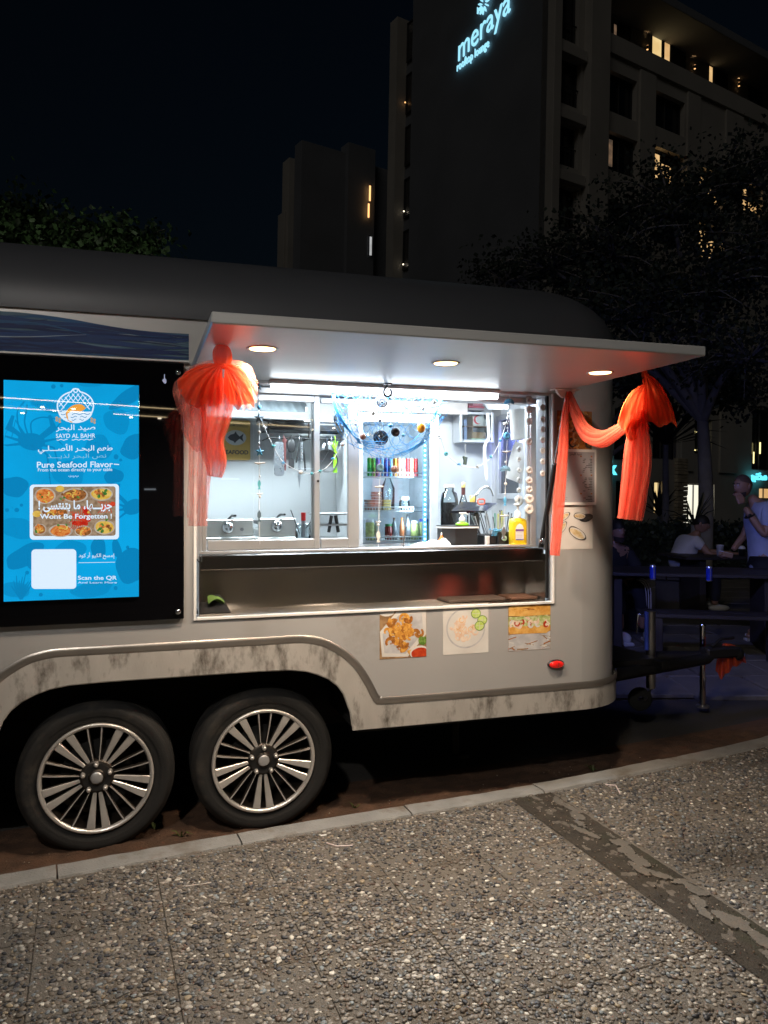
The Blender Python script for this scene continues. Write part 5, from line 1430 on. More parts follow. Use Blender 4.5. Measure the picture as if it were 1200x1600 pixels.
# ceiling flap / vent at the top right
mb = MB(); P4 = [L2(752, 623, 1.2), L2(800, 622, .5), L2(793, 640, .55), L2(762, 640, 1.15)]
mb.add([P4[0], P4[1], P4[2], P4[3]], [(0, 1, 2, 3)]); mb.add([Vector(p) + Vector((0, 0, .02)) for p in P4], [(0, 1, 2, 3)])
mb.build('ceiling_flap', [M_white], None, TR, P4[0], 'pale tilted flap hanging under the trailer ceiling near the cabinet', 'flap')
c = L2(811, 636, .42)
pr = thing('paper_roll', 'white kitchen paper roll hanging upright by the right window frame', 'paper roll', L2(812, 688, .42))
mb = MB(); b_ = L2(812, 687, .42); top = L2(810, 640, .42); mb.cyl(b_, top, .048, .050, 28); mb.build('paper', [M_bx], pr)
mb = MB(); mb.cyl((b_[0], b_[1], b_[2] - .004), (b_[0], b_[1], b_[2] - .001), .020, n=16); mb.build('core', [M_stick], pr)
mb = MB(); P4 = [L2(805, 688, .42), L2(818, 692, .40), L2(817, 757, .40), L2(789, 747, .46)]
mb.grid(lambda u, v: (Vector(P4[0]).lerp(Vector(P4[1]), u)).lerp(Vector(P4[3]).lerp(Vector(P4[2]), u), v) + Vector((0, .012 * math.sin(3 * u + 4 * v), 0)), 8, 10)
mb.build('paper_sheet', [M_bx], None, TR, P4[0], 'large white paper sheet hanging at a slant under the paper roll', 'paper sheet')

# things on the counter just behind the hatch ---------------------------------------------
CZ = 1.266
def onc(px, t): return (pt(px, 800, t)[0], t, CZ)
# worktop behind for the higher things
side = thing('side_counter', 'black topped counter in the right corner behind the hatch', 'counter', (1.0, 1.0, .5))
mb = MB(); mb.box((1.02, 1.02, 1.10), (.60, .50, .03), .003); mb.build('top', [M_black], side); mb = MB(); mb.box((1.02, 1.03, .80), (.58, .46, .56), .003); mb.build('cabinet', [M_steel2], side)
c = L2(702, 850, .85); c = (c[0], .85, 1.117)
z_ = lambda py, t, px=700: pt(px, py, t)[2]
jr = thing('big_jar', 'large glass jar half filled with black coffee beside the fridge', 'jar', c)
h0, h1, h2 = z_(785, .85), z_(768, .85), z_(762, .85)
mb = MB(Matrix.Translation(c)); mb.lathe([(.0001, .002), (.050, .004), (.052, h0 - c[2]), (.0001, h0 - c[2] + .001)], n=24); mb.build('contents', [mat('black_coffee', (.006, .004, .003), .2)], jr)
mb = MB(Matrix.Translation(c)); mb.lathe([(.0001, 0), (.052, .002), (.054, h0 - c[2] + .01), (.045, h1 - c[2] - .01), (.028, h1 - c[2] + .003), (.028, h2 - c[2] + .005)], n=24); mb.build('glass', [glassy('jar_glass', ())], jr)
mb = MB(Matrix.Translation(c)); mb.lathe([(.030, h2 - c[2]), (.031, h2 - c[2] + .016), (.0001, h2 - c[2] + .018)], n=20); mb.build('lid', [M_stick], jr)
c = L2(724, 800, .9); c = (c[0], .9, 1.117)
hb = z_(757, .9, 724) - c[2]
lathe_obj('glass_bottle', 'clear bottle with a dark red neck and gold cap behind the tablet', 'bottle', c, [('body', [(.0001, 0), (.032, .002), (.034, hb * .72), (.012, hb * .86), (.011, hb * .9)], glassy('jar_glass', ())), ('neck_band', [(.012, hb * .87), (.0125, hb * .97)], mat('dark_red', ())), ('cap', [(.013, hb * .96), (.013, hb + .012), (.0001, hb + .013)], mat('gold_cap', (.55, .42, .15), .3, .6))])
c = L2(738, 800, .85); c = (c[0], .85, 1.117); hb = z_(776, .85, 738) - c[2]
lathe_obj('small_bottle', 'small bottle with an amber cap right of the glass bottle', 'bottle', c, [('body', [(.0001, 0), (.016, .002), (.017, hb * .9)], glassy('jar_glass', ())), ('cap', [(.016, hb * .88), (.016, hb + .006), (.0001, hb + .007)], mat('amber', (.5, .3, .05), .3))])
# faucet
fc0 = L2(744, 800, .95)
fa = thing('faucet', 'tall chrome swan neck tap bending over the sink', 'tap', (fc0[0], .95, 1.117))
mb = MB(); mb.tube(spline([(fc0[0], .95, 1.11), L2(743, 785, .95), L2(746, 772, .94), L2(756, 762, .93), L2(766, 763, .92), L2(771, 775, .92)], 6), .009, 10); mb.build('spout', [M_chrome], fa)
mb = MB(); mb.cyl((fc0[0], .95, 1.11), (fc0[0], .95, 1.16), .02, n=14); mb.build('base', [M_chrome], fa)
# dark tablet tilted on a stand with a coral tag
tb = thing('tablet_stand', 'black tilted tablet screen on a stand above the tissue box', 'tablet', onc(735, .40))
P4 = [L2(705, 798, .38), L2(760, 798, .38), L2(776, 786, .62), L2(721, 784, .62)]
mb = MB(); n3 = Vector((0, 0, -.012)); mb.add([Vector(p) for p in P4] + [Vector(p) + n3 for p in P4], [(0, 1, 2, 3), (4, 7, 6, 5), (0, 4, 5, 1), (1, 5, 6, 2), (2, 6, 7, 3), (3, 7, 4, 0)]); mb.build('tablet', [mat('dark_screen', (.012, .014, .02), .12)], tb)
mb = MB(); p_ = L2(742, 800, .42); mb.box((p_[0], .42, (p_[2] + CZ) / 2 - .01), (.035, .06, p_[2] - CZ + .01), .004); mb.box((p_[0], .42, CZ + .006), (.10, .12, .012), .003); mb.build('stand', [M_black], tb)
c = L2(752, 784, .36); mb = MB(); mb.tube([(c[0] + x * .020, c[1], c[2] + y * .014) for x, y in ((-1, -.6), (-.6, -1), (.6, -1), (1, -.6), (1, .6), (.6, 1), (-.6, 1), (-1, .6))], .0045, 8, closed=True); mb.build('coral_clip', [mat('coral_plastic', (.75, .15, .08), .4)], tb)
# black dispenser box with white edge
x0, x1 = pt(694, 820, .22)[0], pt(749, 820, .22)[0]
zt_ = pt(720, 822, .22)[2]
bx = thing('napkin_dispenser', 'black napkin box with a white rim carrying the green soap pump', 'dispenser', ((x0 + x1) / 2, .29, CZ))
xc = (x0 + x1) / 2; wx = (x1 - x0) / 2
ol = [(-wx, .0), (-wx * .35, -.045), (wx, -.045), (wx, .07), (-wx, .07)]
mb = MB(); mb.prism([[(x * .93, y * .9) for x, y in ol]], lambda x, y, d: (xc + x, .27 + y, d), CZ, zt_ - .012); mb.build('case', [M_black], bx)
mb = MB(); mb.prism([ol], lambda x, y, d: (xc + x, .27 + y, d), zt_ - .012, zt_ - .004); mb.build('rim', [M_whitep], bx); mb = MB(); mb.prism([[(x * .96, y * .96) for x, y in ol]], lambda x, y, d: (xc + x, .27 + y, d), zt_ - .0035, zt_ + .002); mb.build('lid', [M_black], bx)
c = (pt(722, 815, .26)[0], .26, zt_ + .002)
k = 1.0
lathe_obj('soap_pump', 'white pump bottle with a lime green base on the black box', 'soap pump', c, [('base', [(.0001, 0), (.036, .0), (.034, .010), (.018, .018), (.012, .020)], mat('lime_green_plastic', ())), ('bottle', [(.012, .018), (.016, .022), (.016, .038), (.010, .044), (.006, .046), (.006, .060)], M_whitep)])
mb = MB(); mb.box((c[0] + .004, c[1] - .0, c[2] + .064), (.038, .016, .009), .003); mb.tube([(c[0] + .02, c[1], c[2] + .064), (c[0] + .034, c[1], c[2] + .056)], .004, 6)
pmp = mb.build('pump_head', [M_whitep], bpy.data.objects['soap_pump'])
# grey box behind and towel pile
c = onc(688, .2)
mb = MB()
q = random.Random(6)
def cloth(u, v):
    x, y = (u - .5) * 2, (v - .5) * 2
    r = max(abs(x), abs(y))
    h = .030 * max(0, 1 - (x * x * .8 + y * y * .9)) + .010 * math.sin(9 * x + 3 * y) * (1 - r) + .014 * math.exp(-((x - .75) ** 2 + (y - .1) ** 2) * 9) * 2
    return (pt(672, 800, .17)[0] + x * .105, .17 + y * .07 + .01 * math.sin(5 * x), CZ + .003 + max(0, h) + .004 * abs(math.sin(14 * x + 8 * y)))
mb.grid(cloth, 34, 22); mb.build('white_towel', [mat('towel_white', (.72, .71, .70), .9, 0, .05, 40, .2, 200)], None, TR, (pt(672, 800, .17)[0], .17, CZ), 'crumpled white cloth lying on the counter below the fridge', 'cloth')
c = (pt(692, 836, .24)[0], .26, CZ)
lathe_obj('sauce_nozzle', 'orange sauce bottle tip showing behind the white cloth', 'sauce bottle', c, [('body', [(.0001, 0), (.017, .001), (.018, .035), (.012, .045), (.004, .062)], mat('bright_orange', (.80, .22, .03), .35)), ('tip', [(.004, .06), (.003, .075), (.0001, .076)], M_whitep)])
mb = MB(); c = onc(733, .14); mb.tube([(c[0] + .034 * math.cos(a), c[1] + .022 * math.sin(a), CZ + .006) for a in [2 * PI * k / 20 for k in range(20)]], .0045, 8, closed=True); mb.tube([(c[0] - .034, c[1], CZ + .006), (c[0] - .06, c[1] - .01, CZ + .004)], .004, 6)
mb.build('yellow_cord_ring', [mat('yellow_plastic', (.75, .55, .05), .4)], None, TR, c, 'small yellow plastic loop lying in front of the black box', 'cord loop')
# cutlery cup, straws, tissue
c = onc(776, .24)
cu_ = thing('cutlery_box', 'black box crammed with wrapped cutlery, beside the yellow bottle', 'cutlery box', c)
hC = pt(776, 832, .24)[2] - CZ
mb = MB(); mb.box((c[0] - .015, .25, CZ + hC * .45), (.15, .10, hC * .9), .006); mb.box((c[0] + .015, .20, CZ + hC * .55), (.075, .05, hC * 1.05), .006); mb.build('case', [M_black], cu_)
mb = MB(); mb.lathe([(.0001, -.0), (.014, .0), (.014, .004)], (c[0] + .012, .171, CZ + hC * .62), 20, 0, 'Y'); mb.build('round_badge', [mat('badge', (.45, .62, .52), .4)], cu_)
q = random.Random(9)
for k in range(26):
    x = c[0] - .085 + k * .0062; lean = -.45 + k * .026 + q.uniform(-.08, .08); hh = q.uniform(.105, .14)
    m = (mat('wrap_grey', (.12, .13, .14), .25), mat('wrap_clear', (.45, .48, .50), .2), mat('wrap_dark', (.03, .03, .035), .3), mat('wrap_yellow', (.50, .52, .12), .3), mat('wrap_green', (.05, .30, .18), .4))[q.choice([0, 0, 1, 1, 2, 2]) if k < 14 else q.choice([0, 1, 2, 3, 4, 3])]
    mb = MB(); y = .26 + q.uniform(-.03, .03)
    a_, b_ = Vector((x, y, CZ + hC * .7)), Vector((x + math.sin(lean) * hh, y, CZ + hC * .7 + math.cos(lean) * hh))
    mb.tube([a_, a_.lerp(b_, .75), b_], [.0035, .0045, .007], 6, flat=.4); mb.build('wrapped_fork', [m], cu_)
mb = MB()
for k in range(18): x = c[0] - .03 + q.uniform(-.025, .025); mb.tube([(x, .19, CZ + hC * .8), (x + q.uniform(-.02, .02), .18, CZ + hC * 1.25)], .002, 4); mb.ball((x + q.uniform(-.02, .02), .178, CZ + hC * q.uniform(1.15, 1.3)), .005, 6, 4)
mb.build('blue_sticks', [M_sky], cu_, kind='stuff')
mb = MB(); c2 = onc(763, .15); mb.box((c2[0], .165, CZ + .032), (.024, .012, .055), .004, 0, Euler((0, .05, 0))); mb.build('tissue_pack', [M_bx], None, TR, c2, 'small white tissue pack leaning on the cutlery box', 'tissue pack')
# yellow bottle
c = onc(809, .13)
yb = thing('yellow_bottle', 'yellow detergent bottle with a white pump at the counter right end', 'detergent bottle', c)
M_y = mat('yellow_bottle_plastic', (.80, .56, .02), .28)
hY = pt(809, 810, .13)[2] - CZ
w_, d_ = .044, .030
def yl(o, prof, m0=0):
    o.grid(lambda u, v: (c[0] + math.copysign(abs(math.cos(2 * PI * u)) ** .55, math.cos(2 * PI * u)) * w_ * prof[int(round(v * (len(prof) - 1)))][0], .13 + math.copysign(abs(math.sin(2 * PI * u)) ** .6, math.sin(2 * PI * u)) * d_ * prof[int(round(v * (len(prof) - 1)))][0], CZ + prof[int(round(v * (len(prof) - 1)))][1] * hY), 40, len(prof), m0, cu=True)
mb = MB(); yl(mb, [(.01, .0), (.92, .0), (1, .03), (1, .07), (.96, .08), (1, .10), (1, .14), (.96, .15), (1, .17), (1, .86), (.93, .95), (.7, 1.0), (.3, 1.03), (.3, 1.06)]); mb.build('body', [M_y], yb)
mb = MB(); mb.lathe([(.016, hY * 1.0), (.016, hY * 1.22), (.009, hY * 1.26), (.006, hY * 1.28), (.006, hY * 1.42), (.012, hY * 1.43), (.012, hY * 1.52), (.0001, hY * 1.53)], c, 18); mb.box((c[0] - .012, c[1] - .01, CZ + hY * 1.48), (.030, .012, .010), .003); mb.build('pump', [M_whitep], yb)
mb = MB(); mb.prism([rrect(-.026, .30, .020, .80, .018)], lambda x, y, d: (c[0] + x, .13 - d_ - .0006 - d, CZ + y * hY if False else CZ + (y) * hY), .0, None)
mb.v = []; mb.f = []; mb.mi = []; mb.sm = []
mb.prism([[(-.028, .26), (.018, .26), (.018, .66), (.010, .78), (-.005, .83), (-.020, .78), (-.028, .66)]], lambda x, y, d: (c[0] + x, .13 - d_ - .001, CZ + y * hY), 0, None, 0)
mb.prism([[(-.028, .56), (.018, .56), (.018, .64), (-.028, .64)]], lambda x, y, d: (c[0] + x, .13 - d_ - .0015, CZ + y * hY), 0, None, 1)
mb.prism([[(-.028, .27), (.018, .27), (.018, .30), (-.028, .30)]], lambda x, y, d: (c[0] + x, .13 - d_ - .0015, CZ + y * hY), 0, None, 2)
for k in range(4): mb.prism([[(-.024, .36 + k * .05), (.010, .36 + k * .05), (.010, .372 + k * .05), (-.024, .372 + k * .05)]], lambda x, y, d: (c[0] + x, .13 - d_ - .0015, CZ + y * hY), 0, None, 3)
mb.build('label', [M_whitep, mat('label_purple', (.20, .10, .30), .4), mat('label_blue', (.06, .10, .50), .4), mat('label_grey', (.4, .4, .45), .5)], yb)
# black pen / chopstick on the counter and things in the tray
mb = MB(); a_, b_ = L2(630, 855, .1), L2(634, 824, .14); mb.tube([a_, b_], [.003, .0045], 8); mb.build('black_brush', [M_black], None, TR, a_, 'thin black stick standing on the sill under the fridge', 'stick')
c = L2(333, 955, .12)
tc_ = thing('folded_rag', 'black and green rag lying at the left end of the steel tray', 'rag', (c[0], .14, 1.004))
q = random.Random(12)
mb = MB(); mb.grid(lambda u, v: (c[0] + (u - .5) * .15, .14 + (v - .5) * .14, 1.006 + .06 * max(0, 1 - (2 * u - 1) ** 4) * max(0, 1 - (2 * v - 1) ** 2) * (1 + .3 * math.sin(9 * u + 4 * v))), 20, 14); mb.build('cloth', [mat('black_cloth', (.012, .012, .013), .9)], tc_)
mb = MB(); mb.grid(lambda u, v: (c[0] + .01 + (u - .5) * .07, .10 + (v - .5) * .07, 1.048 + .022 * math.sin(3 * u + v) + .012 * math.sin(9 * v)), 12, 8); mb.build('green_fold', [mat('green_cloth', (.12, .22, .05), .9)], tc_)
for k, (p0, p1, col, lab) in enumerate(((690, 778, (.10, .07, .055), 'dark brown mat lying left in the steel tray'), (786, 858, (.16, .08, .05), 'reddish brown mat at the right end of the tray'))):
    x0, x1 = pt(p0, 940, .15)[0], min(pt(p1, 940, .15)[0], .84)
    mb = MB(); mb.box(((x0 + x1) / 2, .17, 1.012), (x1 - x0, .22, .014), .003); mb.build('tray_mat', [mat('mat_%s' % 'ab'[k], col, .7, 0, .2, 20, .1)], None, TR, ((x0 + x1) / 2, .17, 1.004), lab, 'mat')
# ================================================================== GROUND
M_asph = mat('dark_asphalt', (.045, .042, .040), .85, 0, .25, 3, .5, 90, dirt=(.08, .06, .045), dirt_amt=.3, dirt_scale=1.5)
mb = MB(); mb.box((0, 40, -.25), (300, 300, .5)); mb.build('ground', [M_asph], None, ID, (0, 40, 0), kind='structure')
KP = [(-3.4, 1.90), (-2.3, 2.42), (-1.415, 2.83), (-.93, 3.050), (-.278, 3.325), (.607, 3.675), (1.327, 4.00), (2.23, 4.46), (3.2, 5.06), (4.5, 6.0), (6.5, 7.6), (9, 9.9)]
KC = spline([(x, y, 0) for x, y in KP], 12)
def kerbY(x):
    for a, b in zip(KC, KC[1:]):
        if a.x <= x <= b.x: return a.y + (b.y - a.y) * (x - a.x) / (b.x - a.x)
    return KC[-1].y if x > 0 else KC[0].y
# soil strip between the kerb and the wheels
M_soil = mat('red_soil', (.085, .045, .026), .95, 0, .35, 14, .7, 120, dirt=(.06, .035, .022), dirt_amt=.45, dirt_scale=5)
from mathutils import noise as nz
mb = MB()
def soil(u, v):
    x = -3.2 + 8.5 * u; y = kerbY(x) + .05 + v * (.85 - .45 * u)
    h = .030 * (nz.noise(Vector((x * 3, y * 3, 0))) + .5) + .014 * nz.noise(Vector((x * 14, y * 14, 3))) + .008 * nz.noise(Vector((x * 40, y * 40, 1)))
    return (x, y, max(.003, .012 + h) * (1 - v ** 3) + .002)
mb.grid(soil, 520, 50); mb.build('soil_strip', [M_soil], None, ID, (0, 3.5, 0), kind='structure')
q = random.Random(21)
def ico():
    t = (1 + 5 ** .5) / 2
    v = [(-1, t, 0), (1, t, 0), (-1, -t, 0), (1, -t, 0), (0, -1, t), (0, 1, t), (0, -1, -t), (0, 1, -t), (t, 0, -1), (t, 0, 1), (-t, 0, -1), (-t, 0, 1)]
    v = [Vector(p).normalized() for p in v]
    f = [(0, 11, 5), (0, 5, 1), (0, 1, 7), (0, 7, 10), (0, 10, 11), (1, 5, 9), (5, 11, 4), (11, 10, 2), (10, 7, 6), (7, 1, 8), (3, 9, 4), (3, 4, 2), (3, 2, 6), (3, 6, 8), (3, 8, 9), (4, 9, 5), (2, 4, 11), (6, 2, 10), (8, 6, 7), (9, 8, 1)]
    return v, f
def ico2():
    v, f = ico(); v = list(v); c = {}; g = []
    def mid(a, b):
        k = (min(a, b), max(a, b))
        if k not in c: c[k] = len(v); v.append(((v[a] + v[b]) / 2).normalized())
        return c[k]
    for a, b, d in f:
        x, y, z = mid(a, b), mid(b, d), mid(d, a); g += [(a, x, z), (b, y, x), (d, z, y), (x, y, z)]
    return v, g
I1 = [np.array([tuple(p) for p in ico()[0]]), np.array(ico()[1])]
I2 = [np.array([tuple(p) for p in ico2()[0]]), np.array(ico2()[1])]
def pebble_mesh(name, items, base, mats, frame, loc, kind='stuff', label=None, cat=None):
    """items: x, y, z, rx, ry, rz, angle, colour"""
    bv, bf = base
    A = np.array([i[:7] for i in items]); n = len(A)
    rg_ = np.random.RandomState(5)
    V = bv[None] * (1 + rg_.uniform(-.16, .16, (n, len(bv), 1)))
    V = V * A[:, None, 3:6]
    c, s = np.cos(A[:, 6])[:, None], np.sin(A[:, 6])[:, None]
    X = V[..., 0] * c - V[..., 1] * s + A[:, None, 0] - loc[0]; Y = V[..., 0] * s + V[..., 1] * c + A[:, None, 1] - loc[1]; Z = V[..., 2] + A[:, None, 2] - loc[2]
    P = np.stack([X, Y, Z], -1).reshape(-1, 3)
    F = (bf[None] + (np.arange(n) * len(bv))[:, None, None]).reshape(-1, 3)
    me = bpy.data.meshes.new(name)
    me.vertices.add(len(P)); me.vertices.foreach_set('co', P.astype(np.float32).ravel())
    me.loops.add(len(F) * 3); me.loops.foreach_set('vertex_index', F.astype(np.int32).ravel())
    me.polygons.add(len(F)); me.polygons.foreach_set('loop_start', np.arange(0, len(F) * 3, 3, dtype=np.int32)); me.polygons.foreach_set('loop_total', np.full(len(F), 3, dtype=np.int32))
    me.update(calc_edges=True)
    me.polygons.foreach_set('use_smooth', [True] * len(F))
    at_ = me.color_attributes.new('stone_colour', 'FLOAT_COLOR', 'POINT')
    cc_ = np.repeat(np.array([(*i[7], 1) for i in items], dtype=np.float32), len(bv), 0)
    at_.data.foreach_set('color', cc_.ravel())
    me.materials.append(mats)
    o = bpy.data.objects.new(name, me); COL.objects.link(o); o.matrix_world = frame @ Matrix.Translation(loc)
    return tag(o, label, cat, None, kind)
M_peb = bpy.data.materials.new('pebble'); M_peb.use_nodes = True
nt = M_peb.node_tree; b_ = nt.nodes['Principled BSDF']; va = nt.nodes.new('ShaderNodeAttribute'); va.attribute_name = 'stone_colour'
tcn = nt.nodes.new('ShaderNodeTexCoord'); nn = nt.nodes.new('ShaderNodeTexNoise'); nn.inputs['Scale'].default_value = 160; nn.inputs['Detail'].default_value = 4
mrn = nt.nodes.new('ShaderNodeMapRange'); mrn.inputs[3].default_value = .7; mrn.inputs[4].default_value = 1.25
mxn = nt.nodes.new('ShaderNodeMix'); mxn.data_type = 'RGBA'; mxn.blend_type = 'MULTIPLY'; mxn.inputs[0].default_value = 1
nt.links.new(tcn.outputs['Object'], nn.inputs['Vector']); nt.links.new(nn.outputs[0], mrn.inputs[0]); nt.links.new(va.outputs[0], mxn.inputs[6]); nt.links.new(mrn.outputs[0], mxn.inputs[7]); nt.links.new(mxn.outputs[2], b_.inputs['Base Color'])
b_.inputs['Roughness'].default_value = .5
# kerb stones
M_kerb = mat('kerb_concrete', (.24, .235, .22), .8, 0, .15, 9, .5, 120, dirt=(.15, .12, .09), dirt_amt=.35, dirt_scale=5)
kr = thing('kerb', None, None, (0, 3.4, 0), ID); kr['kind'] = 'structure'
KL = [0]
for a, b in zip(KC, KC[1:]): KL.append(KL[-1] + (b - a).length)
def kat(L):
    for i in range(len(KL) - 1):
        if KL[i] <= L <= KL[i + 1]: f = (L - KL[i]) / (KL[i + 1] - KL[i]); return KC[i].lerp(KC[i + 1], f), (KC[i + 1] - KC[i]).normalized()
    return KC[-1], (KC[-1] - KC[-2]).normalized()
L_ = .12; k = 0
while L_ < KL[-1] - 1:
    ln = q.uniform(.66, .86); dz = q.uniform(-.003, .003); tw = q.uniform(-.004, .004)
    mb = MB()
    sec = [(.004, -.12), (.001, .072), (.008, .0845), (.020, .088), (.100, .088), (.112, .0845), (.120, .070), (.120, -.12)]
    m_ = 14
    rows_ = []
    for j in range(m_ + 1):
        p_, d_ = kat(L_ + (ln - .007) * j / m_); nrm = Vector((-d_.y, d_.x, 0))
        rows_.append([p_ + nrm * (s_[0] + tw * (j / m_ - .5) * 2 + (.0035 * nz.noise(Vector((L_ * 7 + j * .9, i * 2.1, 0))) if 0 < i < 7 else 0)) + Vector((0, 0, s_[1] + dz + (.003 * nz.noise(Vector((L_ * 9 + j * 1.1, i * 1.3, 5))) if 0 < i < 7 else 0))) for i, s_ in enumerate(sec)])
    mb.grid(lambda u, v: rows_[int(round(v * m_))][int(round(u * 7))], 8, m_ + 1, sm=False)
    for rr2 in (rows_[0], rows_[-1]): mb.add(rr2, [tuple(range(8))])
    mb.build('kerb_stone', [M_kerb], kr); L_ += ln; k += 1
# paving slabs of exposed pebbles
PA = R_(21); PV = Matrix.Translation((0, 3.40, 0)) @ Matrix.Rotation(PA, 4, 'Z'); PVi = PV.inverted()
M_slab = mat('pebble_slab_cement', (.150, .132, .110), .88, 0, .18, 7, .8, 180, dirt=(.11, .085, .06), dirt_amt=.45, dirt_scale=3)
M_bed = mat('joint_dirt', (.13, .112, .092), .95, 0, .3, 30, .6, 200)
pvm = MB()
bedp = [(-4.2, -3.5), (9, -3.5)] + [(p.x, p.y + .01) for p in KC[::-1] if p.x > -3.3]
pvm.prism([bedp], lambda x, y, d: (x, y, d), .0745, -.05); pav = pvm.build('pavement', [M_bed], None, ID, (0, 0, 0), kind='structure')
G = .41; cols = [(.664 - G * k, .664 - G * (k - 1)) for k in range(1, 12)]; cols = [(a, b) for a, b in cols]
colsR = [(.893 + G * k, .893 + G * (k + 1)) for k in range(0, 13)]
slab0 = None; slabs = []
def kclip(poly):
    """keep the part of a slab (world xy) on the camera's side of the kerb"""
    out = []
    n = len(poly)
    f = lambda p: kerbY(p[0]) - .012 - p[1]
    for i in range(n):
        a, b = poly[i], poly[(i + 1) % n]; fa, fb = f(a), f(b)
        if fa >= 0: out.append(a)
        if fa * fb < 0: t = fa / (fa - fb); out.append((a[0] + (b[0] - a[0]) * t, a[1] + (b[1] - a[1]) * t))
    return out
for (xa, xb) in cols + colsR:
    for r in range(-9, 10):
        y0_, y1_ = -.435 + G * r, -.435 + G * (r + 1)
        cx, cy = (xa + xb) / 2, (y0_ + y1_) / 2
        wc = PV @ Vector((cx, cy, 0))
        if wc.y < 0.4 or abs(wc.x) > wc.y * .5 + 1.5 or wc.y > kerbY(wc.x) + .3: continue
        cor = [(xa + .0015, y0_ + .0015), (xb - .0015, y0_ + .0015), (xb - .0015, y1_ - .0015), (xa + .0015, y1_ - .0015)]
        w4 = [tuple((PV @ Vector((*p, 0)))[:2]) for p in cor]
        cl = kclip(w4)
        if len(cl) < 3: continue
        dz = q.uniform(-.0007, .0007)
        if len(cl) == 4 and all(abs(a[0] - b[0]) < 1e-9 for a, b in zip(cl, w4)):
            if slab0 is None:
                mb = MB(); mb.box((0, 0, .060), (G - .003, G - .003, .040), .002); slab0 = mb.build('paving_slab', [M_slab], pav); s_ = slab0
            else:
                s_ = slab0.copy(); COL.objects.link(s_)
            s_.matrix_local = Matrix.Translation((wc.x, wc.y, dz)) @ Matrix.Rotation(PA, 4, 'Z')
        else:
            mb = MB(); mb.prism([cl], lambda x, y, d: (x, y, d), .080 + dz, .04); mb.build('paving_slab', [M_slab], pav)
        slabs.append((cx, cy))
pal = [(.23, .205, .175)] * 6 + [(.115, .112, .108)] * 6 + [(.04, .04, .045)] * 6 + [(.14, .115, .09)] * 7 + [(.30, .27, .23)] * 4 + [(.46, .43, .38)] + [(.60, .57, .50), (.16, .18, .19), (.22, .25, .26), (.11, .075, .055), (.30, .24, .16)]
near, far = [], []
cell = .0140
for iy in range(int(5.9 / cell)):
    for ix in range(int(8.6 / cell)):
        X, Y = -2.9 + (ix + q.uniform(.1, .9)) * cell, 1.15 + (iy + q.uniform(.1, .9)) * cell
        if abs(X) > Y * .5 + .95 or Y > kerbY(X) - .02: continue
        out_ = abs(X) > Y * .5 + .08 or Y < 2.0
        l = PVi @ Vector((X, Y, 0))
        if .655 < l.x < .905: continue
        bx_ = ((l.x - .664) % G) if l.x < .7 else ((l.x - .893) % G); by_ = (l.y + .435) % G
        if min(bx_, G - bx_, by_, G - by_) < .004: continue
        d_ = nz.noise(Vector((X * 2.2, Y * 2.2, 0)))
        if q.random() > .80 + .4 * d_: continue
        r = q.choice((.0050, .0060, .0068, .0078, .0090, .0105, .012)) * q.uniform(.78, 1.06)
        c = q.choice(pal); g_ = q.uniform(.8, 1.2)
        it = (X, Y, .0812 + q.uniform(-.0018, .0018), r, r * q.uniform(.55, .9), r * q.uniform(.30, .5), q.uniform(0, 6.28), tuple(min(1, x * g_) for x in c))
        (near if Y < 2.9 and not out_ else far).append(it)
pebble_mesh('pebbles', near, I2, M_peb, ID, (0, 2.4, .08)); pebble_mesh('pebbles', far, I1, M_peb, ID, (1, 3.4, .08))
# broken channel between the slabs
M_dirt = mat('channel_dirt', (.042, .034, .025), .95, 0, .35, 12, .8, 150, dirt=(.025, .030, .012), dirt_amt=.35, dirt_scale=2.5)
M_patch = mat('cement_patch', (.125, .112, .095), .85, 0, .15, 12, .5, 120, dirt=(.16, .13, .10), dirt_amt=.4, dirt_scale=8)
mb = MB()
def chan(u, v):
    x, y = .664 + .229 * u, -3.4 + 3.45 * v
    return (x, y, .0795 + .005 * nz.noise(Vector((x * 18, y * 18, 0))) + .004 * nz.noise(Vector((x * 55, y * 55, 2))) - .004 * math.sin(PI * u))
mb.grid(chan, 40, 260); ch = mb.build('drain_channel', [M_dirt], None, PV, (.77, -1, 0), kind='structure')
for k in range(34):
    y = .02 - 2.3 * (k / 34) ** .9; x = .835 + q.uniform(-.03, .045) - (.09 if k % 5 == 0 else 0)
    pl = disc(x, y, q.uniform(.012, .034), q.uniform(.02, .085), 60, q.uniform(-.25, .25), .20, k)
    pl = [(min(max(p[0] + .012 * nz.noise(Vector((p[0] * 130, p[1] * 130, k))), .67), .888), p[1] + .012 * nz.noise(Vector((p[0] * 90, p[1] * 90, k + 9)))) for p in pl]
    mb = MB(); mb.prism([pl], lambda x, y, d: (x, y, d), .0822 + k * .00008, .070); mb.build('cement_patch', [M_patch], ch)
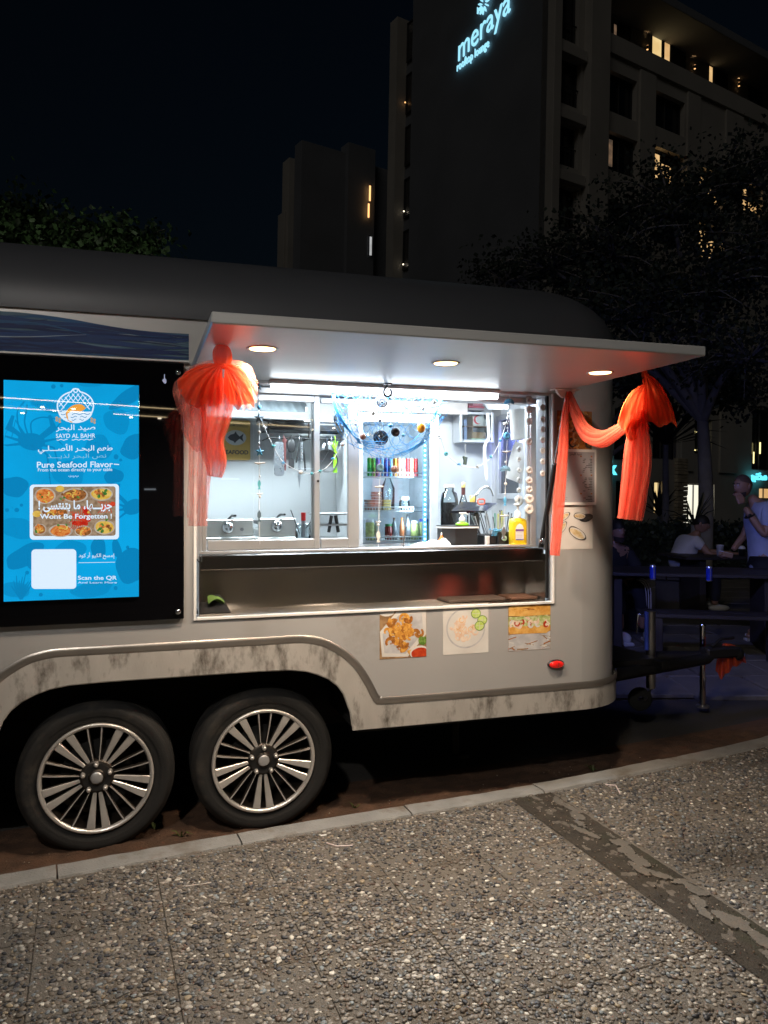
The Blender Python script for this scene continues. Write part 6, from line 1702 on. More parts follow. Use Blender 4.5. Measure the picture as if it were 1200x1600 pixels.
# loose grit, leaves, litter
grit = []
for k in range(900):
    w = q.random()
    if w < .45: l = PV @ Vector((q.uniform(.67, .885), q.uniform(-2.2, 0), 0)); X, Y, Z = l.x, l.y, .0825
    elif w < .8: X = q.uniform(-1.6, 2.4); Y = kerbY(X) - abs(q.gauss(0, .02)); Z = .081
    else: X = q.uniform(-1.9, 1.5); Y = kerbY(X) + q.uniform(.14, .45); Z = .03
    r = q.uniform(.0015, .005); grit.append((X, Y, Z, r, r * .8, r * .6, q.uniform(0, 6), q.choice(((.12, .08, .05), (.25, .20, .15), (.06, .04, .03), (.35, .3, .24)))))
pebble_mesh('grit', grit, I1, M_peb, ID, (0, 3, .08))
def litter(name, label, cat, pts, r, m):
    mb = MB(); mb.tube(pts, r, 7); mb.build(name, [m], None, ID, pts[0], label, cat)
def gp(px, py, z=.084): Y = (CAMH - z) * 1200 / (py - 775); return ((px - 600) / 1200 * Y, Y, z)
M_pk = mat('straw_pink', (.70, .58, .56), .4)
litter('straw', 'bent white drinking straw lying near the channel and kerb', 'straw', [gp(946, 1226), gp(962, 1227), gp(969, 1240)], .0028, M_pk)
litter('straw', 'white drinking straw lying below the wheels by the kerb', 'straw', [gp(510, 1317), gp(526, 1322), gp(551, 1321)], .0028, M_pk)
litter('cigarette_end', 'small white cigarette end beside the kerb', 'cigarette end', [gp(501, 1306), gp(510, 1305)], .004, M_bx)
litter('cigarette_end', 'white cigarette end lying near the left kerb joint', 'cigarette end', [gp(221, 1365), gp(226, 1360)], .004, M_bx)
litter('twig', 'pale thin twig lying on the pebble paving at left', 'twig', [gp(290, 1385), gp(330, 1379)], .0018, M_stick)
litter('cigarette_end', 'tiny white butt on the dirt at the top of the channel', 'cigarette end', [gp(688, 1271), gp(695, 1270)], .003, M_bx)
for k, (px, py, h) in enumerate(((926, 1203, .06), (283, 1306, .05), (242, 1293, .05), (365, 1284, .03), (555, 1262, .03), (650, 1240, .02))):
    Y = (CAMH - .03) * 1200 / (py - 775); X = (px - 600) / 1200 * Y
    mb = MB()
    for j in range(9):
        a, ln = q.uniform(0, 6.28), h * q.uniform(.6, 1.5)
        p0 = Vector((X, Y, .02)); p2 = p0 + Vector((math.cos(a) * ln, math.sin(a) * ln * .5, ln * q.uniform(.3, .9))); p1 = p0.lerp(p2, .5) + Vector((0, 0, ln * .25))
        sd = Vector((-math.sin(a), math.cos(a), 0)) * .0035
        mb.add([p0 - sd, p0 + sd, p1 + sd, p1 - sd, p2], [(0, 1, 2, 3), (3, 2, 4)])
    mb.build('weed', [mat('weed_green', (.07, .10, .02), .6, 0, .3, 30)], None, ID, (X, Y, .02), ['green weed tuft behind the kerb right of centre', 'small weed between the two wheels beside the kerb', 'leafy weed close to the left wheel', 'tiny weed below the right wheel', 'tiny weed right of the right wheel', 'tiny sprout near the middle of the soil strip'][k], 'weed')
# ================================================================== STREET LAMP AND SHOP FRONT BEHIND THE CAMERA
sl = thing('street_lamp', 'street lamp standing on the pavement behind the viewer', 'street lamp', (-1.0, -2.2, 0), ID)
mb = MB(); mb.tube([(-1.0, -2.2, 0), (-1.0, -2.2, 4.3), (-1.0, -1.9, 4.55), (-1.0, -1.5, 4.6)], [.06, .045, .04, .035], 12); mb.build('pole', [M_alud], sl)
mb = MB(); mb.box((-1.0, -1.25, 4.6), (.26, .6, .08), .02); mb.box((-1.0, -1.25, 4.555), (.2, .5, .01), 0, 1); lh = mb.build('lamp_head', [M_alud, emis('street_lamp_glow', (1, .78, .55), 25)], sl)
lamp('SPOT', 'street_lamp_light', (-1.0, -1.25, 4.53), 370, (1.0, .95, .88), lh, ID, .12, 88, 1.0, aim=(.13, .70, -.68))
# shop front that shows as a reflection in the black display glass
sf = thing('shop_front', 'glazed shop front with a canopy and led line across the pavement behind the viewer', 'shop', (0, -9, 0), ID)
mb = MB(); mb.box((2, -9.6, 2.6), (26, .4, 5.2)); mb.build('wall', [mat('shop_dark_wall', (.015, .015, .017), .6)], sf)
mb = MB(); mb.box((2, -8.2, 3.08), (26, 2.6, .12), .01); mb.build('canopy', [mat('shop_dark_wall', ())], sf)
M_ledl = emis('led_line_glow', (1, .75, .42), 9)
for (xa, xb, ya, yb, z) in ((-3, 8, -6.88, -6.88, 3.08), (-2.2, 1.4, -7.6, -7.6, 3.0), (1.9, 6, -7.6, -7.6, 3.0)):
    mb = MB(); mb.box(((xa + xb) / 2, ya - .0, z), (xb - xa, .02, .012)); mb.build('led_line', [M_ledl], sf)
q = random.Random(31)
for k in range(16):
    mb = MB(); x, y, z = q.uniform(-3, 7), q.uniform(-8.8, -7.2), 3.0; mb.cyl((x, y, z), (x, y, z + .015), .035, n=10); mb.build('ceiling_spot', [emis('spot_glow', (1, .85, .65), 22)], sf)
for k in range(7):
    x = -3 + 1.6 * k; mb = MB(); mb.box((x, -9.36, 1.4), (1.2, .04, 2.2), .01); w_ = mb.build('shop_window', [mat('shop_glass', (.02, .022, .025), .1)], sf)
    mb = MB(); mb.box((x + q.uniform(-.3, .3), -9.32, 1.9 + q.uniform(-.5, .3)), (q.uniform(.1, .5), .02, .03)); mb.build('lit_strip', [emis('cool_glow', (.8, .9, 1), 2.5)], w_)

# ================================================================== BUILDINGS BEHIND
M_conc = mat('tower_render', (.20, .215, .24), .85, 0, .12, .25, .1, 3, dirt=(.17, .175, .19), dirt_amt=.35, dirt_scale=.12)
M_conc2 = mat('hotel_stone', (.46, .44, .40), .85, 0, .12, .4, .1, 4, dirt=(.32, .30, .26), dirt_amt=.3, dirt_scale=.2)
M_dwin = mat('dark_window_glass', (.012, .014, .018), .12, 0, .2, 1); M_dfr = mat('dark_window_frame', (.03, .03, .032), .5)
E_warm = emn('warm_room', (1.0, .66, .30), (.80, .46, .18), 1.2, .7); E_warm2 = emn('bright_room', (1.0, .76, .36), (.85, .58, .24), 1.0, .8); E_dim = emn('dim_room', (.28, .17, .10), (.10, .07, .05), 2, .5)
E_scon = emis('sconce_glow', (1.0, .50, .18), 1.6); E_spotw = emis('floor_spot_glow', (1.0, .85, .62), 2.2)
BF = Matrix.Translation((7.55, 37, 0)) @ Matrix.Rotation(R_(1.1), 4, 'Y') @ Matrix.Rotation(R_(32.3), 4, 'Z')
BFi = BF.inverted(); BC = BFi @ Vector((0, 0, CAMH))
def rp(px, py, axis=1, val=0.0):
    d = BFi.to_3x3() @ Vector(((px - 600) / 1200, 1, (775 - py) / 1200))
    t = (val - BC[axis]) / d[axis]
    return BC + d * t
hotel = thing('hotel_tower', 'tall dark hotel with a blank rendered tower wall and lit upper rooms at right', 'building', (0, 0, 0), BF)
jL = rp(640, 300, 0, 0).y
mb = MB(); mb.box((1.7, jL / 2, 22), (3.4, jL, 44)); 
# recessed column of windows is cut into the front of the tower: build front with holes
mb.v = []; mb.f = []; mb.mi = []; mb.sm = []
mb.add([(0, 0, 0), (0, jL, 0), (0, jL, 44), (0, 0, 44)], [(0, 1, 2, 3)]); mb.add([(0, jL, 0), (3, jL, 0), (3, jL, 44), (0, jL, 44)], [(0, 1, 2, 3)])
mb.box((1.5, jL / 2, 44.2), (3.2, jL + .2, .4))
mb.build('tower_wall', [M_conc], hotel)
def wrect(p0, p1, axis=1, val=0.0):
    a, b = rp(p0[0], (p0[1] + p1[1]) / 2, axis, val), rp(p1[0], (p0[1] + p1[1]) / 2, axis, val)
    m = (p0[0] + p1[0]) / 2
    zt, zb_ = rp(m, p0[1], axis, val).z, rp(m, p1[1], axis, val).z
    return (min(a[1 - axis], b[1 - axis]), zb_, max(a[1 - axis], b[1 - axis]), zt)
wins = [((861, -60), (906, 62), 0), ((860, 88), (908, 163), 0), ((858, 192), (904, 258), 0), ((856, 290), (902, 360), 0), ((856, 395), (900, 450), 0),
        ((953, 118), (995, 182), 1), ((1022, 150), (1070, 205), 1), ((951, 212), (996, 272), 2), ((1022, 236), (1070, 290), 3), ((1092, 266), (1130, 322), 4), ((1092, 352), (1130, 412), 4), ((1160, 288), (1192, 336), 4), ((950, 318), (995, 368), 0), ((1022, 332), (1070, 385), 0), ((1160, 375), (1192, 425), 0), ((1092, 440), (1130, 490), 0), ((950, 420), (995, 465), 0), ((1022, 425), (1070, 475), 0), ((1230, 320), (1262, 362), 2), ((1230, 400), (1262, 440), 0)]
rects = [(wrect(a, b), k) for a, b, k in wins]
hT = rp(1050, 130).z       # terrace level
kP0, kP1 = rp(911, 150).x, rp(941, 150).x
wall = [(0, 0), (45, 0), (45, hT), (kP1, hT), (kP1, 44), (0, 44)]
gdoors = [((1022, 752), (1036, 803)), ((1068, 756), (1116, 822)), ((1186, 762), (1215, 780)), ((1075, 655), (1112, 710)), ((1175, 640), (1215, 735)), ((960, 640), (1012, 720)), ((962, 752), (1006, 815)), ((1020, 640), (1062, 718))]
grect = [wrect(a, b) for a, b in gdoors]
holes = [[(x0, z0), (x1, z0), (x1, z1), (x0, z1)] for (x0, z0, x1, z1), k in rects] + [[(x0, max(z0, .05)), (x1, max(z0, .05)), (x1, z1), (x0, z1)] for (x0, z0, x1, z1) in grect]
mb = MB(); mb.prism([wall] + holes, lambda x, z, d: (x, d, z), .0, .55); mb.build('front_wall', [M_conc2], hotel)
mb = MB(); mb.box(((kP1 + 45) / 2, 0, hT + .5), (45 - kP1 - .02, .3, 1.0), .02); mb.build('parapet', [M_conc2], hotel)
for z in (rp(870, 75).z, rp(870, 178).z, rp(870, 275).z, rp(870, 378).z):
    mb = MB(); mb.box((kP0 / 2 + .1, -.12, z), (kP0 - .3, .4, .5), .02); mb.build('spandrel', [M_conc2], hotel)
mb = MB(); mb.box(((kP0 + kP1) / 2, -.25, 22), (kP1 - kP0, .5, 44), .02); mb.box((.12, -.2, 22), (.5, .5, 44), .02); mb.build('pilaster', [M_conc2], hotel)
for (px0, px1) in ((995, 1022), (1070, 1092), (1130, 1160)):
    a, b = rp(px0, 250).x, rp(px1, 250).x; mb = MB(); mb.box(((a + b) / 2, -.06, hT / 2 + 1.5), ((b - a) * .9, .12, hT - 3.2), .01); mb.build('pilaster', [M_conc2], hotel)
for (x0, z0, x1, z1), k in rects:
    mb = MB(); rect_frame(mb, x0, x1, z0, z1, .07, .07, .07, .07, .34, .1, .005)
    if x1 - x0 > 1: mb.box(((x0 + x1) / 2, .34, (z0 + z1) / 2), (.07, .08, z1 - z0 - .15), .005)
    w_ = mb.build('window', [M_dfr], hotel)
    mb = MB(); mb.box(((x0 + x1) / 2, .40, (z0 + z1) / 2), (x1 - x0 - .1, .02, z1 - z0 - .1)); mb.build('pane', [M_dwin], w_)
    if k in (2, 3, 4, 1):
        wd = (x1 - x0) * {1: .10, 2: .26, 3: .3, 4: .4}[k]
        for j in range({1: 1, 2: 1, 3: 2, 4: 2}[k]):
            xo = x0 + .12 + j * wd * 1.25
            mb = MB(); mb.box((xo + wd / 2, .37, (z0 + z1) / 2 + (z1 - z0) * (.05 - .12 * j)), (wd, .02, (z1 - z0) * (.7 - .2 * j)), .005); mb.build('lit_curtain', [E_dim if k in (1, 2) else E_warm], w_)
    if k == 0 and z0 > 3:
        mb = MB()
        for j in range(7): mb.box((x0 + (x1 - x0) * (j + .5) / 7, .18, z0 + .5), (.03, .03, .95))
        mb.box(((x0 + x1) / 2, .18, z0 + 1.0), (x1 - x0 - .02, .05, .05)); mb.build('railing', [M_dfr], w_)
# set back top floor
JS = 2.6
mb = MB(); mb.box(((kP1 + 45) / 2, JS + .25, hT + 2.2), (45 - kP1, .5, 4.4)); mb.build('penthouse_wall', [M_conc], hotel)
mb = MB(); mb.box(((kP1 + 45) / 2, JS - .6, hT + 4.6), (46 - kP1, 3.6, .5), .02); mb.build('roof_slab', [M_conc], hotel)
def bwin(p0, p1, m, axis=1, val=JS - .02, name='lit_window'):
    x0, z0, x1, z1 = wrect(p0, p1, axis, val)
    mb = MB()
    rect_frame(mb, x0 - .05, x1 + .05, z0 - .05, z1 + .05, .06, .06, .06, .06, val - .02, .06, .004)
    w_ = mb.build('window', [M_dfr], hotel)
    mb = MB(); mb.box(((x0 + x1) / 2, val - .005, (z0 + z1) / 2), (x1 - x0 - .02, .02, z1 - z0 - .02)); mb.build('pane', [m], w_)
bwin((958, 38), (963, 80), E_dim); bwin((966, 40), (984, 92), M_dwin); bwin((1018, 58), (1033, 112), E_warm2); bwin((1037, 66), (1046, 120), E_warm); bwin((1050, 72), (1070, 125), M_dwin)
bwin((1107, 104), (1113, 135), E_warm); bwin((1118, 108), (1136, 150), M_dwin); bwin((1170, 130), (1190, 170), M_dwin)
def sconce(px, py, l, w, axis=1, val=JS - .05, m=E_scon, e=9, parent=None):
    a = rp(px, py, axis, val); mb = MB(); mb.cyl((a.x, a.y - .12, a.z - .1), (a.x, a.y - .12, a.z + .1), .07, n=10); s_ = mb.build('wall_light', [M_dfr], hotel)
    for sg in (-1, 1):
        mb = MB(); mb.cyl((a.x, a.y - .12, a.z + sg * .101), (a.x, a.y - .12, a.z + sg * .12), .055, n=10); mb.build('lens', [m], s_)
        lamp('SPOT', 'wall_light_beam', (a.x, a.y - .14, a.z + sg * .13), e, (1, .55, .22), s_, BF, .03, 30, .9, aim=(0, .12, sg))
for (px, py) in ((1009, 76), (1083, 106), (1152, 133)): sconce(px, py, 1, 1)
for (px, py) in ((986, 95), (1059, 126), (1126, 155), (1189, 180)):
    a = rp(px, py, 1, .2); mb = MB(); mb.ball((a.x, a.y, a.z), .085, 8, 6); mb.build('floor_spot', [E_spotw], hotel)
for (px, py) in ((1060, 745),): sconce(px, py + 10, 1, 1, 1, -.05, e=220)
# stone pilaster lit by the wall light: rough ashlar blocks
a, b = rp(1053, 780).x, rp(1069, 780).x; q = random.Random(17)
zz = .05
while zz < 3.6:
    h = q.uniform(.14, .24); mb = MB(); mb.box(((a + b) / 2, -.08 + q.uniform(-.03, .03), zz + h / 2), (b - a, .3, h - .02), .015); mb.build('stone', [mat('rough_stone', (.45, .38, .28), .9, 0, .3, 3, .5, 20)], hotel); zz += h
# ground floor rooms
lit = [E_warm2, emn('bright_lobby', (.95, .90, .72), (1.0, .96, .82), .6, .95), E_warm, M_dwin, M_dwin, M_dwin, M_dwin, M_dwin]
for (x0, z0, x1, z1), m in zip(grect, lit):
    z0 = max(z0, .05); mb = MB(); rect_frame(mb, x0, x1, z0, z1, .07, .07, .07, .07, .25, .1, .004)
    if x1 - x0 > 1.2: mb.box((x0 + (x1 - x0) * .42, .25, (z0 + z1) / 2), (.06, .08, z1 - z0 - .15), .004)
    w_ = mb.build('window', [M_alud], hotel)
    mb = MB(); mb.box(((x0 + x1) / 2, .36, (z0 + z1) / 2), (x1 - x0 - .08, .02, z1 - z0 - .08)); mb.build('pane', [m], w_)
x0, z0, x1, z1 = grect[1]
for (fx, fz, w, h, c) in ((.22, .78, .14, .10, (.10, .16, .14)), (.80, .78, .18, .09, (.25, .10, .10)), (.72, .40, .07, .14, (.5, .5, .5)), (.30, .30, .05, .35, (.10, .16, .06)), (.55, .15, .30, .05, (.3, .3, .28)), (.85, .25, .04, .45, (.6, .6, .58))):
    mb = MB(); mb.box((x0 + (x1 - x0) * fx, .33, z0 + (z1 - z0) * fz), ((x1 - x0) * w, .02, (z1 - z0) * h), .01); mb.build('lobby_fitting', [mat('lobby_%d' % int(fx * 100), c, .5)], hotel)
for (px, py, w) in ((1080, 672, .5), (1095, 675, .8), (1085, 703, .5), (1100, 702, .7), (1190, 700, .12), (1180, 715, .1)):
    a = rp(px, py, 1, -.0); mb = MB(); mb.box((a.x, .1, a.z), (w, .03, .05 if w > .3 else .7), .01); mb.build('led_line', [emis('led_warm', (1, .85, .35), 1.6)], hotel)
M_cy = emis('cyan_sign_glow', (.12, .80, 1.0), 1.3)
a = rp(961, 742, 1, -.35); text_mb('k', lambda x, y, d: (a.x + x, -.35 - d, a.z + y), height=.72, bold=.02, depth=.05, align='R', x=.12).build('sign_lettering', [M_cy], hotel)
a = rp(1172, 754, 1, -.35); text_mb(arabic('مختبر'), lambda x, y, d: (a.x + x, -.35 - d, a.z + y), height=.62, bold=.03, depth=.05, align='L').build('sign_lettering', [M_cy], hotel)
# roof sign on the tower wall
M_mer = emis('sign_glow', (.35, .80, 1.0), .95)
def TWF(j0, h0): return lambda x, y, d: (-.12 - d, j0 - x, h0 + y)
def sgtext(body, pxa, pya, pxb, pyb, hpx, bold):
    A_, B_ = rp(pxa, pya, 0, -.12), rp(pxb, pyb, 0, -.12)
    hh = rp(pxa, pya - hpx, 0, -.12).z - A_.z
    L = A_.y - B_.y
    return text_mb(body, lambda x, y, d: (-.12 - d, A_.y - x, A_.z + (B_.z - A_.z) * x / L + y), width=L, height=hh, bold=bold, depth=.03, align='L').build('sign_lettering', [M_mer], hotel)
sgtext('meraya', 716, 108, 797, 30, 35, -.004); sgtext('rooftop lounge', 714, 116, 764, 77, 17, .0)
c = rp(757, 6, 0, -.12); mb = MB(); sc_ = .62
def sn(x, y): return (-.12 - (0.05), c.y - x * sc_ * .8, c.z + y * sc_ + x * .2)
for k in range(11):
    a = 2 * PI * k / 11
    P_ = disc(.62 * math.cos(a), .62 * math.sin(a), .30, .075, 14, a)
    mb.prism([P_], lambda x, y, d: (-.12 - d, c.y - x * sc_ * .8, c.z + y * sc_), .0, .10)
for k in range(3): P_ = stroke([(-1.15 + .1 * math.cos(t) * 4 - .2, .5 * math.sin(t) - .2) for t in (-.6, -.3, 0, .3, .6)], lambda t: .14 * math.sin(PI * min(max(t, .1), .9))) ; 
mb.prism([P_], lambda x, y, d: (-.12 - d, c.y - x * sc_ * .8, c.z + y * sc_), .0, .10)
mb.build('sign_emblem', [M_mer], hotel)
# recessed shutter column and fin at the left edge of the tower
jF0, jF1 = rp(616, 300, 0, .0).y, rp(605, 300, 0, .0).y
zF = rp(610, 36, 0, 0).z
mb = MB(); mb.box((1, (jF0 + jF1) / 2, zF / 2), (2, jF1 - jF0, zF)); mb.build('fin', [M_conc2], hotel)
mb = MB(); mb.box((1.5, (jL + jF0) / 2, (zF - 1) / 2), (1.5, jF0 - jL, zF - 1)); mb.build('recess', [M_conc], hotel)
for k in range(9):
    z = 2.5 + 3.3 * k; mb = MB(); rect_frame(mb, jL + .15, jF0 - .15, z, z + 2.5, .08, .08, .08, .08, 0, .1); mb.v = [(.70 - .03 + v[1], v[0], v[2]) for v in mb.v]
    w_ = mb.build('window', [M_dfr], hotel)
    mb = MB()
    for j in range(20): mb.box((.72, (jL + jF0) / 2, z + .1 + .12 * j), (.03, jF0 - jL - .4, .05))
    mb.build('louvre', [M_alud], w_)
for (px, py) in ((631, 330), (630, 413), (633, 160)):
    a = rp(px, py, 0, .55); mb = MB(); mb.ball((.55, a.y, a.z), .05, 8, 6); mb.build('wall_lamp', [E_spotw if px != 633 else E_scon], hotel)
# lower block farther left
bk = thing('stepped_block', 'lower stepped grey block behind the trailer roof left of the tower', 'building', (0, 0, 0), BF)
def blockface(px0, px1, pyt, j, nm, m, depth=1.2):
    a, b = rp(px0, 400, 1, j), rp(px1, 400, 1, j); z = rp((px0 + px1) / 2, pyt, 1, j).z
    mb = MB(); mb.box(((a.x + b.x) / 2, j + depth / 2, z / 2), (b.x - a.x, depth, z), .02); return mb.build(nm, [m], bk), a.x, b.x, z
J2 = 26
blockface(468, 541, 228, J2, 'wall', M_conc); blockface(541, 584, 227, J2 - .4, 'stair_core', M_conc); blockface(584, 606, 262, J2 + .5, 'wall', M_conc)
blockface(443, 449, 330, J2 + 1.5, 'fin', M_conc2); blockface(449, 458, 246, J2 + 1.2, 'fin', M_conc2); blockface(458, 468, 250, J2 + 1.8, 'recess', M_conc)
for (px, py0, py1, m) in ((463, 340, 365, E_dim), (463, 270, 290, M_dwin), (463, 300, 330, M_dwin), (463, 405, 415, E_dim), (580, 368, 400, emn('cool_room', (.5, .5, .5), (.3, .3, .3), 1, .8))):
    x0, z0, x1, z1 = wrect((px - 3, py0), (px + 3, py1), 1, J2 - .6 if px > 500 else J2 + 1.6)
    y_ = J2 - .6 if px > 500 else J2 + 1.6
    mb = MB(); rect_frame(mb, x0, x1, z0, z1, .06, .06, .06, .06, y_ + .1, .1); w_ = mb.build('window', [M_dfr], bk)
    mb = MB(); mb.box(((x0 + x1) / 2, y_ + .12, (z0 + z1) / 2), (x1 - x0 - .08, .02, z1 - z0 - .08)); mb.build('pane', [m], w_)
for (px, py0, py1) in ((578, 290, 314), (576, 318, 340)):
    x0, z0, x1, z1 = wrect((px - 1.2, py0), (px + 1.2, py1), 1, J2 - .7); mb = MB(); mb.box(((x0 + x1) / 2, J2 - .7, (z0 + z1) / 2), (x1 - x0, .05, z1 - z0), .01); mb.build('light_strip', [E_scon], bk)

# ================================================================== TREES AND PLANTS
def leaves(name, pts, size, m, parent, seed=0, droop=.3, label=None):
    rg = np.random.RandomState(seed); n = len(pts); P = np.array(pts)
    a = rg.normal(size=(n, 3)); a[:, 2] -= droop; a /= np.linalg.norm(a, axis=1)[:, None]
    b = rg.normal(size=(n, 3)); b -= (b * a).sum(1)[:, None] * a; b /= np.linalg.norm(b, axis=1)[:, None]
    s = size * rg.uniform(.6, 1.3, (n, 1))
    c = np.cross(a, b)
    V = np.stack([P - b * s * .28, P + a * s * .5 + c * s * .05 + b * s * 0 - b * s * .30 * 0 + b * s * .3, P + a * s, P + a * s * .5 - b * s * .55], 1).reshape(-1, 3) - np.array(ORG.get(parent.name, (0, 0, 0)))
    F = np.arange(n * 4).reshape(-1, 4)
    me = bpy.data.meshes.new(name); me.from_pydata(V.tolist(), [], F.tolist()); me.materials.append(m)
    o = bpy.data.objects.new(name, me); COL.objects.link(o); o.parent = parent; o['kind'] = 'stuff'; return o
M_leafd = mat('dark_leaf', (.045, .065, .045), .6, 0, .4, .8); M_leafg = mat('green_leaf', (.07, .13, .05), .5, 0, .4, 2.0); M_bark = mat('grey_bark', (.34, .32, .29), .85, 0, .25, 4, .4, 40)
def tree(name, label, base, blobs, n, leaf, m, seed, trunk_r=.14, twigs=60, cat='tree', limb_m=None):
    q = random.Random(seed); t = thing(name, label, cat, base, ID); lm = limb_m or M_bark
    top = Vector(blobs[0][:3]); b0 = Vector(base)
    pts = []; lim = MB()
    fork = b0.lerp(Vector((b0.x, b0.y, top.z)), .45)
    mb = MB(); mb.tube(spline([b0, b0.lerp(fork, .5) + Vector((.06, 0, 0)), fork], 5), [trunk_r * (1 - .4 * k / 10) for k in range(11)], 10); mb.build('trunk', [lm], t)
    tot = sum(b[3] * b[4] * b[5] for b in blobs)
    for bx in blobs:
        c = Vector(bx[:3]); r = bx[3:6]
        mid = fork.lerp(c, .5) + Vector((q.uniform(-.3, .3), q.uniform(-.3, .3), .25))
        lim.tube(spline([fork, mid, c], 5), [trunk_r * .55 * (1 - .7 * k / 10) for k in range(11)], 7)
        nt_ = max(4, int(twigs / len(blobs)))
        for k in range(nt_):
            d = Vector((q.gauss(0, 1), q.gauss(0, 1), q.gauss(0, .8))).normalized(); e = c + Vector((d.x * r[0], d.y * r[1], d.z * r[2])) * q.uniform(.8, 1.15)
            m_ = c.lerp(e, .5) + Vector((q.uniform(-.2, .2), q.uniform(-.2, .2), q.uniform(0, .2))) * r[0]
            sp_ = spline([c, m_, e], 5); lim.tube(sp_, [.020 * (1 - .8 * j / 10) * (r[0]) ** .5 for j in range(11)], 4)
            cl = int(n * (r[0] * r[1] * r[2]) / tot / nt_)
            for j in range(cl):
                f = q.uniform(.25, 1.08); p = sp_[min(10, int(f * 10))] ; g = .20 * r[0] ** .6
                pts.append((p.x + q.gauss(0, g), p.y + q.gauss(0, g), p.z + q.gauss(0, g * .6)))
    lim.build('limbs', [lm], t); leaves('crown', pts, leaf, m, t, seed); return t
def P3(px, py, Y): return at(px, py, Y)
tree('leafy_tree', 'green lit treetop showing above the trailer roof at far left', (-4.2, 9.4, 0), [(*P3(90, 385, 9.4), .95, .9, .38), (*P3(15, 385, 9.4), .9, .8, .42), (*P3(160, 388, 9.5), .55, .7, .30), (*P3(215, 385, 9.6), .45, .6, .25), (*P3(-60, 370, 9.4), 1.0, .9, .6)], 15000, .075, M_leafg, 3)
pl_ = thing('park_lamp', 'low park lamp behind the trailer shining up into the leafy tree', 'park lamp', (-3.4, 8.2, 0), ID)
mb = MB(); mb.cyl((-3.4, 8.2, 0), (-3.4, 8.2, 2.5), .04, n=10); mb.build('pole', [M_alud], pl_); mb = MB(); mb.cyl((-3.4, 8.2, 2.5), (-3.4, 8.2, 2.62), .09, .12, 14); mb.cyl((-3.4, 8.2, 2.6205), (-3.4, 8.2, 2.625), .10, n=14, mi=1); pm_ = mb.build('lamp_head', [M_alud, emis('park_lamp_glow', (.95, 1.0, .8), 8)], pl_)
lamp('SPOT', 'park_lamp_light', (-3.4, 8.2, 2.64), 22, (.95, 1.0, .78), pm_, ID, .08, 100, .8, aim=(-.25, .5, 1))

tree('feathery_tree', 'dark feathery tree spreading before the hotel at right', (5.6, 13.5, 0), [(*P3(1050, 330, 13), 1.5, 1.2, 1.0), (*P3(960, 400, 13), 1.3, 1.2, .8), (*P3(860, 420, 13.5), 1.2, 1.2, .7), (*P3(1140, 300, 13.5), 1.3, 1.2, 1.1), (*P3(1100, 450, 12.5), 1.5, 1.2, .9), (*P3(1180, 400, 12.5), 1.2, 1.0, 1.0), (*P3(1010, 500, 12.5), 1.5, 1.1, .8), (*P3(790, 440, 13.5), .7, .8, .4), (*P3(1170, 560, 12), 1.2, 1.0, .7), (*P3(930, 480, 13), 1.0, 1.0, .7)], 22000, .080, M_leafd, 5, .16, 260)
tree('bushy_tree', 'dense dark tree low between the hotel and the trailer end', (4.2, 17, 0), [(*P3(1000, 600, 17), 1.6, 1.2, .8), (*P3(1090, 600, 17), 1.3, 1.1, .7), (*P3(1160, 620, 17), 1.2, 1.1, .7)], 5000, .10, M_leafd, 6, .12, 60)
def palm(label, base, h, n, L, seed, m=None):
    q = random.Random(seed); t = thing('spiky_plant', label, 'plant', base, ID); m = m or mat('palm_leaf', (.035, .05, .035), .5, 0, .3, 4)
    mb = MB(); mb.tube([base, (base[0], base[1], base[2] + h)], [.09, .06], 8); mb.build('stem', [M_bark], t)
    c = Vector((base[0], base[1], base[2] + h))
    for k in range(n):
        a = q.uniform(0, 6.28); el = q.uniform(.1, 1.4); ln = L * q.uniform(.7, 1.1)
        d = Vector((math.cos(a) * math.cos(el), math.sin(a) * math.cos(el), math.sin(el)))
        p1, p2 = c + d * ln * .55, c + d * ln + Vector((0, 0, -ln * .25 * math.cos(el)))
        sd = Vector((-math.sin(a), math.cos(a), 0)) * ln * .045
        mb = MB(); mb.add([c - sd * .4, c + sd * .4, p1 + sd, p1 - sd, p2, (p1 + Vector((0, 0, -.02)))], [(0, 1, 2, 5), (0, 5, 3), (5, 2, 4), (3, 5, 4)]); mb.build('leaf', [m], t)
palm('spiky yucca left of the bright lobby window', P3(1030, 812, 20)[:2] + (0,), 1.0, 26, 1.0, 1)
palm('dark yucca with upright blades behind the seated man', P3(1085, 812, 13)[:2] + (0,), 1.05, 14, .7, 2)
palm('broad palm with drooping blades above the dark terrace', P3(1040, 700, 16)[:2] + (0,), 2.6, 44, 1.5, 3)
# hedge
q = random.Random(77); hg = thing('hedge', 'low dark hedge between the tables and the hotel', 'hedge', (5.6, 14, 0), ID)
pts = [(q.uniform(3.2, 9.5), q.uniform(13.6, 14.4), 1.02 * q.random() ** .6 + q.gauss(0, .05)) for k in range(9000)]
leaves('foliage', pts, .10, M_leafd, hg, 8); mb = MB(); mb.box((6.3, 14, .45), (6.2, .5, .8), .1); mb.build('inner_branches', [mat('hedge_core', (.015, .02, .012), .9)], hg)

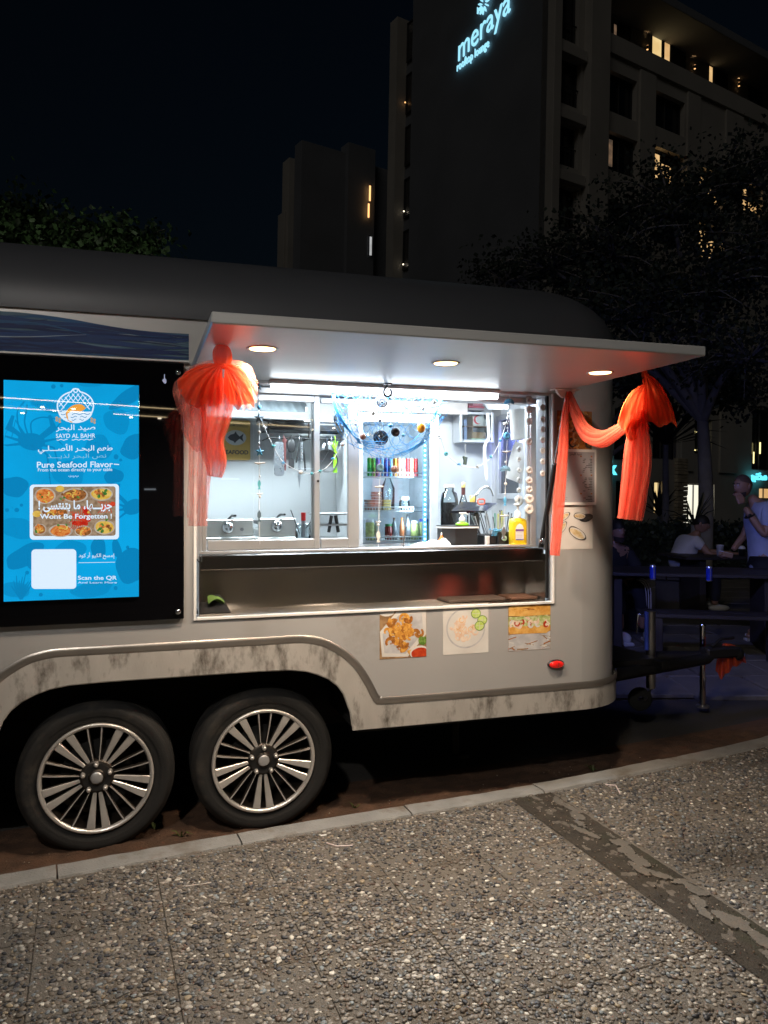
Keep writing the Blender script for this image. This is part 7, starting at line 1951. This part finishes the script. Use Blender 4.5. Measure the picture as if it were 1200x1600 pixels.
# ================================================================== TERRACE WITH TABLES AND PEOPLE
M_ts = mat('terrace_stone', (.17, .155, .14), .8, 0, .2, 2, .4, 30, dirt=(.08, .07, .06), dirt_amt=.35, dirt_scale=1.5)
tr = MB(); tr.box((7.5, 14, -.02), (13, 16.5, .05)); ter = tr.build('terrace', [M_bed], None, ID, (0, 0, 0), kind='structure')
q = random.Random(5); s0 = None
for i in range(16):
    for j in range(13):
        x, y = 1.4 + i * .62 + (.3 if j % 2 else 0), 6.05 + j * .62
        if x > y * .55 + 1.2: continue
        if s0 is None: mb = MB(); mb.box((0, 0, .022), (.60, .60, .036), .008); s0 = mb.build('paving_stone', [M_ts], ter); ORG[s0.name] = (0, 0, 0); s_ = s0;
        else: s_ = s0.copy(); COL.objects.link(s_)
        s_.matrix_local = Matrix.Translation(Vector((x, y, q.uniform(-.004, .006)))) @ Matrix.Rotation(q.uniform(-.02, .02), 4, 'Z') @ Matrix.Rotation(q.uniform(-.012, .012), 4, 'X')
# blue light bar on the far end of the trailer
mb = MB(); mb.box((XE + .052, .86, 1.95), (.025, .9, .03), .004, 0); mb.box((XE + .068, .86, 1.95), (.006, .86, .02), 0, 1)
bl = mb.build('blue_light_bar', [M_alud, emis('blue_bar_glow', (.10, .14, 1.0), 6)], trailer)
lamp('AREA', 'blue_bar_light', (XE + .08, .86, 1.93), 20, (.22, .28, 1.0), bl, size=.9, size_y=.04, aim=(1, .55, -.22)).data.spread = R_(115)

M_tw = mat('dark_table_wood', (.035, .030, .032), .55, 0, .25, 5, .2, 40, stretch=(.2, 1, 1))
def picnic(label, c, rz, L=1.9):
    F = Matrix.Translation(c) @ Matrix.Rotation(rz, 4, 'Z')
    t = thing('picnic_table', label, 'table', (0, 0, 0), F)
    for k in range(5): mb = MB(); mb.box((0, -.31 + .155 * k, .735), (L, .145, .035), .005); mb.build('top_board', [M_tw], t)
    for sg in (-1, 1):
        mb = MB(); mb.box((sg * L * .36, 0, .36), (.08, .55, .70), .005); mb.build('leg', [M_tw], t)
    return F
def bench(label, c, rz, L=1.6):
    F = Matrix.Translation(c) @ Matrix.Rotation(rz, 4, 'Z')
    t = thing('bench', label, 'bench', (0, 0, 0), F)
    for k in range(2): mb = MB(); mb.box((0, -.085 + .17 * k, .43), (L, .155, .035), .005); mb.build('seat_board', [M_tw], t)
    for sg in (-1, 1): mb = MB(); mb.box((sg * L * .38, 0, .21), (.07, .30, .40), .005); mb.build('leg', [M_tw], t)
picnic('dark wooden table with two blue and silver cans, nearest the trailer', (3.02, 7.65, .04), R_(-12)); bench('low dark bench before the table with the cans', (2.95, 6.85, .04), R_(-12), 1.3)
picnic('farther dark table where the man in the white T-shirt leans', (4.55, 9.7, .04), R_(5)); bench('bench under the man in the white T-shirt', (3.85, 10.25, .04), R_(60), .9); bench('bench under the man in striped trousers', (2.35, 8.35, .04), R_(20), 1.1)
M_can = mat('energy_can_silver', (.55, .57, .62), .3, .8); M_canb = mat('energy_can_blue', (.02, .05, .62), .3, .4, emit=(.02, .05, 1), estr=0.0)
for (px, py, lab) in ((1020, 906, 'blue and silver can on the left of the near table'), (1108, 908, 'blue and silver can on the right of the near table')):
    Y = (CAMH - .795) * 1200 / (py - 775); c = ((px - 600) / 1200 * Y, Y, .793)
    t = thing('drink_can', lab, 'drink can', c, ID)
    mb = MB(Matrix.Translation(c)); mb.lathe([(.0001, 0), (.022, 0), (.026, .008), (.026, .125), (.021, .134), (.0001, .132)], n=20); mb.build('body', [M_can], t)
    mb = MB(Matrix.Translation(c)); mb.grid(lambda u, v: (.0264 * math.cos(R_(170 + 95 * u)), .0264 * math.sin(R_(170 + 95 * u)), .012 + .105 * v), 10, 2); mb.grid(lambda u, v: (.0264 * math.cos(R_(285 + 40 * u)), .0264 * math.sin(R_(285 + 40 * u)), .012 + .105 * v), 6, 2); mb.build('blue_panel', [M_canb], t)
c = P3(1125, 868, 9.5); c = (c[0], 9.5, .79); lathe_obj('paper_cup', 'white paper cup on the farther table', 'cup', c, [('cup', [(.0001, 0), (.035, 0), (.045, .13), (.047, .132)], M_bx), ('rim', [(.046, .130), (.048, .134), (.045, .136)], M_whitep)], ID)
c = (c[0] + .13 * 1.9, 9.45, .79); lathe_obj('lidded_cup', 'dark cup with a white lid beside the paper cup', 'cup', c, [('cup', [(.0001, 0), (.032, 0), (.042, .09)], M_black), ('lid', [(.043, .09), (.043, .10), (.025, .125), (.0001, .13)], M_whitep)], ID)

def skin(name, J, bones, m, parent=None, lv=2, flat=None, **kw):
    """one continuous surface grown round a skeleton: J[name] = (x, y, z, radius or (rx, ry))"""
    names = list(J); me = bpy.data.meshes.new(name); me.from_pydata([J[n][:3] for n in names], [(names.index(a), names.index(b)) for a, b in bones], [])
    o = bpy.data.objects.new('skin_tmp', me); COL.objects.link(o)
    sk = o.modifiers.new('s', 'SKIN'); sk.use_smooth_shade = True
    for i, n in enumerate(names):
        r = J[n][3]; me.skin_vertices[0].data[i].radius = r if isinstance(r, tuple) else (r, r); me.skin_vertices[0].data[i].use_root = i == 0
    su = o.modifiers.new('u', 'SUBSURF'); su.levels = lv; su.render_levels = lv
    ev = o.evaluated_get(bpy.context.evaluated_depsgraph_get()); em = bpy.data.meshes.new_from_object(ev)
    bpy.data.objects.remove(o)
    mb = MB(); mb.add([tuple(v.co) for v in em.vertices], [tuple(p.vertices) for p in em.polygons], 0, True)
    bpy.data.meshes.remove(em)
    return mb.build(name, [m], parent, **kw)
M_skin = mat('skin', (.36, .20, .13), .5, 0, .08, 20); M_hair = mat('black_hair', (.012, .010, .009), .6); M_drk = mat('dark_cloth', (.018, .018, .022), .85, 0, .2, 10)
M_shirt = mat('blue_linen_shirt', (.42, .46, .60), .85, 0, .1, 10, .2, 120); M_tee = mat('white_tshirt', (.62, .62, .62), .85, 0, .06, 10); M_shoe = mat('white_shoe', (.60, .60, .62), .6); M_tan = mat('tan_shoe', (.35, .20, .14), .6)
def head(o_, c, face, s=1.0, hair='short', beard=True, parent=None):
    """head with face, hair and beard; face = direction it looks"""
    f = Vector(face).normalized(); sd = Vector((0, 0, 1)).cross(f).normalized(); upv = f.cross(sd)
    def Q(a, b, z): return Vector(c) + (f * a + sd * b + upv * z) * s
    mb = MB()
    def skull(u, v):
        th, ph = 2 * PI * u, PI * v
        x, y, z = math.sin(ph) * math.cos(th), math.sin(ph) * math.sin(th), -math.cos(ph)
        a = .100 * x * (1 - .10 * max(0, -z) * (x < 0)); b = .076 * y * (1 - .28 * max(0, -z)); zz = .118 * z
        if x > 0: a += .010 * math.exp(-((z + .80) ** 2) * 14) * x; a += .024 * math.exp(-((z + .12) ** 2) * 26 - (y * 6) ** 2) ; a -= .008 * math.exp(-((z - .12) ** 2) * 40 - ((abs(y) - .38) * 5) ** 2)
        return Q(a, b, zz)
    mb.grid(skull, 36, 26, cu=True)
    for sg in (-1, 1): mb.ball(Q(-.005, sg * .078, -.005), (.018 * s, .018 * s, .030 * s), 10, 7)
    o1 = mb.build('head', [M_skin], parent)
    mb = MB()
    def cap(u, v):
        th = 2 * PI * u; lim_ = 1.05 + .62 * (1 - math.cos(th)) * .5; ph = v * lim_ * (1.18 if hair == 'short' else .98)
        x, y, z = math.sin(ph) * math.cos(th), math.sin(ph) * math.sin(th), math.cos(ph); k = 1.05 if hair == 'short' else 1.015
        return Q(.100 * x * k - .002, .076 * y * k, .118 * z * k)
    mb.grid(cap, 30, 12, cu=True); mb.build('hair', [M_hair if hair == 'short' else mat('shaved_hair', (.10, .065, .05), .7)], parent)
    if beard:
        mb = MB()
        mb.grid(lambda u, v: Q(.103 * math.cos(R_(-72 + 144 * u)) * (1 - .10 * v) + .004, .080 * math.sin(R_(-72 + 144 * u)) * (1 - .28 * v), -.052 - .058 * v - .012 * math.cos(R_(-72 + 144 * u))), 20, 8); mb.build('beard', [mat('beard_hair', (.045, .030, .024), .8)], parent)
    mb = MB()
    for sg in (-1, 1):
        mb = MB(); mb.ball(Q(.090, sg * .030, .014), (.010 * s, .010 * s, .006 * s), 8, 6); mb.build('eye', [mat('eye_white', (.40, .36, .34), .3)], parent)
        mb = MB(); mb.tube([Q(.094, sg * .014, .032), Q(.096, sg * .032, .037), Q(.084, sg * .048, .032)], .0045 * s, 6); mb.build('eyebrow', [M_hair], parent)
    mb = MB(); mb.tube([Q(.092, -.022, -.062), Q(.101, 0, -.060), Q(.092, .022, -.062)], .006 * s, 6); mb.build('mouth', [mat('lips', (.32, .13, .11), .5)], parent)
def hand(nm, c, d, nrm, parent, curl_=.8, s=1.0):
    """palm with five bent fingers; d = direction of the fingers, nrm = palm side"""
    d = Vector(d).normalized(); nrm = Vector(nrm); nrm = (nrm - d * nrm.dot(d)).normalized(); sd = d.cross(nrm)
    c = Vector(c); mb = MB()
    mb.ball(c, (.001, .001, .001), 4, 3)
    rm = Matrix((sd, d, nrm)).transposed()
    mb.box(c, (.082 * s, .095 * s, .030 * s), .012 * s, 0, rm, 1)
    for k, (off, ln) in enumerate(((-.032, .068), (-.011, .078), (.011, .074), (.031, .058))):
        p = c + sd * off * s + d * .042 * s; P_ = [p - d * .02 * s, p]; a = 0
        for j in range(3): a += curl_ * .75; p = p + (d * math.cos(a) + nrm * math.sin(a)) * ln * s / 3; P_.append(p)
        mb.tube(P_, [.010 * s, .0095 * s, .009 * s, .008 * s, .0065 * s], 8)
    p = c - sd * .036 * s - d * .02 * s; mb.tube([p, p - sd * .025 * s + d * .025 * s + nrm * .01 * s, p - sd * .018 * s + d * .055 * s + nrm * .025 * s], [.012 * s, .010 * s, .008 * s], 8)
    return mb.build(nm, [M_skin], parent)
# standing man, facing left, hand at the mouth --------------------------------------------
Xs, Ys = 3.93, 8.0
m1 = thing('person', 'standing bearded man in a light blue shirt holding his hand to his mouth', 'person', (Xs, Ys, .04), ID)
B = lambda dx, dy, z, r: (Xs + dx, Ys + dy, z, r)
J = dict(pelvis=B(.02, 0, .95, .14), waist=B(.03, 0, 1.08, .13), chest=B(.0, 0, 1.30, .15), neck=B(-.07, 0, 1.47, .06), nh=B(-.12, 0, 1.54, .055),
         sl=B(.0, -.19, 1.40, .065), el=B(-.08, -.24, 1.12, .047), wl=B(-.24, -.14, 1.42, .032), sr=B(.02, .19, 1.40, .065), er=B(-.04, .27, 1.12, .045), wr=B(-.20, .22, .95, .032),
         hl=B(.0, -.10, .90, .10), kl=B(-.05, -.12, .52, .065), al=B(.0, -.12, .12, .042), hr=B(.04, .10, .90, .10), kr=B(.06, .12, .52, .065), ar=B(.12, .12, .12, .042))
skin('body', J, [('pelvis', 'waist'), ('waist', 'chest'), ('chest', 'neck'), ('neck', 'nh'), ('chest', 'sl'), ('sl', 'el'), ('el', 'wl'), ('chest', 'sr'), ('sr', 'er'), ('er', 'wr'), ('pelvis', 'hl'), ('hl', 'kl'), ('kl', 'al'), ('pelvis', 'hr'), ('hr', 'kr'), ('kr', 'ar')], M_skin, m1)
J2_ = dict(chest=B(.0, 0, 1.30, (.20, .17)), waist=B(.05, 0, 1.08, (.20, .18)), hem=B(.05, 0, .86, (.20, .19)), low=B(.05, 0, .72, (.19, .18)), neck=B(-.03, 0, 1.44, .10), sl=B(.0, -.19, 1.41, .095), el=B(-.05, -.235, 1.20, .075), sr=B(.02, .19, 1.41, .095), er=B(-.01, .25, 1.20, .075))
skin('shirt', J2_, [('chest', 'waist'), ('waist', 'hem'), ('hem', 'low'), ('chest', 'neck'), ('chest', 'sl'), ('sl', 'el'), ('chest', 'sr'), ('sr', 'er')], M_shirt, m1)
J3 = dict(p=B(.03, 0, .99, .165), hl=B(.0, -.09, .80, .115), kl=B(-.05, -.12, .50, .095), ll=B(-.02, -.12, .24, .085), hr=B(.05, .09, .80, .115), kr=B(.06, .12, .50, .095), lr=B(.10, .12, .24, .085))
skin('trousers', J3, [('p', 'hl'), ('hl', 'kl'), ('kl', 'll'), ('p', 'hr'), ('hr', 'kr'), ('kr', 'lr')], M_drk, m1)
head(m1, (Xs - .19, Ys, 1.635), (-1, -.35, -.12), 1.0, 'shaved', True, m1)
hand('hand', (Xs - .275, Ys - .12, 1.495), (-.25, .25, 1), (-.2, 1, -.1), m1, .7, .95); hand('hand', (Xs - .26, Ys + .20, .90), (-.8, -.1, -.6), (0, 0, 1), m1, .6, .95)
mb = MB(); mb.tube([(Xs - .20 + .042 * math.cos(a), Ys - .165 + .042 * math.sin(a), 1.325 + .02 * math.cos(a)) for a in [2 * PI * k / 16 for k in range(16)]], .010, 6, closed=True); mb.ball((Xs - .215, Ys - .205, 1.33), (.022, .012, .022), 10, 6); mb.build('wristwatch', [M_black], m1)
for (dx, dy) in ((-.07, -.12), (.06, .12)):
    mb = MB(); mb.ball((Xs + dx, Ys + dy, .10), (.15, .055, .05), 14, 8); mb.build('shoe', [M_tan], m1); mb = MB(); mb.box((Xs + dx - .01, Ys + dy, .058), (.29, .10, .028), .012); mb.build('sole', [M_shoe], m1)
mb = MB(); c = (Xs - .30, Ys + .16, .905); mb.box(c, (.13, .09, .05), .012, 0, Euler((.1, .2, .3))); mb.box((c[0], c[1], c[2] + .027), (.10, .07, .006), .002, 1, Euler((.1, .2, .3))); mb.build('food_parcel', [mat('kraft_paper', (.45, .28, .20), .7), M_bx], None, ID, c, 'small brown food parcel held low by the standing man', 'food parcel')
# man in white T-shirt leaning on the far table --------------------------------------------
Xm, Ym = 3.95, 10.0
m2 = thing('person', 'seated man in a white T-shirt leaning with both arms on the farther table', 'person', (Xm, Ym, .04), ID)
B = lambda dx, dy, z, r: (Xm + dx, Ym + dy, z, r)
J = dict(pelvis=B(-.12, .05, .56, .14), chest=B(.0, 0, .88, .14), neck=B(.09, -.03, 1.02, .058), nh=B(.13, -.05, 1.08, .05), sl=B(.06, -.17, .95, .06), el=B(.18, -.28, .78, .045), wl=B(.42, -.26, .80, .03), sr=B(.02, .17, .95, .06), er=B(.22, .22, .79, .045), wr=B(.44, .05, .80, .03), hl=B(-.02, -.06, .54, .10), kl=B(.32, -.12, .54, .07), al=B(.30, -.12, .12, .045), hr=B(-.02, .16, .54, .10), kr=B(.32, .18, .54, .07), ar=B(.30, .18, .12, .045))
skin('body', J, [('pelvis', 'chest'), ('chest', 'neck'), ('neck', 'nh'), ('chest', 'sl'), ('sl', 'el'), ('el', 'wl'), ('chest', 'sr'), ('sr', 'er'), ('er', 'wr'), ('pelvis', 'hl'), ('hl', 'kl'), ('kl', 'al'), ('pelvis', 'hr'), ('hr', 'kr'), ('kr', 'ar')], M_skin, m2)
skin('tshirt', dict(c=B(.0, 0, .86, (.17, .19)), w=B(-.08, .02, .68, (.17, .17)), h=B(-.12, .05, .55, .165), n=B(.06, -.02, .98, .09), sl=B(.05, -.18, .95, .085), el=B(.12, -.24, .85, .065), sr=B(.01, .17, .95, .085), er=B(.10, .20, .86, .065)), [('c', 'w'), ('w', 'h'), ('c', 'n'), ('c', 'sl'), ('sl', 'el'), ('c', 'sr'), ('sr', 'er')], M_tee, m2)
skin('trousers', dict(p=B(-.12, .05, .52, .15), hl=B(0, -.06, .53, .11), kl=B(.32, -.12, .53, .085), ll=B(.30, -.12, .16, .07), hr=B(0, .16, .53, .11), kr=B(.32, .18, .53, .085), lr=B(.30, .18, .16, .07)), [('p', 'hl'), ('hl', 'kl'), ('kl', 'll'), ('p', 'hr'), ('hr', 'kr'), ('kr', 'lr')], M_drk, m2)
head(m2, (Xm + .16, Ym - .06, 1.17), (1, -.5, -.35), .95, 'short', False, m2)
hand('hand', (Xm + .50, Ym - .25, .80), (1, .2, 0), (0, 0, -1), m2, .5, .9); hand('hand', (Xm + .52, Ym + .02, .80), (1, -.3, 0), (0, 0, -1), m2, .5, .9)
for dy in (-.12, .18): mb = MB(); mb.ball((Xm + .36, Ym + dy, .09), (.14, .05, .045), 12, 7); mb.build('shoe', [M_shoe], m2)
# man in striped trousers by the trailer end --------------------------------------------------
Xd, Yd = 2.40, 8.1
m3 = thing('person', 'seated bearded man in dark clothes and striped trousers at the trailer end', 'person', (Xd, Yd, .04), ID)
B = lambda dx, dy, z, r: (Xd + dx, Yd + dy, z, r)
J = dict(pelvis=B(.0, .15, .56, .14), chest=B(.02, .12, .88, .15), neck=B(.05, .08, 1.02, .06), nh=B(.06, .05, 1.07, .05), sl=B(-.17, .10, .94, .06), el=B(-.24, -.05, .72, .045), wl=B(-.05, -.22, .66, .03), sr=B(.20, .12, .94, .06), er=B(.28, -.02, .72, .045), wr=B(.12, -.22, .68, .03), hl=B(-.10, .10, .56, .10), kl=B(-.05, -.30, .60, .07), al=B(.0, -.30, .16, .045), hr=B(.10, .10, .56, .10), kr=B(.20, -.30, .60, .07), ar=B(.26, -.22, .16, .045))
bn = [('pelvis', 'chest'), ('chest', 'neck'), ('neck', 'nh'), ('chest', 'sl'), ('sl', 'el'), ('el', 'wl'), ('chest', 'sr'), ('sr', 'er'), ('er', 'wr'), ('pelvis', 'hl'), ('hl', 'kl'), ('kl', 'al'), ('pelvis', 'hr'), ('hr', 'kr'), ('kr', 'ar')]
skin('body', J, bn, M_skin, m3)
skin('jacket', dict(c=B(.02, .12, .86, (.20, .16)), w=B(.0, .15, .60, .17), n=B(.04, .09, .99, .09), sl=B(-.18, .10, .94, .085), el=B(-.25, -.05, .72, .065), wl=B(-.09, -.19, .66, .05), sr=B(.21, .12, .94, .085), er=B(.29, -.02, .72, .065), wr=B(.15, -.19, .68, .05)), [('c', 'w'), ('c', 'n'), ('c', 'sl'), ('sl', 'el'), ('el', 'wl'), ('c', 'sr'), ('sr', 'er'), ('er', 'wr')], M_drk, m3)
skin('trousers', dict(p=B(0, .15, .54, .16), hl=B(-.10, .08, .56, .11), kl=B(-.05, -.30, .60, .09), ll=B(.0, -.29, .30, .075), hr=B(.10, .08, .56, .11), kr=B(.20, -.30, .60, .09), lr=B(.25, -.24, .30, .075)), [('p', 'hl'), ('hl', 'kl'), ('kl', 'll'), ('p', 'hr'), ('hr', 'kr'), ('kr', 'lr')], M_drk, m3)
for k in range(3):
    mb = MB(); o_ = .022 * k
    mb.tube(spline([B(.15 - o_ * .3, -.02 - .01 * k, .665 - o_, 0)[:3], B(.24 - o_ * .3, -.26, .69 - o_, 0)[:3], B(.285 - o_, -.345, .60 - o_ * .4, 0)[:3], B(.30 - o_, -.33, .45, 0)[:3], B(.31 - o_, -.30, .32, 0)[:3]], 5), .0055, 6); mb.build('side_stripe', [M_tee], m3)
head(m3, (Xd + .07, Yd + .03, 1.165), (.35, -1, -.1), .95, 'short', True, m3)
hand('hand', (Xd + .0, Yd - .26, .67), (.7, -.3, 0), (0, 0, -1), m3, .6, .9); hand('hand', (Xd + .08, Yd - .27, .69), (-.8, -.3, 0), (0, 0, -1), m3, .6, .9)
for (dx, dy) in ((.02, -.36), (.30, -.28)):
    mb = MB(); mb.ball((Xd + dx, Yd + dy - .02, .105), (.055, .145, .055), 14, 8); mb.box((Xd + dx, Yd + dy - .03, .062), (.10, .29, .03), .012)
    for j in range(3): mb.box((Xd + dx + .052, Yd + dy - .02 + j * .025, .11), (.012, .010, .045), .001, 1, Euler((.4, 0, 0)))
    mb.build('shoe', [M_shoe, M_black], m3)
# jack posts and jockey wheel of the trailer ---------------------------------------------------
def wpost(name, label, cat, px, py0, py1, Y, r, m):
    a, b = at(px, py0, Y), at(px, py1, Y); t = thing(name, label, cat, b, ID); return a, b, t
a, b, t = wpost('trailer_jack', 'steel jockey jack with crank and small wheel on the drawbar', 'jack', 1017, 955, 1075, 5.05, .02, M_steel2)
mb = MB(); mb.cyl(a, b, .030, n=16); mb.build('outer_tube', [M_steel2], t)
mb = MB(); mb.cyl((a[0] - .035, a[1] - .02, a[2]), (a[0] - .035, a[1] - .02, a[2] - .25), .014, n=10); mb.build('blue_sleeve', [mat('blue_sleeve', (.04, .08, .55), .4)], t)
mb = MB(); mb.tube([(a[0], a[1], a[2] - .01), (a[0] - .09, a[1] - .02, a[2] - .02), (a[0] - .10, a[1] - .02, a[2] - .14)], .007, 8); mb.build('crank', [M_chrome], t)
w0 = at(1000, 1092, 5.0); mb = MB(); mb.lathe([(.02, -.02), (.068, -.02), (.076, -.010), (.076, .010), (.068, .02), (.02, .02)], (w0[0] + .0, w0[1], w0[2] - .0), 24, 0, 'Y'); mb.build('jockey_wheel', [M_void], t)
mb = MB(); mb.tube([b, (w0[0] + .02, w0[1] - .03, w0[2])], .012, 6); mb.build('fork', [M_steel2], t)
a, b, t = wpost('steel_post', 'slim chrome post standing in front of the drawbar', 'post', 1098, 978, 1102, 5.4, .02, M_chrome)
mb = MB(); mb.cyl(a, b, .022, n=16); mb.ball(a, .022, 12, 7); mb.build('tube', [M_chrome], t); mb = MB(); mb.cyl(b, (b[0], b[1], max(.0, b[2] - .012)), .045, n=16); mb.build('foot_plate', [M_alud], t)
